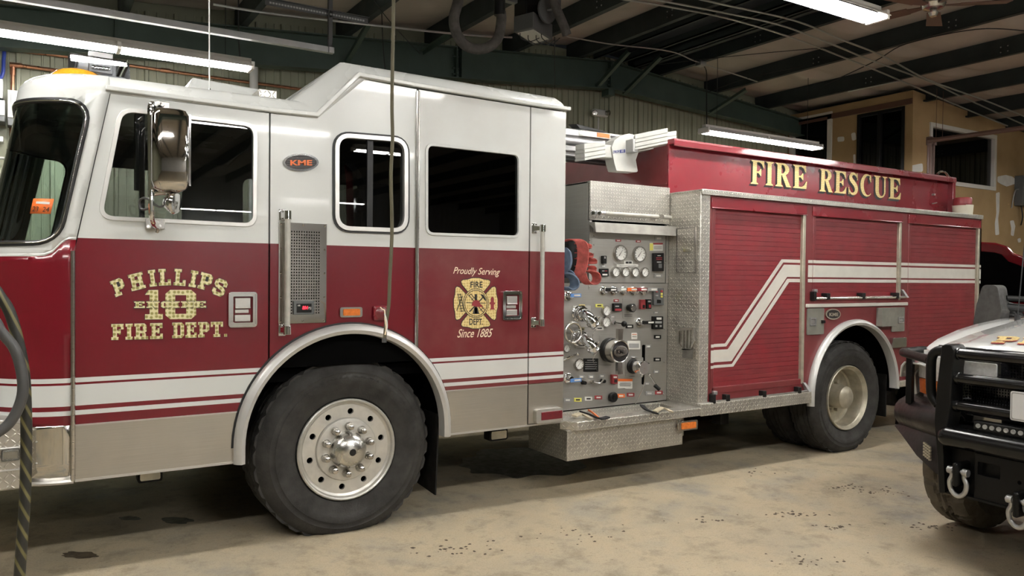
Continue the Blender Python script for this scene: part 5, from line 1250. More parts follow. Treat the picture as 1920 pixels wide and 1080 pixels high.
# chassis: rails, axles and added dark boxes that block light underneath
mb = MB(); mb.box(-1.6, 7.1, .80, .88, .62, .90); mb.box(-1.6, 7.1, W-.88, W-.80, .62, .90)
for x in (-1.2, 1.2, 2.4, 3.6, 6.2): mb.box(x-.05, x+.05, .8, W-.8, .66, .86)
mb.build('chassis_rail', M['chassis'], FE)
mb = MB(); mb.cyl((HX, .45, HZ-.05), (HX, W-.45, HZ-.05), .07, n=12); mb.build('front_axle', M['chassis'], FE)
mb = MB(); mb.cyl((RHX, .6, RHZ), (RHX, W-.6, RHZ), .09, n=12); mb.sphere((RHX, W/2, RHZ), .24, 14); mb.build('rear_axle', M['chassis'], FE)
for bx in ((-1.7, 1.55, .10, W-.10, .93, 1.0), (.8, 1.5, .55, 1.9, .46, .93), (1.75, 2.9, .45, W-.45, .50, .9), (3.0, 4.25, .35, W-.35, .50, .62), (-1.4, -.75, .5, 1.95, .45, .93), (5.7, 7.1, .3, W-.3, .5, .6)):
    mb = MB(); mb.box(*bx); mb.build('belly_light_block', M['void'], FE)
mb = MB(); mb.tube([(2.6, .25, .40), (3.3, .3, .43), (4.1, .5, .45)], .03, 8); mb.box(3.4, 3.5, .2, .3, .30, .5); mb.build('exhaust_pipe', M['chassis'], FE)
mb = MB(); mb.box(-1.43, -.7, W-.03, W-.01, .51, .8); mb.box(.7, 7.15, W-.03, W-.01, .45, .8); mb.build('far_skirt', M['steel'], FE)
mb = MB(); mb.hexa([(5.56, .05, .20), (5.56, .62, .20), (5.575, .62, .20), (5.575, .05, .20)], [(5.56, .05, .62), (5.56, .62, .62), (5.575, .62, .62), (5.575, .05, .62)]); mb.build('mud_flap', M['chassis'], FE)
# ---------------------------------------------------------------- fire engine: pump panel
XBF = S(1310, 600)[0]; PP = at(1252, 600, X=XBF).y; YU = at(1258, 320, X=XBF).y
XP0, XP1 = 1.60, XBF-.004
tl = S(1105, 325, PP); XB0 = tl[0]+.004; ZB1 = (tl[1]+S(1255, 365, PP)[1])/2+.055
ZBm = S(1105, 412, PP)[1]
fP = lambda du=0: None
def pf(u, v, c=0.0): x, z = S(u, v, PP); return (x, PP+c, z)
zlow = .53; zmid = S(1240, 531, PP)[1]
mb = MB(); mb.box(XP0, XP1, PP, PP+.02, zlow, zmid-.002); PL = mb.build('pump_panel', M['steel'], FE, .002, label='lower stainless pump control panel')
XS = S(1109.5, 480, PP)[0]
mb = MB(); mb.box(XS, XP1-.03, PP, PP+.02, zmid+.002, ZBm-.02); PU = mb.build('pump_panel', M['steel'], FE, .002, label='upper stainless gauge panel')
mb = MB(); mb.box(XB0, XS-.004, PP-.004, PP+.02, zmid-.05, ZBm-.004); mb.box(XP1-.026, XP1, PP-.002, PP+.02, zmid, ZBm-.004)
for k in range(9): mb.sphere((XS-.024, PP-.005, zmid-.03+(ZBm-zmid)*k/8.2), .007, 8)
for k in range(7): mb.sphere((XS+.02, PP-.001, zmid+.02+(ZBm-zmid-.06)*k/6.2), .006, 8)
for k in range(6): mb.sphere((XP1-.035, PP-.002, zlow+.05+(ZBm-zlow-.1)*k/5), .007, 8)
mb.build('panel_edge', M['steel'], FE)
mb = MB(); mb.plate([(XB0, ZBm), (XP1, ZBm), (XP1, ZB1-.055), (XB0, ZB1-.055)], (), PP-.012, PP+.01); TP = mb.build('upper_tread_plate', M['diamond'], FE, .003)
# side face and top of the pump box, seen beyond the cab
mb = MB(); mb.box(XB0, XB0+.012, PP+.021, W-PP, 1.30, ZB1-.057); mb.build('pump_box_side', M['steel'], FE, .002)
mb = MB(); mb.box(XB0, XP1, PP+.01, W-PP, ZB1-.07, ZB1-.057); mb.build('pump_box_top', M['diamond'], FE)
mb = MB(); mb.box(XP0+.02, XP1, PP+.03, W-PP-.03, .53, 1.28); mb.box(XB0+.02, XP1, PP+.03, W-PP-.03, 1.25, ZB1-.10); mb.box(XP0, XP1, W-PP-.02, W-PP, .5, 2.3); mb.build('pump_enclosure', M['void'], FE)
mb = MB(); mb.box(XE+.005, XE+.045, .12, .42, 1.36, 1.95); mb.build('hose_bed_divider', M['galv'], FE, .003)
# overhang rail and lip below the tread plate
c0 = at(1120, 400, Y=PP-.07); c1 = at(1256, 407, Y=PP-.07); zz = (c0.z+c1.z)/2
mb = MB(); mb.cyl((c0.x+.05, PP-.07, zz), (c1.x+.01, PP-.07, zz), .0165, n=14); gr = mb.build('grab_rail', M['rail'], FE)
for xx in (c0.x+.01, c1.x-.14): 
    mb = MB(); mb.box(xx-.03, xx+.03, PP-.02, PP-.012, zz-.022, zz+.022); mb.box(xx-.012, xx+.035, PP-.075, PP-.012, zz-.014, zz+.014); mb.cyl((xx+.01, PP-.07, zz), (xx+.06, PP-.07, zz), .021, n=12); mb.build('rail_bracket', M['chrome'], gr, .003)
l0 = at(1112, 430, Y=PP-.09); l1 = at(1262, 432, Y=PP-.09); zz = (l0.z+l1.z)/2
mb = MB(); mb.hexa([(l0.x+.02, PP-.10, zz-.035), (XP1+.03, PP-.10, zz-.035), (XP1+.03, PP-.09, zz-.03), (l0.x+.02, PP-.09, zz-.03)], [(l0.x+.02, PP-.085, zz+.045), (XP1+.03, PP-.085, zz+.045), (XP1+.03, PP, zz+.05), (l0.x+.02, PP, zz+.05)])
mb.build('panel_light_hood', M['hood_steel'], FE, .003)
mb = MB(); mb.box(XB0+.03, XB0+.10, PP-.06, PP, zz-.03, zz+.03); mb.build('hood_end', M['steel'], FE, .004)
# ---- instruments
def P_(u, v, d=0.0): x, z = S(u, v, PP); return Vector((x, PP-d, z))
MPX = 1/ (Vector(pf(1170, 600))-Vector(pf(1170, 601))).length    # pixels per metre on the panel
def gauge(u, v, rpx, par=None):
    c = P_(u, v); r = rpx/MPX; mb = MB(); mb.lathe([(r*1.1, 0), (r*1.12, -.012), (r*1.06, -.026), (r*.93, -.026), (r*.90, -.016), (0, -.016)], c, (0, 1, 0), 26)
    g = mb.build('pressure_gauge', M['chrome_dull'], FE)
    mb = MB(); mb.lathe([(r*.91, -.0175), (0, -.0178)], c, (0, 1, 0), 26, 0)
    for k in range(11):
        a = R(225-27*k); d = Vector((cos(a), 0, sin(a))); e = Vector((-sin(a), 0, cos(a)))
        p, q = c+d*(r*.66), c+d*(r*.84); wv = e*(r*(.05 if k % 2 == 0 else .025)); b = len(mb.v)
        for pt in (p-wv, q-wv, q+wv, p+wv): mb.v.append((pt.x, PP-.0186, pt.z))
        mb.F((b, b+1, b+2, b+3), 1)
    a = R(235-8); a = R(52); d = Vector((cos(a), 0, sin(a))); e = Vector((-sin(a), 0, cos(a))); b = len(mb.v)
    for pt in (c-d*(r*.5)-e*(r*.05), c+d*(r*.55)-e*(r*.02), c+d*(r*.55)+e*(r*.02), c-d*(r*.5)+e*(r*.05)): mb.v.append((pt.x, PP-.0192, pt.z))
    mb.F((b, b+1, b+2, b+3), 1); mb.build('dial', [M['dial'], M['ink']], g)
for u, v, r in ((1161.2, 474.5, 14), (1196.8, 476.5, 14), (1152, 510, 8.6), (1170.2, 510, 8.6), (1188.5, 510.5, 8.6), (1206.5, 510.5, 8.6), (1134.8, 582.5, 9), (1134, 603.5, 9), (1083.3, 682.5, 9.5), (1060, 652.5, 7)): gauge(u, v, r)
def tagp(u, v, wp, hp, m, name='label_plate', ink=True, d=.004, inkm='paper'):
    mb = MB(); mb.prism([S(u-wp/2, v-hp/2, PP), S(u+wp/2, v-hp/2+.0, PP), S(u+wp/2, v+hp/2, PP), S(u-wp/2, v+hp/2, PP)], PP-d, PP); 
    if ink: mb.prism([S(u-wp*.28, v-hp*.2, PP), S(u+wp*.28, v-hp*.2, PP), S(u+wp*.28, v+hp*.2, PP), S(u-wp*.28, v+hp*.2, PP)], PP-d-.001, PP-d, m=1)
    return mb.build(name, [M[m], M[inkm]], FE, .0015)
def pull(u, v, tu, tv, m, tw=14, th=7, inkm='paper'):                # T-handle with round escutcheon and its coloured tag
    c = P_(u, v); mb = MB(); mb.lathe([(.040, 0), (.038, -.012), (.028, -.016), (.012, -.017), (.011, -.04), (.020, -.042), (.020, -.058), (0, -.060)], c, (0, 1, 0), 18); h = mb.build('valve_handle', M['chrome'], FE)
    p = P_(tu-tw/2, tv, .062); q = P_(tu+tw/2, tv, .062); hh = th/2/MPX*.9
    mb = MB(); mb.box(c.x-.012, q.x, PP-.062, PP-.050, (p.z+q.z)/2-hh, (p.z+q.z)/2+hh); mb.box(p.x+.012, q.x-.010, PP-.0635, PP-.061, (p.z+q.z)/2-hh*.5, (p.z+q.z)/2+hh*.5, 1); mb.build('handle_tag', [M[m], M[inkm]], h, .002)
for u, v, tu, tv, m in ((1129.5, 545, 1141, 543, 'black'), (1148.5, 545, 1160, 542.5, 'greytag'), (1167, 545, 1179.5, 542.5, 'orange'), (1186, 545, 1198, 542.5, 'redtag'), (1204.5, 545, 1216.5, 542.5, 'greytag'), (1063.5, 554.5, 1073, 553.5, 'bluetag'), (1063.5, 709, 1073.5, 711, 'bluetag'), (1197.5, 604.5, 1211, 603.8, 'black')):
    pull(u, v, tu, tv, m, 16 if tu < 1100 else 14)
for u, v, wp, hp, m in ((1083, 749.5, 14, 7, 'yellow'), (1064, 750, 14, 7, 'greytag'), (1103, 747.5, 14, 7, 'paper'), (1121.7, 745, 14, 7, 'redtag'), (1164, 742, 14, 7, 'orange'), (1182, 740, 14, 7, 'redtag'), (1217, 737.5, 14, 7, 'greytag'), (1235, 736, 14, 7, 'redtag'), (1123, 573, 14, 6, 'yellow'), (1123.7, 615.5, 15, 6.5, 'paper'), (1180, 612, 14, 7, 'black'), (1232.5, 631.7, 13, 7, 'black'), (1232, 674, 13, 7, 'black'), (1215, 649.5, 10, 6, 'greytag'), (1230, 697, 10, 6, 'greytag'), (1213, 719.5, 10, 5, 'greytag'), (1091, 573.5, 11, 5, 'gold_flat'), (1089.5, 617, 11, 5, 'gold_flat'), (1159, 451, 10, 4, 'redtag'), (1196.5, 452.5, 9, 4, 'redtag'), (1090, 706.5, 10, 6, 'greytag'), (1108, 706.5, 10, 6, 'greytag'), (1128.5, 705, 10, 6, 'greytag'), (1148.5, 594, 9, 4, 'greytag'), (1187.5, 670, 10, 5, 'greytag'), (1131, 499, 10, 5, 'greytag'), (1155, 563.5, 9, 5, 'redtag'), (1230, 586, 9, 4, 'greytag'), (1234, 517, 15, 7, 'greytag'), (1235, 447, 15, 8, 'greytag')):
    tagp(u, v, wp, hp, m, inkm='ink' if m in ('yellow', 'paper', 'gold_flat') else 'paper')
def module(u, v, wp, hp, m='black', name='control_module', d=.025, face=()):
    mb = MB(); mb.prism(rp([S(u-wp/2, v-hp/2, PP), S(u+wp/2, v-hp/2, PP), S(u+wp/2, v+hp/2, PP), S(u-wp/2, v+hp/2, PP)], .006), PP-d, PP); o = mb.build(name, M[m], FE, .003)
    mb = MB(); used = []
    for (du, dv, fw, fh, fm) in face:
        if fm not in used: used.append(fm)
        mb.prism([S(u+du-fw/2, v+dv-fh/2, PP), S(u+du+fw/2, v+dv-fh/2, PP), S(u+du+fw/2, v+dv+fh/2, PP), S(u+du-fw/2, v+dv+fh/2, PP)], PP-d-.003, PP-d, m=used.index(fm))
    if used: mb.build('module_face', [M[k] for k in used], o)
    return o
module(1231.7, 491.5, 18.5, 34, face=((0, -8, 11, 1.2, 'redtag'), (0, -5, 11, 1.2, 'redtag'), (0, 0, 8, 2, 'greytag'), (2, 7, 6, 8, 'greybox'), (0, -12, 6, 1.2, 'paper')))
module(1231.5, 556, 18.5, 32, 'greybox', face=((5, -10, 4, 3.5, 'redtag'), (5, -5, 3.5, 3.5, 'yellow'), (5, 0, 3.5, 3.5, 'yellow'), (-4, -9, 4, 2, 'redtag'), (-4, -2, 5, 2, 'greytag'), (0, 9, 7, 6, 'black')))
module(1230.5, 605, 18.5, 24, 'black', face=((1, -8, 9, 4, 'paper'), (0, -1, 12, 4, 'greytag'), (-4, 6, 3.5, 3.5, 'greytag'), (4, 6, 3.5, 3.5, 'greytag')))
module(1130.3, 487, 7, 15, face=((0, -4, 2, 4, 'greytag'), (0, 3, 3, 4, 'chrome')), name='toggle_switch')
module(1130.2, 511, 15, 15, 'black', face=((-3, -3, 4, 1.5, 'greytag'), (2, -3, 4, 1.5, 'redtag'), (0, 4, 9, 3, 'paper')))
module(1155, 576, 15, 15, 'black', face=((0, 4.5, 12, 4, 'redtag'), (-2, -2, 7, 2, 'greytag')))
module(1202.2, 570.5, 8.5, 18, 'redtag', name='toggle_switch', face=((1, 4, 4, 6, 'black'), (0, -5, 5, 3, 'redtag')))
module(1213.4, 570, 8.5, 18, 'black', name='toggle_switch', face=((1, 4, 4, 6, 'redtag'), (0, -5, 5, 3, 'greytag')))
module(1149.5, 710.5, 10, 17, 'redtag', name='toggle_switch', face=((0, -4, 6, 3, 'paper'), (1, 3, 5, 6, 'ink')))
module(1107.5, 684.5, 28, 25, 'black', name='data_plate', d=.003, face=((0, -9, 14, 1.2, 'greytag'), (0, -5, 22, .8, 'greytag'), (0, -1, 22, .8, 'greytag'), (0, 3, 22, .8, 'greytag'), (0, 7, 22, .8, 'greytag')))
module(1171.8, 719.5, 27, 18, 'paper', name='warning_label', d=.002, face=((0, -7, 27, 4.5, 'orange'), (0, -1, 20, .7, 'ink'), (0, 1.5, 22, .7, 'ink'), (0, 4, 20, .7, 'ink')))
module(1230, 463, 25, 15, 'paper', name='warning_label', d=.002, face=((-9, 0, 6, 13, 'yellow'), (3, -6, 18, 3, 'redtag'), (3, 0, 14, .7, 'ink'), (3, 3, 14, .7, 'ink')))
module(1188, 647, 24, 16, 'paper', name='sight_window', d=.004, face=((0, 1, 18, 8, 'greytag'),))
module(1189, 630, 11, 12, 'paper', name='instruction_label', d=.002, face=((0, -3, 8, 1, 'orange'), (0, 1, 8, .7, 'ink')))
module(1176, 498, 40, 5, 'paper', name='label_plate', d=.004, face=((0, 0, 30, 1, 'greytag'),))
module(1178, 492.3, 16, 6.5, 'paper', name='makers_plate', d=.004, face=((-3, 0, 5, 4, 'ink'), (3, 0, 5, 4, 'ink')))
module(1177.5, 578, 20, 38, 'steel', name='throttle_plate', d=.003, face=((0, -14, 14, 1, 'greytag'), (0, 12, 14, .8, 'ink'), (0, 15, 14, .8, 'ink')))
module(1090, 593, 34, 40, 'alu_trim', name='discharge_flange', d=.004)
module(1095, 634, 34, 38, 'steel', name='discharge_flange', d=.004)
module(1145, 657, 44, 55, 'steel', name='intake_flange', d=.004)
module(1189, 688, 33, 36, 'steel', name='intake_flange', d=.004)
c = P_(1178, 577); mb = MB(); mb.lathe([(.026, 0), (.026, -.03), (.034, -.035), (.034, -.06), (.028, -.066), (0, -.067)], c, (0, 1, 0), 20); kn = mb.build('throttle_knob', M['black'], FE); mb = MB(); mb.lathe([(.027, -.066), (.024, -.070), (0, -.070)], c, (0, 1, 0), 20); mb.build('knob_cap', M['chrome_dull'], kn)
c = P_(1147, 744); mb = MB(); mb.lathe([(.036, 0), (.040, -.01), (.040, -.03), (.034, -.034), (.02, -.034), (.018, -.045), (0, -.046)], c, (0, 1, 0), 22); mb.build('drain_knob', M['black'], FE)
c = P_(1149, 604); q = P_(1161, 606.5, .06); mb = MB(); mb.cyl(c, c-Vector((0, .014, 0)), .020, n=14); mb.tube([c, q], .006, 8); b_ = mb.build('drain_lever', M['chrome'], FE); mb = MB(); mb.sphere(q, .024, 14); mb.build('lever_ball', M['black'], b_)
for u, v in ((1092, 717), (1128, 714)):
    c = P_(u, v); mb = MB(); mb.cyl(c, c-Vector((0, .04, 0)), .018, .014, n=10); mb.build('drain_knob', M['black'], FE)
c = P_(1108, 715.5); q = P_(1118, 717, .05); mb = MB(); mb.cyl(c, c-Vector((0, .03, 0)), .014, n=10); mb.tube(curve3([c-Vector((0, .03, 0)), q, P_(1121, 709, .07)]), .007, 8); mb.build('drain_valve', M['chrome_dull'], FE)
mb = MB(); mb.tube(curve3([P_(1052, 675, .03), P_(1060, 669, .05), P_(1072, 664.5, .04), P_(1082, 663.5, .0)]), .008, 8); mb.sphere(P_(1081.5, 663.5, .01), .014, 10); mb.build('bleeder_pipe', M['chrome'], FE)
# slot with lever
mb = MB(); mb.prism(rp([S(1203.8, 646.5, PP), S(1209.6, 646.5, PP), S(1208.5, 721, PP), S(1203, 721, PP)], .012), PP-.0012, PP+.004); mb.build('lever_slot', M['void'], FE)
a = P_(1202, 700, .10); b = P_(1211, 722, .14); mb = MB(); mb.tube([a, b], [.007, .010], 10); mb.sphere(a, .012, 10); lv = mb.build('valve_lever', M['chrome'], FE); mb = MB(); e = P_(1207, 718.5, .13); mb.tube([e, P_(1213, 726, .15)], .016, 10); mb.build('lever_grip', M['black'], lv)
# discharge elbows
for (u, v, u2, v2) in ((1083, 588, 1113, 606), (1083, 634, 1120, 656)):
    a = P_(u, v); ax = Vector((0, -1, 0)); b = P_(u, v, .07); e = P_(u2, v2, .20)
    dirn = Vector((.10, -.10, -.12)).normalized(); k = b+Vector((.0, -.02, 0))
    pth = curve3([b, b+Vector((.006, -.026, -.004)), b+Vector((.020, -.050, -.026)), b+Vector((.036, -.068, -.054))], 5)
    mb = MB(); mb.lathe([(.060, 0), (.060, -.012), (.052, -.016), (.050, -.05), (.056, -.052), (.056, -.072), (.046, -.074), (0, -.074)], a, (0, 1, 0), 24)
    mb.tube(pth, .042, 18); t = (pth[-1]-pth[-2]).normalized(); f_ = pth[-1]
    el = mb.build('discharge_elbow', M['chrome'], FE)
    mb = MB(); mb.lathe([(.046, 0), (.052, .006), (.052, .034), (.046, .040), (.042, .05), (.040, .065), (.030, .070), (0, .070)], f_-t*.015, t, 18)
    for q in range(3):
        an = 2*pi*q/3+.5; hh = Vector((0,0,1)); aa = t.cross(hh).normalized(); bb = t.cross(aa); r_ = aa*cos(an)+bb*sin(an); mb.cyl(f_+t*.005+r_*.045, f_+t*.005+r_*.066, .008, n=8)
    mb.build('discharge_cap', M['chrome'], el)
    mb = MB(); mb.lathe([(.057, -.050), (.0575, -.0505), (.0575, -.054), (.056, -.056)], a, (0, 1, 0), 24); mb.build('gasket_ring', M['gasket'], el)
    e_ = f_+t*.06; mb = MB(); mb.tube(curve3([e_, e_+Vector((0, .05, -.06)), P_(u2, v2+40)], 5), .0025, 5); mb.build('cap_chain', M['chrome_dull'], el)
# large capped intake
c = P_(1141, 656); r = .092; mb = MB(); mb.lathe([(r*1.06, 0), (r*1.06, -.05), (r*1.0, -.055), (0, -.055)], c, (0, 1, 0), 36); it = mb.build('large_intake', M['black'], FE)
mb = MB(); mb.lathe([(r*.96, -.05), (r*.98, -.06), (r*.98, -.115), (r*1.0, -.12), (r*1.0, -.140), (r*.93, -.148), (r*.88, -.146), (r*.86, -.135)], c, (0, 1, 0), 36)
for s_ in (1, -1): mb.hexa([(c.x-.022, PP-.145, c.z+s_*r*.9), (c.x+.022, PP-.145, c.z+s_*r*.9), (c.x+.022, PP-.115, c.z+s_*r*.9), (c.x-.022, PP-.115, c.z+s_*r*.9)], [(c.x-.026, PP-.150, c.z+s_*(r+.085)), (c.x+.026, PP-.150, c.z+s_*(r+.085)), (c.x+.026, PP-.120, c.z+s_*(r+.085)), (c.x-.026, PP-.120, c.z+s_*(r+.085))])
mb.build('intake_cap', M['chrome_dull'], it)
mb = MB(); mb.lathe([(r*.87, -.138), (0, -.138)], c, (0, 1, 0), 36); mb.build('cap_face', M['ink'], it)
cc = c-Vector((0, .139, 0)); mb = MB(); fq = lambda a, b, k: (cc.x+a, cc.y+k, cc.z+b)
mb.plate(ell(0, 0, .072, .046, 28), (), -.012, 0, fq); mb.plate(ell(0, 0, .062, .036, 28), (), -.0135, -.011, fq, 1); vs, fs = tmesh('KME', bold=.03); b = len(mb.v)
for a, k in vs: mb.V(fq(-.045+.09*a, -.018+.036*k, -.0155))
for f in fs: mb.F([b+i for i in f], 0)
mb.build('cap_badge', [M['chrome'], M['chrome_dull']], it)
# 2.5 inch gated intake
c = P_(1185, 686.5); mb = MB(); mb.lathe([(.060, 0), (.060, -.02), (.052, -.024), (.052, -.05), (0, -.05)], c, (0, 1, 0), 26); gi = mb.build('gated_intake', M['black'], FE)
mb = MB(); mb.lathe([(.045, -.045), (.048, -.06), (.052, -.065), (.052, -.10), (.048, -.105), (.056, -.108), (.056, -.145), (.050, -.150), (0, -.150)], c, (0, 1, 0), 28)
for q in range(3): an = 2*pi*q/3+.4; mb.cyl(c+Vector((.05*cos(an), -.125, .05*sin(an))), c+Vector((.075*cos(an), -.125, .075*sin(an))), .010, n=8)
mb.build('intake_cap', M['chrome'], gi)
mb = MB(); mb.tube(curve3([c+Vector((.0, -.15, 0)), c+Vector((.01, -.13, -.15)), c+Vector((0, -.02, -.34))], 5), .0025, 5); mb.build('cap_chain', M['chrome_dull'], gi)
# hand wheel by the cab corner
c = P_(1060, 622, .10); mb = MB(); mb.tube([(c.x+.075*cos(2*pi*k/24), c.y, c.z+.075*sin(2*pi*k/24)) for k in range(25)], .011, 8)
for k in range(3): mb.tube([c, c+Vector((.075*cos(2*pi*k/3+.3), 0, .075*sin(2*pi*k/3+.3)))], .008, 6)
mb.cyl(c, c+Vector((0, .10, 0)), .016, n=10); mb.build('hand_wheel', M['chrome_dull'], FE)
# ---- step with recessed tray
ST = .525; x0, x1 = XE+.02, XBF+.045
o = [(x0, PP), (x0, .06), (x0+.08, -.045), (x1, -.045), (x1, PP-.02), (XBF-.02, PP-.02), (XBF-.02, PP)]
hole = [(x0+.16, .07), (XBF-.18, .07), (XBF-.12, PP-.05), (x0+.12, PP-.05)]
fZ = lambda a, b, c: (a, b, c)
mb = MB(); mb.plate(o, [hole], ST-.065, ST, fZ); SP = mb.build('side_step', M['diamond'], FE, .006)
mb = MB(); mb.box(x0+.10, XBF-.10, .05, .06, ST-.22, ST-.06); mb.box(x0+.10, XBF-.10, PP-.04, PP-.03, ST-.22, ST-.02); mb.box(x0+.10, XBF-.10, .05, PP-.03, ST-.23, ST-.22); mb.build('tray_liner', M['steel'], SP)
a = at(1150, 818, Y=.0); b = at(1278, 818, Y=.0); x1b = S(1280, 800)[0]; zb = S(1180, 848)[1]
mb = MB(); mb.box(x0+.02, x1b, .0, PP+.15, zb, ST-.066); mb.build('step_box', M['diamond'], SP, .004)
marker(FE, 1270, 1306, 786, 808.5, M['amber'], -.02, name='marker_lamp')
# things in the tray
def strap(pts, m, label, wv=(.0, .05, .0), th=.010, name='strap'):
    mb = MB(); mb.ribbon(curve3([at(u, v, Y=y) for u, v, y in pts], 6), wv, th); return tag(mb.build(name, M[m], None), label, 'strap')
zt_ = ST+.004
def trayp(u, v, dz=.012): return at(u, v, Z=ST+dz)
for pts, m, lab, wd in (([(1076, 780), (1090, 776), (1107, 785)], 'tan_strap', 'tan canvas strap lying at the left end of the step tray', .05), ([(1090, 772), (1108, 778), (1124, 785), (1140, 782)], 'black_strap', 'black webbing strap with orange edge at the left end of the step tray', .04), ([(1104, 769), (1114, 776), (1122, 783)], 'orange', 'small orange strip among the straps at the left of the step tray', .02), ([(1204, 760), (1212, 768), (1230, 775), (1226, 774)], 'black_strap', 'black handle strap sticking up at the right end of the step tray', .045), ([(1228, 772), (1240, 765), (1252, 768), (1258, 772)], 'tan_strap', 'tan strap curled at the right end of the step tray', .04)):
    mb = MB(); mb.ribbon(curve3([trayp(u, v, .016) for u, v in pts], 5), (0, wd*1.2, 0), .012); tag(mb.build('strap', M[m]), lab, 'strap', 'straps lying in the step tray')
# ---- folded hoses held between cab and pump panel
def hoseloop(pts, wv, th, m, name, par=None):
    mb = MB(); mb.ribbon(curve3(pts, 6), wv, th); return mb.build(name, M[m], par)
def q_(u, v, y): return at(u, v, Y=y)
RH = thing('folded_fire_hose', 'red fire hose folded between the cab and the gauge panel', 'hose', tuple(q_(1085, 500, .12)))
hoseloop([q_(1062, 452, .28), q_(1075, 449, .22), q_(1088, 453, .16), q_(1093, 466, .14), q_(1092, 492, .14), q_(1086, 512, .15), q_(1076, 520, .2), q_(1064, 518, .28)], (.045, -.075, 0), .010, 'hose_red', 'outer_fold', RH)
for k, (v0, u1) in enumerate(((460, 1102), (477, 1105), (488, 1112), (502, 1111))):
    hoseloop([q_(1082, v0-3, .20), q_(u1-6, v0-3, .14), q_(u1-1, v0-1, .12), q_(u1, v0+2.5, .12), q_(u1-3, v0+6, .12), q_(1086, v0+6, .20)], (.03, -.06, 0), .008, 'hose_red', 'fold', RH)
hoseloop([q_(1093, 509, .14), q_(1104, 508, .10), q_(1116, 513, .09), q_(1119, 524, .09), q_(1113, 532, .09), q_(1103, 532, .10), q_(1095, 524, .12), q_(1091, 512, .14)], (.03, -.065, 0), .009, 'hose_red', 'loose_fold', RH)
mb = MB(); a = q_(1070, 480, .3); mb.box(a.x-.06, a.x+.09, .22, .34, a.z-.16, a.z+.12); mb.build('hose_bundle', M['black_matte'], RH, .03)
BH = thing('folded_fire_hose', 'blue hose folded at the cab corner beside the red hose', 'hose', tuple(q_(1064, 520, .12)))
hoseloop([q_(1056, 465, .20), q_(1062, 473, .17), q_(1064, 490, .16), q_(1060, 505, .17), q_(1054, 512, .2)], (.03, -.06, 0), .03, 'hose_blue', 'upper_fold', BH)
hoseloop([q_(1054, 512, .18), q_(1066, 514, .15), q_(1076, 524, .13), q_(1077, 536, .13), q_(1068, 543, .13), q_(1058, 538, .16)], (.03, -.07, 0), .014, 'hose_blue', 'lower_fold', BH)
hoseloop([q_(1054, 506, .20), q_(1064, 508, .18), q_(1070, 515, .17), q_(1060, 520, .19)], (.03, -.06, 0), .012, 'hose_blue', 'middle_fold', BH)
# ---------------------------------------------------------------- fire engine: body
XBR = S(1839, 500)[0]; ZT = 2.262
mb = MB(); fxx = lambda a, b, c: (c, a, b)
fr = rp([(0, .50), (PP+.02, .50), (PP+.02, ZT), (0, ZT)], 0.0)
mb.plate([(.0, .475), (PP+.04, .475), (PP+.04, ZT), (.0, ZT)], (), XBF, XBF+.02, fxx); mb.plate([(PP, .5), (W, .5), (W, ZT), (PP, ZT)], (), XBF+.004, XBF+.02, fxx)
xw = S(1328.5, 600)[0]; mb.box(XBF, xw, -.006, .01, .475, ZT)
BF = mb.build('body_front_plate', M['diamond'], FE, .012, seg=3)
h = [SX(1270.5, 429, XBF), SX(1305, 426, XBF), SX(1305, 512, XBF), SX(1270.5, 510, XBF)]
yy = sorted(p[0] for p in h); zz = sorted(p[1] for p in h); mb = MB(); mb.box(XBF-.008, XBF, (yy[0]+yy[1])/2, (yy[2]+yy[3])/2, (zz[0]+zz[1])/2, (zz[2]+zz[3])/2); hd = mb.build('access_hatch', M['diamond'], BF, .002)
a = SX(1283, 473, XBF); b = SX(1297, 466, XBF); mb = MB(); mb.box(XBF-.014, XBF-.006, a[0], b[0], a[1], b[1]); mb.build('hatch_latch', M['chrome_dull'], BF, .003)
mb = MB(); mb.tube([(XBF-.0095, p[0], p[1]) for p in (h[0], h[1], h[2], h[3], h[0])], .003, 5); mb.build('hatch_gap', M['ink'], BF)
# folding step
fs = [SX(u, v, XBF) for u, v in ((1275, 616), (1305, 614), (1307, 640), (1300, 656), (1282, 656), (1275, 645))]
mb = MB(); mb.plate(rp(fs, .015), [rp([(f[0]*.82+ .18*sum(q[0] for q in fs)/6, f[1]*.82+.18*sum(q[1] for q in fs)/6) for f in fs], .01)], XBF-.030, XBF-.012, fxx)
for u in (1285, 1291, 1297):
    a = SX(u, 618, XBF); b = SX(u, 654, XBF); mb.box(XBF-.028, XBF-.014, a[0]-.007, a[0]+.007, b[1], a[1])
a = SX(1284, 660, XBF); b = SX(1304, 673, XBF); mb.box(XBF-.03, XBF, b[0], a[0], b[1], a[1]+.03); mb.build('folding_step', M['chrome_dull'], BF, .004)
# side wall of the body with door openings
ZL_ = .60
def dq(q): return px(q)
dA = px([(1335.5, 736), (1504.5, 722), (1504.5, 402.5), (1335.5, 389.5)])
dB = px([(1525.7, 566), (1686, 562), (1686, 418.5), (1525.7, 404.5)])
dC = px([(1702.5, 722), (1832, 700), (1832, 432.5), (1702.5, 421.5)])
def sq(q): return (q[0][0]+q[3][0])/2, (q[1][0]+q[2][0])/2, (q[0][1]+q[1][1])/2, (q[2][1]+q[3][1])/2
A_, B_, C2 = sq(dA), sq(dB), sq(dC)
A_ = (A_[0], A_[1], .625, A_[3]); B_ = (B_[0], B_[1], B_[2], A_[3]); C2 = (C2[0], C2[1], .63, A_[3])
RCX, RCZ, RR = 4.962, .502, .66
arch = [(RCX+RR*cos(pi*k/24), RCZ+RR*sin(pi*k/24)) for k in range(25)]
outl = [(xw, .50), (RCX-RR, .50)]+arch[::-1]+[(RCX+RR, .50), (XBR, .50), (XBR, ZT-.02), (xw, ZT-.02)]
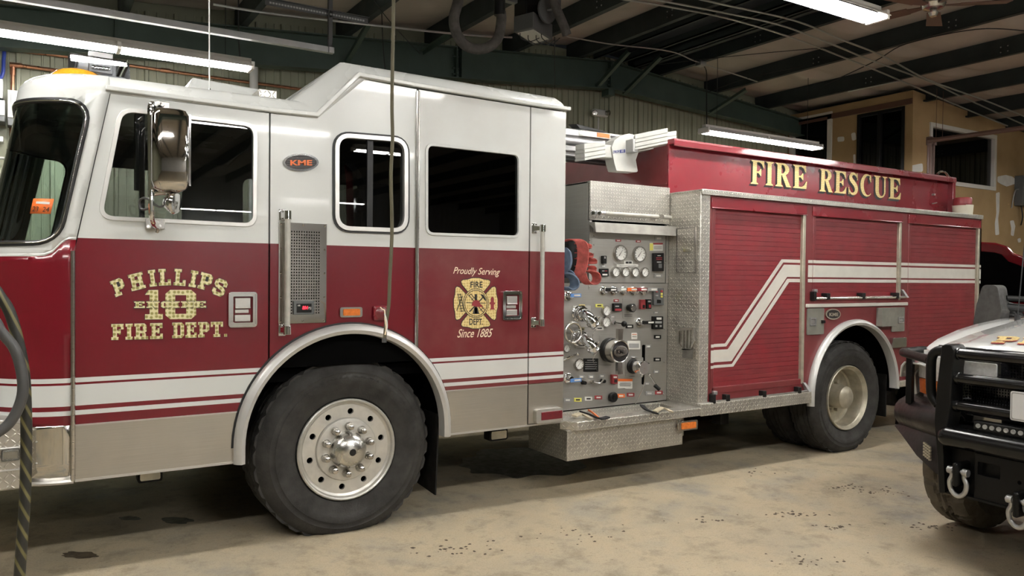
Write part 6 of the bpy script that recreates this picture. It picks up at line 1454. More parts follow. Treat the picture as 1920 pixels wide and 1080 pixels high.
mb = MB(); mb.plate(outl, [R4(A_), R4(B_), R4(C2)], .0, .04); BD = mb.build('body_side', M['red_dusty'], FE)
def rolldoor(r, name, lab):
    x0, x1, z0, z1 = r; prof = []; z = z0; st = .042; y = .022
    n = int(round((z1-z0)/st)); st = (z1-z0)/n
    for k in range(n): prof += [(y, z0+k*st+.0010), (y, z0+(k+1)*st-.0030), (y+.003, z0+(k+1)*st-.0020), (y+.003, z0+(k+1)*st-.0005)]
    mb = MB(); mb.grid([[(x0, a, b) for a, b in prof], [(x1, a, b) for a, b in prof]], sm=False); o = mb.build(name, M['red_slat_lit'], FE, angle=10, label=lab)
    mb = MB(); mb.box(x0, x1, .045, .06, z0, z1); mb.build('door_backing', M['void'], o)
    mb = MB(); mb.box(x0-.015, x0+.022, -.004, .03, z0, z1); mb.build('side_track', M['red_dusty'], o, .003)
    mb = MB(); mb.box(x1-.010, x1+.028, -.006, .03, z0, z1+.01); mb.build('side_track', M['rim_rear'], o, .004)
    mb = MB(); mb.box(x0-.03, x1+.035, -.012, .02, z1, z1+.085); mb.box(x0-.03, x1+.035, -.016, .0, z1-.006, z1+.004); mb.build('door_header', M['red'], o, .005)
    mb = MB(); mb.box(x0, x1, -.004, .022, z0-.01, z0+.045); mb.build('bottom_bar', M['red_dusty'], o, .004); return o
RA = rolldoor(A_, 'roller_door', 'front roller door with the kinked white stripe'); RB = rolldoor(B_, 'roller_door', 'short roller door above the rear wheel'); RC = rolldoor(C2, 'roller_door', 'rear roller door')
# white stripes with the kink
def c7(p): return (1300+p[0]/2.3484, 240+p[1]/2.3478)
S1 = ([(66, 955), (148, 948), (397, 577), (478, 579), (1266, 604)], [(1266, 616), (478, 591), (404, 589), (153, 963), (66, 967)])
S2 = ([(66, 980), (160, 975), (408, 602), (478, 602), (1266, 622)], [(1266, 667), (478, 653), (421, 653), (176, 1030), (66, 1032)])
S3 = ([(66, 1045), (178, 1043), (422, 663), (478, 663), (1266, 672)], [(1266, 685), (478, 677), (430, 677), (184, 1054), (66, 1058)])
def zat(u, v): return S(u, v)[1]
zs = []
for top, bot in (S1, S2, S3):
    t = (S(*c7(top[3]))[1]+S(*c7(top[4]))[1])/2; b = (S(*c7(bot[1]))[1]+S(*c7(bot[0]))[1])/2; zs.append((t, b))
mbA = MB(); mbO = MB()
segs = [(B_[0]-.05-.028, B_[0]-.016, -.002), (B_[0]+.024, B_[1]-.012, .0195), (B_[1]+.030, C2[0]-.016, -.002), (C2[0]-.013, C2[0]+.02, -.005), (B_[0]-.013, B_[0]+.02, -.005), (C2[0]+.024, C2[1]-.012, .0195), (C2[1]+.030, XBR-.002, -.002)]
for (top, bot), (zt1, zb1) in zip((S1, S2, S3), zs):
    parts = {'A': MB(), 'B': MB(), 'C': MB(), 'side': MB()}
    xa = A_[0]+.024; xe = A_[1]-.012
    pt = [S(*c7(p)) for p in top[1:3]]; pb = [S(*c7(p)) for p in bot[2:4]]; zl1 = (S(*c7(top[0]))[1]+pt[0][1])/2; zl0 = (S(*c7(bot[4]))[1]+pb[1][1])/2
    poly = [(xa, zl1), (pt[0][0], zl1), (pt[1][0], zt1), (xe, zt1), (xe, zb1), (pb[0][0], zb1), (pb[1][0], zl0), (xa, zl0)]
    parts['A'].prism(poly[::-1], .0195, .0215)
    parts['A'].prism([(A_[0]-.013, zl0), (A_[0]+.02, zl0), (A_[0]+.02, zl1), (A_[0]-.013, zl1)], -.0055, -.004)
    for k, (sa, sb, y) in enumerate(segs):
        key = 'B' if k in (1, 4) else 'C' if k in (3, 5) else 'side'
        mb = MB(); mb.prism([(sa, zb1), (sb, zb1), (sb, zt1), (sa, zt1)], y, y+.002); mb.build('white_stripe', M['vinyl_white'], {'B': RB, 'C': RC, 'side': BD}[key])
    parts['A'].build('white_stripe', M['vinyl_white'], RA)
# lift bars
def liftbar(x0, x1, z, par, lab=None):
    mb = MB(); mb.cyl((x0, -.035, z), (x1, -.035, z), .011, n=10); o = mb.build('lift_bar', M['chrome_dull'], par)
    for t in (.13, .5, .88): xx = x0+(x1-x0)*t; mb = MB(); mb.box(xx-.022, xx+.022, -.049, .02, z-.014, z+.045); mb.build('bar_strap', M['black'], o, .004)
    mb = MB(); mb.box(x0-.02, x0+.012, -.05, .0, z-.02, z+.06); mb.build('bar_end', M['black'], o, .004)
    mb = MB(); mb.box(x0+.01, x0+.05, -.03, 0, z+.05, z+.08); mb.build('bar_bracket', M['galv'], o, .003)
    mb = MB(); mb.hexa([(x1-.02, -.05, z-.005), (x1+.02, -.05, z-.005), (x1+.02, -.0, z-.005), (x1-.02, 0, z-.005)], [(x1-.06, -.02, z+.075), (x1-.03, -.02, z+.075), (x1-.03, 0, z+.075), (x1-.06, 0, z+.075)])
    mb.build('bar_bracket', M['galv'], o, .003); return o
zr = S(1600, 558)[1]; liftbar(S(1521, 560)[0], S(1694, 557)[0], zr, RB)
zr = S(1420, 742)[1]; liftbar(S(1332, 750)[0], S(1511, 735)[0], zr, RA)
zr = S(1712, 700)[1]; liftbar(C2[0], C2[1], .585, RC)
# moulding above the wheel, hatches, badges
(x0, za), (x1, zb) = S(1510, 575), S(1699, 568); zc_ = (S(1510, 572)[1]+S(1699, 570)[1])/2
mb = MB(); mb.box(x0, x1, -.022, .0, zc_-.018, zc_+.014); mb.build('drip_moulding', M['vinyl_white'], FE, .005)
def hatch(u0, u1, v0, v1, name, dep=.012, m='hatch', latch=None, tab=None):
    (x0, z0), (x1, z1) = S(u0, v1), S(u1, v0); mb = MB(); mb.prism(rrect(x0, x1, z0, z1, .012), -dep, 0); o = mb.build(name, M[m], FE, .006)
    if latch is not None:
        (a0, b0), (a1, b1) = S(latch[0], latch[3]), S(latch[1], latch[2]); mb = MB(); mb.plate(rrect(a0, a1, b0, b1, .004), [rrect(a0+.012, a1-.012, b0+.012, b1-.012, .002)], -dep-.008, -dep); mb.box(a0+.018, a1-.018, -dep-.004, -dep, b0+.018, b1-.018); mb.build('hatch_latch', M['galv'], o)
    if tab is not None: c = S(*tab); mb = MB(); mb.box(c[0]-.02, c[0]+.016, -dep-.02, -dep, c[1]-.014, c[1]+.014); mb.build('hatch_tab', M['black'], o)
    return o
hatch(1511.5, 1543.5, 577.5, 628, 'fuel_hatch', latch=(1516, 1527.5, 595.5, 610.5), tab=(1540, 603)); hatch(1670, 1694.5, 576, 622, 'fuel_hatch', latch=(1682, 1692, 594, 606), tab=(1672, 600))
hatch(1642.5, 1670, 576.5, 612, 'scene_lamp', dep=.06); hatch(1667.5, 1694, 632, 652, 'side_lamp', dep=.035, m='chrome_dull')
badge(FE, 1560.5, 589, 13.8, 10.2, 0.0, 'badge', True)
flare(RCX, RCZ, .680, .630, .42, .49, 'wheel_arch_flare', M['flare'])
mb = MB(); A = [(RCX-RR, .45)]+arch[::-1]+[(RCX+RR, .45)]; mb.grid([[(x, .03, z) for x, z in A], [(x, .75, z) for x, z in A]]); mb.box(RCX-RR, RCX+RR, .74, .75, .45, 1.2); mb.build('wheel_well', M['void'], FE)
# lower rub rail (tread plate ledge)
xa = XBF+.045; xb_ = S(1513, 745)[0]
mb = MB(); mb.box(XBF-.01, xb_, -.045, .06, .515, .555); mb.box(XBF-.01, xb_, -.05, -.035, .455, .555); mb.build('rub_rail', M['diamond'], FE, .005)
mb = MB(); mb.box(RCX+.69, XBR, -.045, .06, .50, .56); mb.build('rub_rail', M['diamond'], FE, .005)
# ledge and hose bed side
mb = MB(); mb.box(XBF-.004, XBR-.01, -.022, YU+.01, ZT-.008, ZT+.008); mb.box(XBF, XBR-.01, -.024, -.012, ZT-.035, ZT+.010); LG = mb.build('top_ledge', M['diamond'], FE, .004)
xu1 = S(1787, 360, YU)[0]; zu1 = 2.722
mb = MB(); mb.box(XBF+.002, xu1-.05, YU+.03, YU+.05, ZT-.05, zu1-.03); HB = mb.build('hose_bed_side', M['red'], FE, .003)
mb = MB(); mb.box(XBF, xu1, YU-.035, YU+.05, zu1-.045, zu1); mb.box(XBF, xu1-.0, YU-.038, YU-.028, zu1-.062, zu1-.01); mb.box(xu1-.055, xu1, YU-.030, YU+.05, ZT, zu1-.03); mb.build('hose_bed_rim', M['red'], HB, .012)
mb = MB(); mb.box(XBF+.006, XBF+.02, YU+.05, W-YU-.05, ZT-.3, zu1-.02); mb.box(XBF+.002, xu1, W-YU-.05, W-YU-.03, ZT, zu1); mb.box(xu1-.02, xu1, YU+.03, W-YU-.03, ZT, zu1-.02); mb.box(XBF, xu1, YU+.05, W-YU-.05, 2.35, 2.37); mb.build('hose_bed_walls', M['red_dusty'], FE)
mb = MB(); mb.tube(curve3([S3_ for S3_ in (at(1757, 327, Y=YU+.05), at(1763, 322, Y=YU+.05), at(1772, 323, Y=YU+.05), at(1779, 331, Y=YU+.05))]), .012, 8); mb.build('pull_handle', M['chrome'], FE)
mb = MB(); p = S(1748, 365, YU+.03); mb.cyl((p[0], YU+.03, p[1]), (p[0], YU-.0, p[1]), .012, n=8); p = S(1748, 382, YU+.03); mb.tube([(p[0]-.01, YU+.025, p[1]), (p[0]+.04, YU, p[1]+.012)], .006, 6); mb.build('screw_hook', M['alu_trim'], FE)
yT = YU+.03; fU = fnY(yT)
mb = MB(); sh = MB()
def c6(p): return (1380+p[0]/5.647, 270+p[1]/5.646)
q1 = [c6((150, 420)), c6((748, 478)), c6((748, 232)), c6((158, 168))]; q2 = [c6((878, 500)), c6((1740, 590)), c6((1742, 368)), c6((885, 262))]
for q, s in ((q1, 'FIRE'), (q2, 'RESCUE')):
    put_glyphs(mb, serif, s, q, fU, th=.0046, gap=.10)
    for k, (dx, dy) in enumerate(((-.8, .9), (-1.6, 1.8), (-2.4, 2.7), (-2.9, 3.6))): put_glyphs(sh, serif, s, q, fU, th=.0030-.0006*k, gap=.10, dx=dx, dy=dy)
    mb.build('gold_lettering', M['gold_plain'], HB); sh.build('letter_shadow', M['ink'], HB); mb = MB(); sh = MB()
# remaining body shell: top, rear, far side
mb = MB(); mb.box(XBF+.02, XBR, W-.04, W, .5, ZT-.01); mb.box(XBR-.03, XBR, .0, W, .5, ZT-.01); mb.box(XBF+.02, XBR, W-YU-.04, W, ZT-.02, ZT); mb.build('body_shell', M['red_dusty'], FE)
mb = MB(); mb.box(3.05, XBR-.05, .07, W-.06, 1.18, ZT-.03); mb.box(3.05, 4.25, .07, .7, .58, 1.2); mb.box(5.65, XBR-.05, .07, .7, .58, 1.2); mb.build('compartment_liner', M['void'], FE)
mb = MB(); mb.box(XBR, XBR+.35, .05, W-.05, .52, .57); mb.build('tailboard', M['diamond'], FE, .005)
# ---- bucket on the ledge
p = at(1805, 396, Y=.17); zb_ = ZT+.008
t = thing('bucket', 'translucent bucket with a red lid on the rear end of the body ledge', 'bucket', (p.x, .17, zb_))
rb = 17.0/1442*9.2*.95; zt_ = at(1805, 385, Y=.17).z; ztop = at(1803, 371, Y=.17).z
mb = MB(); mb.lathe([(0, 0), (rb*.92, .001), (rb*1.02, zt_-zb_), (0, zt_-zb_)], (p.x, .17, zb_), (0, 0, 1), 24); mb.build('pail', M['bucket_white'], t)
mb = MB(); mb.lathe([(rb*.9, 0), (rb*.92, ztop-zt_-.01), (rb*.86, ztop-zt_), (0, ztop-zt_)], (p.x-.01, .17, zt_), (0, 0, 1), 24); mb.build('lid', M['redtag'], t)
mb = MB(); mb.lathe([(rb*.95, .0), (rb*.97, .012), (rb*.90, .014)], (p.x-.01, .17, zt_-.005), (0, 0, 1), 24); mb.build('lid_rim', M['redtag'], t)
mb = MB(); mb.tube(curve3([(p.x+rb*.9, .17-.05, zt_-.02), (p.x+rb*1.35, .15, zt_-.03), (p.x+rb*1.3, .15, zt_-.12), (p.x+rb*.9, .12, zb_+.03)], 6), .008, 6); mb.build('bag_edge', M['bucket_white'], t)
# ---- ladders and hard tube stowed over the far side of the hose bed
t = thing('ladder', 'aluminium ladder and rails stowed over the hose bed behind the cab', 'ladder', (2.2, 1.6, 2.75))
for dy, v in ((0, 246), (.25, 250)):
    mb = MB(); a = at(1064, v, Y=1.5+dy); mb.box(1.65, 6.4, 1.5+dy, 1.55+dy, a.z-.05, a.z+.03); mb.build('side_rail', M['galv'], t, .006)
for k in range(12): mb = MB(); a = at(1064, 248, Y=1.6); mb.cyl((1.9+k*.37, 1.55, a.z-.01), (1.9+k*.37, 1.75, a.z-.01), .017, n=10); mb.build('rung', M['galv'], t)
y_ = 1.25; a = at(1066, 263, Y=y_); b = at(1140, 277, Y=y_); mb = MB(); mb.cyl((1.62, y_, (a.z+b.z)/2), (4.6, y_, (a.z+b.z)/2), .062, n=18); mb.cyl((1.60, y_, (a.z+b.z)/2), (1.68, y_, (a.z+b.z)/2), .068, n=18)
tag(mb.build('suction_hose', M['galv']), 'grey hard suction tube lying under the ladder behind the cab', 'hose')
y_ = 1.0
for k, (v, m) in enumerate(((283, 'galv'), (292, 'conduit'), (299, 'perf'))):
    a = at(1062, v-8, Y=1.05+.02*k); mb = MB(); mb.box(1.62, 3.6, 1.05+.04*k, 1.15+.04*k, a.z-.035, a.z+.02); tag(mb.build('pike_pole', M[m], None, .01), ('upper grey pole in the rack behind the cab', 'middle pale pole in the rack behind the cab', 'lowest dark pole in the rack behind the cab')[k], 'pole', 'poles in the rack behind the cab')
t = thing('labelled_rail', 'aluminium rail with orange and white labels on top of the pole rack', 'rail', tuple(at(1120, 255, Y=.9)))
a = at(1092, 245, Y=.9); b = at(1151, 257, Y=.9); mb = MB(); mb.box(a.x, b.x+.15, .9, .96, a.z-.045, a.z+.01); mb.build('rail', M['alu_trim'], t, .004)
mb = MB(); mb.hexa([(a.x-.04, .88, a.z+.01), (a.x+.25, .88, a.z+.01), (a.x+.25, 1.0, a.z+.03), (a.x-.04, 1.0, a.z+.03)], [(a.x-.08, .88, a.z+.045), (a.x+.2, .88, a.z+.02), (a.x+.2, 1.0, a.z+.04), (a.x-.08, 1.0, a.z+.06)]); mb.build('end_flap', M['black'], t)
mb = MB(); mb.box(a.x+.16, a.x+.30, .897, .9, a.z-.036, a.z); mb.build('orange_label', M['orange'], t); mb = MB(); mb.box(a.x+.31, a.x+.40, .897, .9, a.z-.03, a.z-.01); mb.build('black_label', M['ink'], t)
# ---- white folding rack with its finned arms, standing on the pump box
t = FE
yd = .55; cz = ZB1-.06
pts = [(1152, 306), (1149, 290), (1147, 276), (1152, 263), (1163, 255), (1180, 250), (1192, 254), (1194, 268), (1190, 285), (1186, 295), (1187, 306), (1195, 316), (1195, 323), (1156, 320)]
mb = MB(); q = [(at(u, v, Y=yd).x, at(u, v, Y=yd).z) for u, v in pts]; mb.prism(rp(q, .012, 2), yd, yd+.11); HS = mb.build('light_tower_housing', M['tower'], FE, .022, seg=3, label='white housing of the folding light tower, blue and white wording on its face')
mb = MB(); q = [(at(u, v, Y=yd+.05).x, at(u, v, Y=yd+.05).z) for u, v in ((1186, 285), (1199, 283), (1193, 300), (1197, 322), (1185, 322), (1181, 300))]; mb.prism(q, yd+.05, yd+.16); mb.build('light_tower_back', M['tower'], HS, .01)
fD = lambda u, v: (lambda p: (p.x, yd-.002, p.z))(at(u, v, Y=yd))
mb = MB(); put_text(mb, 'DROP.', (1149, 288), (1161, 286.7), (1149.6, 282.5), fD, 0, .2, .02); b = len(mb.v); mb.v += [fD(1162, 287), fD(1172, 286), (fD(1172, 280)), fD(1162, 281)]; mb.F((b, b+1, b+2, b+3), 0); mb.build('tower_lettering', mat('navy_print', (.02, .03, .16), .5), HS)
mb = MB(); put_text(mb, 'IE', (1164.5, 285.6), (1170, 285), (1164.5, 281.6), lambda u, v: (lambda p: (p[0], p[1]-.001, p[2]))(fD(u, v))); mb.build('tower_lettering', M['paper'], HS)
mb = MB()
def arm(u0, v0, u1, v1, h0, y0, y1, par, name='light_arm'):
    a = at(u0, v0, Y=y0); b = at(u1, v1, Y=y1); d = (b-a); wv = Vector((-d.y, d.x, 0)).normalized()*.05; up = Vector((0, 0, 1))
    mb = MB()
    for z0, z1, k in ((0, .018, 1.05), (.018, .024, .9), (.024, .055, 1.0), (.055, .060, .9), (.060, .085, 1.0), (.085, .090, .88), (.090, .13, .92)):
        mb.hexa([a-wv*k+up*z0, b-wv*k+up*z0, b+wv*k+up*z0, a+wv*k+up*z0], [a-wv*k*.98+up*z1, b-wv*k*.98+up*z1, b+wv*k*.98+up*z1, a+wv*k*.98+up*z1])
    o = mb.build(name, M['tower'], par, .004)
    return o
ra = arm(1189, 283, 1250, 271, 0, .50, .35, HS); rb2 = arm(1196, 285, 1265, 275, 0, .66, .52, HS)
la = arm(1087, 302, 1126, 295, 0, .44, .50, HS); 
c = at(1138, 284, Y=.6); mb = MB(); mb.box(c.x-.09, c.x+.05, .565, .65, c.z-.06, c.z+.05); mb.build('arm_joint', M['tower'], HS, .01); mb = MB()
for v in (279, 290): p = at(1133, v, Y=.565); mb.cyl((p.x, .56, p.z), (p.x, .568, p.z), .008, n=8)
mb.build('joint_screw', M['ink'], HS)
c = at(1186, 273, Y=.5); mb = MB(); mb.box(c.x-.03, c.x+.03, .46, .56, c.z-.06, c.z+.05); mb.build('arm_joint', M['greytag'], HS, .006)
# ---------------------------------------------------------------- white pickup at the right edge (local frame: x back, y to its right side, z up)
PL0 = Vector((2.65, -2.58, fz(2.65))); PHI = R(3)
TK = thing('pickup_truck', 'white pickup with a black grille guard and gold lettering on its hood', 'pickup truck', tuple(PL0), -PHI, org=(0, 0, 0))
_Rm = Matrix.Rotation(PHI, 3, 'Z'); _o = _Rm @ (CPOS-PL0)
def pk(u, v, x=None, y=None, z=None):
    d = _Rm @ ray(u, v)
    t = (x-_o.x)/d.x if x is not None else (y-_o.y)/d.y if y is not None else (z-_o.z)/d.z
    return _o+d*t
def pyz(u, v, x): p = pk(u, v, x=x); return (p.y, p.z)
fT = lambda a, b, c: (c, a, b)
def mirror_y(mb):
    n = len(mb.v); k = len(mb.f); mb.v += [(x, -y, z) for x, y, z in mb.v]
    for i in range(k): mb.F([q+n for q in mb.f[i]][::-1], mb.m[i], mb.sm[i])
    return mb
# body: hood and fenders as one smooth skin
edge = [(.47, 1.10), (.48, 1.139), (.536, 1.187), (.624, 1.224), (.831, 1.275), (1.058, 1.312), (1.283, 1.336), (1.75, 1.36)]
def ez(x):
    for (a, za), (b, zb) in zip(edge, edge[1:]):
        if x <= b: return za+(zb-za)*max(0, (x-a)/(b-a))
    return edge[-1][1]
rows = []
for x in (.20, .215, .25, .32, .42, .536, .624, .72, .831, .95, 1.058, 1.17, 1.283, 1.40, 1.55, 1.72):
    hc = 1.235+.15*min(1, max(0, x-.2)/.9)**.8+.04*max(0, x-1.0)
    e = ez(x)-.005; row = []
    if x < .25: hc -= .03*(1-(x-.2)/.05)
    for y in (-.96, -.95, -.92, -.86, -.80, -.74, -.66, -.5, -.25, 0, .25, .5, .66, .74, .80, .86, .92, .95, .96):
        a = abs(y)
        if a <= .66: z = hc - .03*(a/.66)**2
        elif a <= .74: z = hc-.03 + (min(e, hc)-hc+.03-.012)*(a-.66)/.08
        elif a <= .92: z = min(e, hc-.02)-.012*(1 - (a-.74)/.18)+.004 if x > .5 else min(e, hc-.03)
        elif a <= .95: z = min(e, hc)-.03
        else: z = min(e, hc)-.10
        if x < .5 and a > .70: z = min(z, 1.10+.13*max(0, (x-.2))/.3*.3+ (0.04 if a < .86 else 0))
        xx = x + (.10*max(0, a-.6)/.36 if x < .45 else 0)
        row.append((xx, y, z))
    rows.append(row)
mb = MB(); mb.grid(rows); HD = mb.build('hood', M['truck_white'], TK, angle=60)
so = HD.modifiers.new('thickness', 'SOLIDIFY'); so.thickness = .01; so.offset = -1
mb = MB(); mb.box(.215, .23, -.66, .66, 1.20, 1.222); mb.build('hood_lip', M['black'], HD, .004)
fh = lambda u, v: (lambda p: (p.x, p.y, p.z+.006))(pk(u, v, z=1.30))
# gold hood lettering: P H I ... the rest runs out of the picture
hoodz = lambda x, y: 1.235+.15*min(1, max(0, x-.2)/.9)**.8+.04*max(0, x-1.0)-.03*(abs(y)/.66)**2
def fhood(u, v, c=0.0):
    d = _Rm @ ray(u, v); lo, hi = 3.0, 8.0
    tt = [lo+(hi-lo)*k/200 for k in range(201)]; prev = None
    for t in tt:
        p = _o+d*t; h = p.z-hoodz(p.x, p.y)-.004
        if p.x > .2 and h < 0: hi = t; lo = t-(8.0-3.0)/200; break
    for _ in range(20):
        t = (lo+hi)/2; p = _o+d*t
        if p.z-hoodz(p.x, p.y)-.004 < 0: hi = t
        else: lo = t
    z = p.z
    return (p.x, p.y, z-c)
mb = MB(); sh = MB()
put_glyphs(mb, block, 'PHILLIPS', [(1858, 642.5), (2215, 655), (2222, 640), (1872, 631)], fhood, th=.0022, gap=.10)
put_glyphs(sh, block, 'PHILLIPS', [(1857, 643.8), (2214, 656.4), (2223, 639.6), (1871, 630.6)], fhood, th=.0012, gap=.10, dx=.2, dy=.35)
mb.build('gold_lettering', M['gold_plain'], HD); sh.build('letter_shadow', M['redtag'], HD)
# fender sides and front corners
def fender(s):
    mb = MB(); RXc, RZc, r = .95, .42, .46
    A = [(RXc+r*cos(2.70*k/16), RZc+r*sin(2.70*k/16)) for k in range(17)]
    o = [(.46, .80), (.50, .60)]+A[::-1]+[(1.9, .38), (1.9, 1.27), (1.283, 1.24), (.831, 1.18), (.624, 1.13), (.52, 1.09), (.42, 1.0)]
    mb.plate(o, (), .935*s, .955*s, lambda a, b, c: (a, c, b)); mb.build('fender', M['truck_white'], TK, .01)
    mb = MB(); mb.grid([[(x, s*.945, z) for x, z in A], [(x, s*.45, z) for x, z in A]]); mb.build('wheel_well', M['void'], TK)
fender(1); fender(-1)
# grille surround, mesh and lamps
mb = MB(); mb.plate(rp([(-.52, .82), (.52, .82), (.56, 1.21), (-.56, 1.21)], .03), [rp([(-.44, .86), (.44, .86), (.475, 1.185), (-.475, 1.185)], .04)], .10, .16, fT); GR = mb.build('grille_surround', M['chrome'], TK, .01)
mb = MB(); mb.box(.215, .225, -.52, .52, .83, 1.20); mb.build('grille_backing', M['void'], GR)
mb = MB(); st = .0145; ny = int(.94/st)
for j in range(ny+1):
    y = -.47+j*.94/ny; mb.box(.15, .158, y-.0036, y+.0036, .86, 1.185)
for j in range(21): z = .865+j*.0155; mb.box(.151, .157, -.47, .47, z-.0036, z+.0036)
for j in range(2): mb.cyl((.18, -.40, .925+j*.13), (.18, .40, .925+j*.13), .025, n=12, m=1)
mb.build('honeycomb_grille', [M['black_gloss'], M['greybox']], GR)
for s in (1, -1):
    mb = MB(); mb.prism(rrect(.215 if s > 0 else -.44, .44 if s > 0 else -.215, 1.075, 1.175, .02), .05, .15, fT); L = mb.build('grille_lamp', M['black_gloss'], TK, .008, label='clear rectangular lamp set in the black grille')
    mb = MB(); mb.prism(rrect(.232 if s > 0 else -.425, .425 if s > 0 else -.232, 1.088, 1.162, .012), .038, .052, fT); mb.build('lens', M['headlamp'], L, .006)
    mb = MB(); y0, y1 = (.50, .86); q = [(y0*s, 1.01), (y1*s, 1.00), (y1*s*1.005, 1.15), (y0*s, 1.16)]
    def fl(a, b, c): return (.10+.26*max(0, abs(a)-.5)/.4+c, a, b)
    mb.prism(q if s > 0 else q[::-1], 0, .12, fl); hl = mb.build('headlight', M['headlamp'], TK, .012)
    q = [(y0*s, .90), (y1*s*.99, .91), (y1*s, 1.0), (y0*s, 1.01)]
    mb = MB(); mb.prism(q if s > 0 else q[::-1], .005, .12, fl); mb.build('turn_signal', M['amber'], TK, .012)
    mb = MB(); mb.prism([(y0*s*.98, .86), (y1*s*.99, .86), (y1*s*1.0, 1.17), (y0*s*.98, 1.18)], .05, .14, fl); mb.build('lamp_surround', M['truck_white'], TK, .008)
# grille guard
up = [pyz(u, v, -.06) for u, v in ((1768, 648), (1775, 645), (1787, 647), (1793, 656), (1788, 690), (1785, 760), (1771, 840), (1775, 924), (1763, 924), (1759, 845), (1754, 789), (1759, 725))]
GG = None
for s in (1, -1):
    mb = MB(); mb.prism([(a*s, b) for a, b in up], -.075, .04, fT); o = mb.build('guard_upright', M['truck_black'], TK, .006)
zb = [1.205, 1.071, .922]
for k, z in enumerate(zb):
    mb = MB(); mb.cyl((-.03, -.42, z), (-.03, .42, z), .029, n=16)
    for s in (1, -1): mb.lathe([(.034, 0), (.034, .02), (.030, .024)], (-.03, s*.405, z), (0, -s, 0), 14)
    mb.build('guard_bar', M['truck_black_gloss'], TK)
for s in (1, -1):
    pts = [(375, 104), (335, 108), (310, 130), (301, 175), (300, 300), (306, 345), (322, 375), (338, 392)]
    P3 = [pk(1640+a/2.843, 620+b/2.843, x=-.02) for a, b in pts]; mb = MB(); mb.tube(curve3([(p.x, p.y*s, p.z) for p in P3], 5), .026, 12); mb.build('guard_loop', M['truck_black'], TK)
    y1 = .945; z = 1.15; mb = MB(); mb.tube(curve3([(.0, .57*s, z), (.12, .72*s, z), (.24, .88*s, z), (.30, .935*s, z), (.38, .955*s, z), (.55, .955*s, z), (.62, .94*s, z-.02)], 5), .026, 12); mb.build('guard_side_bar', M['truck_black'], TK)
    mb = MB(); mb.hexa([(.25, .845*s, .84), (.25, .885*s, .84), (.31, .905*s, .84), (.31, .865*s, .84)], [(.25, .845*s, z), (.25, .885*s, z), (.31, .905*s, z), (.31, .865*s, z)]); mb.build('guard_post', M['truck_black'], TK, .004)
# heavy bumper: centre tube, plate and swept wings
mb = MB(); mb.cyl((-.06, -.42, .752), (-.06, .42, .752), .056, n=22); mb.sphere((-.06, .42, .752), .056, 16); mb.sphere((-.06, -.42, .752), .056, 16); mb.build('bumper_tube', M['truck_black_gloss'], TK)
mb = MB(); mb.box(-.05, .22, -.48, .48, .77, .80); mb.box(.0, .02, -.46, .46, .44, .70); mb.build('bumper_shelf', M['truck_black'], TK, .006)
h = rrect(.154, .268, .578, .648, .008); mb = MB(); mb.plate([(-.285, .45), (.285, .45), (.285, .69), (-.285, .69)], [h, [(-a, b) for a, b in h][::-1]], -.05, -.035, fT)
for y in (-.06, .06): mb.cyl((-.052, y, .585), (-.049, y, .585), .010, n=10, m=1)
mb.build('winch_plate', [M['truck_black'], M['void']], TK, .004)
mb = MB(); mb.hexa([(-.06, -.46, .44), (.2, -.46, .42), (.2, .46, .42), (-.06, .46, .44)], [(-.06, -.46, .452), (.2, -.46, .434), (.2, .46, .434), (-.06, .46, .452)]); mb.build('bumper_floor', M['truck_black'], TK)
for s in (1, -1):
    prof = [(.04, .868), (.0, .856), (-.035, .83), (-.048, .79), (-.042, .75), (-.015, .718), (.0, .702), (-.012, .685)]
    st = [(.03, .45, .0, .50), (.03, .56, .0, .50), (.12, .74, -.004, .56), (.24, .92, -.012, .64), (.34, 1.035, -.025, .70), (.40, 1.065, -.04, .74)]
    rows = []
    for (x, y, dz, zl) in st:
        r = [(x+.38, y*s-.02*s, .955+dz*.5)]+[(x+a+.07, y*s, b+dz*(1.0 if b > .7 else .6)) for a, b in prof]; rows.append(r+[(x+.03, y*s, max(.672-.6*0+dz*.6-.002, 0) if False else zl if zl < .67 else .665), (x+.10, y*s-.01*s, zl if zl < .67 else .665)])
    mb = MB(); mb.grid(rows, sm=True); b = len(mb.v); mb.v += rows[-1]; mb.F(range(b, b+len(rows[-1])), 0); wg = mb.build('bumper_wing', M['bumper_dirty'], TK, angle=40)
    so = wg.modifiers.new('thickness', 'SOLIDIFY'); so.thickness = .008; so.offset = -1
    mb = MB(); mb.grid([[(x+.125, y*s*.995, .8745+dz), (x+.20, y*s*.99, .896+dz*.85), (x+.37, y*s-.03*s, .954+dz*.5)] for (x, y, dz, zl) in st[1:]]); mb.build('step_tread', M['diamond_dark'], wg)
    mb = MB()
    for i in range(4):
        for j in range(5): yy = .60+.018*i; zz = .575+.017*j+.004*i; mb.box(.030+.6*(yy-.56), .042+.6*(yy-.56), s*(yy-.006), s*(yy+.006), zz-.006, zz+.006)
    mb.build('mesh_insert', M['rim_rear'], wg)
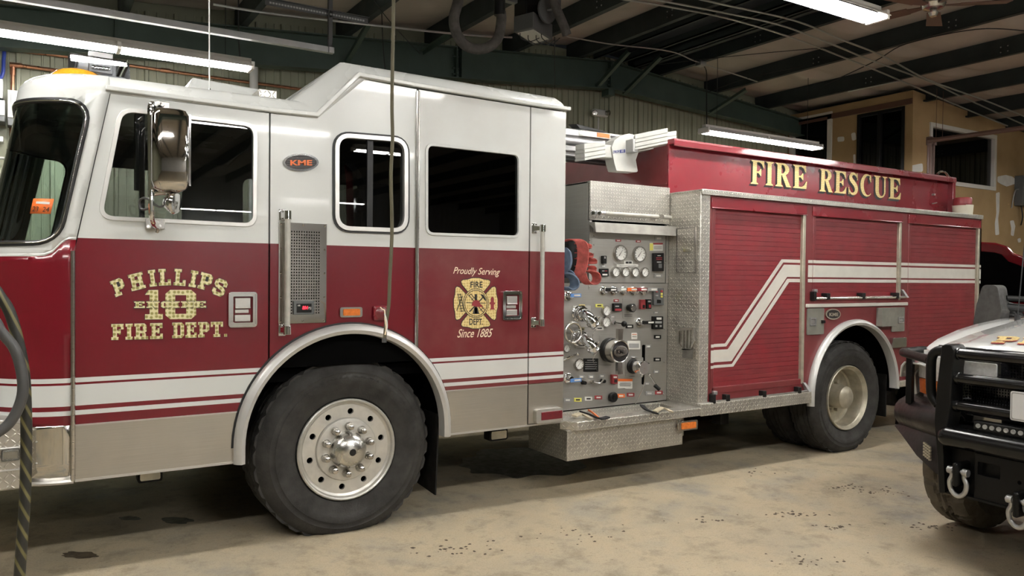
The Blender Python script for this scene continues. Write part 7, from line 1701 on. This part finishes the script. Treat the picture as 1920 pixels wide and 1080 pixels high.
# bow shackles on the tow eyes
for yc_, zc_ in ((.35, .58), (-.35, .58), (.045, .50)):
    mb = MB(); mb.box(-.12, .02, yc_-.015, yc_+.015, zc_-.08, zc_+.05); mb.build('tow_eye', M['truck_black'], TK, .012)
    c = Vector((-.085, yc_, zc_)); pts = [c+Vector((0, .036*q, k)) for q, k in ((-1, .0), (-.9, -.03), (-1.25, -.062), (-1.1, -.10), (-.55, -.125), (0, -.132), (.55, -.125), (1.1, -.10), (1.25, -.062), (.9, -.03), (1, .0))]
    mb = MB(); mb.tube(curve3(pts, 5), .0125, 10); mb.cyl(c+Vector((0, -.05, 0)), c+Vector((0, .06, 0)), .011, n=12)
    for q in (-.04, .04): mb.cyl(c+Vector((0, q-.014, 0)), c+Vector((0, q+.014, 0)), .020, n=14)
    tag(mb.build('bow_shackle', M['galv'], None), 'x', 'shackle') if False else mb.build('bow_shackle', M['galv'], TK, label='galvanised bow shackle')
# LED light bar and licence plate
mb = MB(); mb.box(-.06, .0, -.29, .29, .812, .862); lb = mb.build('led_bar', M['black'], TK, .006)
mb = MB()
for k in range(16): mb.lathe([(.012, 0), (.012, -.006), (.006, -.006), (0, -.003)], (-.060, -.262+.035*k, .838), (1, 0, 0), 10)
mb.build('led_lens', M['greytag'], lb)
mb = MB(); mb.prism(rrect(-.205, .10, .898, 1.045, .012), -.072, -.064, fT); lp = mb.build('licence_plate', M['plate_white'], TK, .002)
mb = MB(); mb.plate(rrect(-.200, .095, .903, 1.040, .010), [rrect(-.195, .090, .908, 1.035, .010)], -.0732, -.071, fT); mb.build('plate_border', M['greytag'], lp)
# engine bay filler, cab with windshield, mirror and antenna
mb = MB(); mb.box(.55, 1.8, -.80, .80, .55, 1.12); mb.box(.26, .55, -.48, .48, .55, 1.12); mb.box(.2, 5.0, -.40, .40, .45, .7); mb.build('engine_bay', M['void'], TK)
mb = MB(); rows = [[(x, y, z) for y in (-.80+i, -.5, 0, .5, .80-i)] for x, z, i in ((1.70, 1.375, 0), (2.25, 1.82, .06), (2.4, 1.86, .10))]
mb.grid(rows); mb.build('windshield', M['glass_dark'], TK)
mb = MB(); mb.box(1.72, 3.6, -.94, .94, .45, 1.36); mb.build('cab', M['truck_white'], TK, .04)
mb = MB(); mb.hexa([(2.36, -.74, 1.85), (3.5, -.74, 1.87), (3.5, .74, 1.87), (2.36, .74, 1.85)], [(2.5, -.66, 1.90), (3.4, -.66, 1.91), (3.4, .66, 1.91), (2.5, .66, 1.90)])
for s in (1, -1):
    mb.hexa([(1.70, s*.80, 1.36), (1.80, s*.80, 1.36), (1.80, s*.86, 1.36), (1.70, s*.86, 1.36)], [(2.30, s*.72, 1.86), (2.40, s*.72, 1.86), (2.40, s*.76, 1.86), (2.30, s*.76, 1.86)])
    mb.hexa([(3.4, s*.76, 1.36), (3.6, s*.76, 1.36), (3.6, s*.86, 1.36), (3.4, s*.86, 1.36)], [(3.4, s*.68, 1.88), (3.5, s*.68, 1.88), (3.5, s*.74, 1.88), (3.4, s*.74, 1.88)])
mb.build('cab_roof', M['truck_white'], TK, .02)
mb = MB(); mb.box(3.65, 5.6, -.96, .96, .55, 1.30); mb.build('cargo_bed', M['truck_white'], TK, .03)
for s in (1, -1):
    q0 = pk(1832, 612, x=1.42); cy, cz_ = .99, 1.35
    mb = MB(); oc = rp([(.96, 1.17), (1.10, 1.16), (1.12, 1.30), (1.10, 1.43), (1.06, 1.57), (.96, 1.57), (.93, 1.40)], .04)
    mb.prism([(a*s, b) for a, b in oc], 1.36, 1.47, fT); mm = mb.build('tow_mirror', M['mirror_black'], TK, .045, seg=4)
    mb = MB(); mb.tube([(1.45, .96*s, 1.42), (1.6, .82*s, 1.40)], .028, 10); mb.tube([(1.45, .95*s, 1.48), (1.65, .82*s, 1.47)], .020, 10); mb.build('mirror_arm', M['black'], mm)
p = pk(1908, 590, y=.70); mb = MB(); mb.cyl((p.x, .70, 1.34), (p.x, .70, 1.38), .018, n=10); mb.cyl((p.x, .70, 1.36), (p.x+.06, .69, 1.95), .004, n=6); mb.build('antenna', M['wire'], TK)
mb = MB(); mb.box(1.50, 1.72, -.74, .74, 1.34, 1.375); mb.build('cowl', M['black'], TK, .01)
for s in (1,): mb = MB(); mb.tube([(1.62, .5, 1.40), (1.95, .1, 1.55)], .008, 6); mb.build('wiper', M['black'], TK)
# wheels
def pwheel(x, s):
    Rr, wid = .400, .275; y0 = .985*s; n = 150; rows = []
    prof = [(.21, .05), (.23, .01), (.30, -.012), (.355, .0), (.385, .018), (.398, .045)]+[(.400, .05+.0125*k) for k in range(15)]+[(.398, .23), (.385, .257), (.355, .275), (.30, .287), (.21, .225)]
    for i, (r, t) in enumerate(prof):
        row = []
        for j in range(n):
            a = 2*pi*j/n; rr = r
            if 6 <= i <= 20:
                k = i-6; zig = (j//5) % 2; g = (k in (4+zig, 9-zig) or (k < 4 and j % 10 < 2) or (k > 9 and (j+5) % 10 < 2) or (4 < k < 10 and (j+k) % 10 < 2))
                if g: rr -= .017
            elif i in (4, 5) and j % 10 < 2: rr -= .014
            elif i in (21, 22) and (j+5) % 10 < 2: rr -= .014
            z = .40+rr*sin(a)-.0; z = max(z, .002+fz(0)*0); row.append((x+rr*cos(a), y0-s*t, z))
        rows.append(row)
    mb = MB(); mb.grid(rows, closed=True); T = mb.build('tyre', M['tyre_brown'], TK, angle=30)
    mb = MB(); mb.lathe([(.215, .05), (.20, .02), (.18, .06), (.08, .05), (.07, .02), (0, .015)], (x, y0, .40), (0, -s, 0), 28); mb.build('wheel_rim', M['rim'], T)
for x in (.95, 4.55):
    for s in (1, -1): pwheel(x, s)
mb = MB(); mb.cyl((.95, -.7, .40), (.95, .7, .40), .05, n=10); mb.sphere((.95, -.2, .40), .12, 12); mb.cyl((4.55, -.7, .4), (4.55, .7, .4), .05, n=10); mb.build('axle', M['chassis'], TK)
# ---------------------------------------------------------------- dark red vehicle with its hood up, behind the fire engine
RXX = 7.75; ry0 = .65
RV = thing('car', 'dark red car with its hood raised, behind the pickup and the fire engine', 'car', (RXX, ry0, fz(RXX)), org=(RXX, ry0, 0))
def rq(u, v, x=RXX+.9): p = at(u, v, X=x); return (p.y, p.z)
# raised hood: underside faces the camera
tp = [rq(1843, 438), rq(1876, 440), rq(1896, 446), rq(1906, 459), rq(1920, 464), rq(1960, 480)]
ym = max(p[0] for p in tp); hz = tp[0][1]
prof = [(p[0], p[1]) for p in tp]
half = [(ry0-(p[0]-ry0), p[1]) for p in prof[::-1]]
top = prof[::-1]+[]
c_ = tp[0][0]
full = [(p[0], p[1]) for p in prof[::-1]] + [(2*c_-p[0]+.25, p[1]) for p in prof]
base_z = 1.30
x_t, x_b = RXX+.75, RXX+1.15
def hoodf(a, b, c): t = (b-base_z)/(hz-base_z); return (x_b+(x_t-x_b)*t+c*.9, a, b+c*.3)
outl = [(full[0][0]-.05, base_z)]+full+[(full[-1][0]+.05, base_z)]
mb = MB(); mb.plate(outl, (), 0, .045, hoodf); hd = mb.build('raised_hood', M['maroon'], RV, .012)
mb = MB(); ins = offset(outl, -.11 if sum(outl[i-1][0]*outl[i][1]-outl[i][0]*outl[i-1][1] for i in range(len(outl))) else -.1); ins = [(a, max(b, base_z+.02)) for a, b in ins]; mb.plate(ins, (), -.006, .004, hoodf); mb.build('hood_underside', M['void'], hd)
y0_, y1_ = full[0][0]-.1, full[-1][0]+.1
mb = MB(); mb.box(RXX+.05, RXX+1.3, y0_, y1_, .50, 1.14); mb.build('front_body', M['maroon'], RV, .06)
mb = MB(); mb.box(RXX+.2, RXX+1.25, y0_+.15, y1_-.15, 1.0, 1.22)
for k in range(6): mb.sphere((RXX+.3+.12*k, y0_+.3+.18*(k % 3), 1.20), .12, 10)
mb.box(RXX+.15, RXX+.3, y0_+.2, y1_-.2, 1.14, 1.19); mb.build('engine', M['black'], RV, .01)
mb = MB(); mb.tube([at(1880, 552, X=RXX+.3), at(1930, 556, X=RXX+.3)], .02, 8); mb.tube(curve3([at(1868, 560, X=RXX+.3), at(1890, 550, X=RXX+.4), at(1925, 562, X=RXX+.3)]), .012, 6); mb.build('engine_hose', M['galv'], RV)
c = at(1894, 574, X=RXX+.25); mb = MB(); mb.sphere(c, .085, 14, 0, (.6, 1, .8)); mb.build('air_intake', M['black'], RV); mb = MB(); mb.sphere(c+Vector((-.05, .03, -.02)), .03, 10); mb.build('red_cap', M['redtag'], RV)
mb = MB(); a = at(1920, 470, X=x_b); mb.cyl((RXX+.5, y0_+.12, 1.1), (x_t+.1, y0_+.15, hz-.25), .014, n=8); mb.build('hood_prop', M['perf'], RV)
mb = MB(); mb.box(RXX+1.3, RXX+4.4, y0_, y1_, .40, 1.15); mb.hexa([(RXX+1.5, y0_+.1, 1.15), (RXX+3.9, y0_+.1, 1.15), (RXX+3.9, y1_-.1, 1.15), (RXX+1.5, y1_-.1, 1.15)], [(RXX+2.0, y0_+.22, 1.65), (RXX+3.5, y0_+.22, 1.65), (RXX+3.5, y1_-.22, 1.65), (RXX+2.0, y1_-.22, 1.65)]); mb.build('car_body', M['maroon'], RV, .05)
for s, x in ((0, .6), (1, .6), (0, 3.6), (1, 3.6)):
    yy = y0_+.02 if s == 0 else y1_-.02; d = 1 if s == 0 else -1; xw = RXX+x; mb = MB(); mb.lathe([(.18, .03), (.2, 0), (.30, 0), (.325, .03), (.325, .19), (.30, .22), (.18, .20)], (xw, yy, fz(xw)+.322), (0, d, 0), 30); w_ = mb.build('tyre', M['tyre'], RV); mb = MB(); mb.lathe([(.19, .03), (.05, .05), (0, .045)], (xw, yy, fz(xw)+.322), (0, d, 0), 20); mb.build('wheel_rim', M['rim'], w_)
# ---------------------------------------------------------------- marks on the floor: oil stains and grit
def stain(u, v, ru, rv, seed, col, name='oil_stain', label='dark oil stain on the concrete beneath the cab'):
    rn = random.Random(seed); c = at(u, v, Z=fz(0)); pts = []
    for k in range(26):
        a = 2*pi*k/26; f = .80+.28*rn.random(); q = at(u+ru*f*cos(a), v+rv*f*sin(a), Z=fz(c.x)); pts.append((q.x, q.y))
    mb = MB(); b = len(mb.v); pts = [(p.x, p.y) for p in curve3([(x, y, 0) for x, y in pts+pts[:1]], 3)][:-1]
    for x, y in pts: mb.V((x, y, fz(x)+.0015))
    mb.F(range(b, b+len(pts)), 0, False); o = mb.build(name, col); o['kind'] = 'stuff'; tag(o, label, 'stain'); return o
M['oil'] = mat('oil_stain', (.03, .027, .022), .35, var=.4, vs=20)
M['oil2'] = mat('brown_stain', (.10, .075, .045), .6, var=.4, vs=20)
stain(150, 1041, 36, 7, 1, M['oil2'], label='brown stain on the floor in front of the cab beside the striped cable')
stain(332, 976, 30, 7, 2, M['oil'], label='dark oil spot under the cab left of the front wheel')
stain(243, 972, 22, 4, 5, M['oil'], label='thin dark oil streak under the cab sill')
stain(985, 868, 125, 30, 3, M['oil'], label='large dark oil patch under the pump behind the front wheel')
rn = random.Random(11); mb = MB()
for (cu, cv, su, sv, n) in ((1490, 965, 60, 6, 26), (1600, 915, 60, 10, 30), (1560, 990, 30, 8, 20), (1520, 1055, 90, 14, 24), (1330, 980, 50, 10, 16), (1100, 1010, 80, 20, 22), (850, 1040, 120, 20, 26), (1660, 920, 40, 8, 18), (1740, 985, 60, 8, 26), (1420, 885, 60, 8, 12)):
    for _ in range(n):
        u = cu+rn.gauss(0, .5)*su; v = cv+rn.gauss(0, .5)*sv; c = at(u, v, Z=fz(3)); r = rn.uniform(.004, .013)
        z = fz(c.x); a0 = rn.random()*6; b = len(mb.v)
        for k in range(5): mb.V((c.x+r*cos(a0+k*1.257)*rn.uniform(.6, 1.6), c.y+r*sin(a0+k*1.257)*rn.uniform(.6, 1.4), z+.001))
        mb.V((c.x, c.y, z+.001+r*.45))
        for k in range(5): mb.F((b+k, b+(k+1) % 5, b+5), 0)
o = mb.build('floor_grit', mat('dirt_crumbs', (.09, .07, .05), .9)); o['kind'] = 'stuff'; tag(o, 'scattered dirt crumbs on the open concrete between the vehicles', 'dirt')
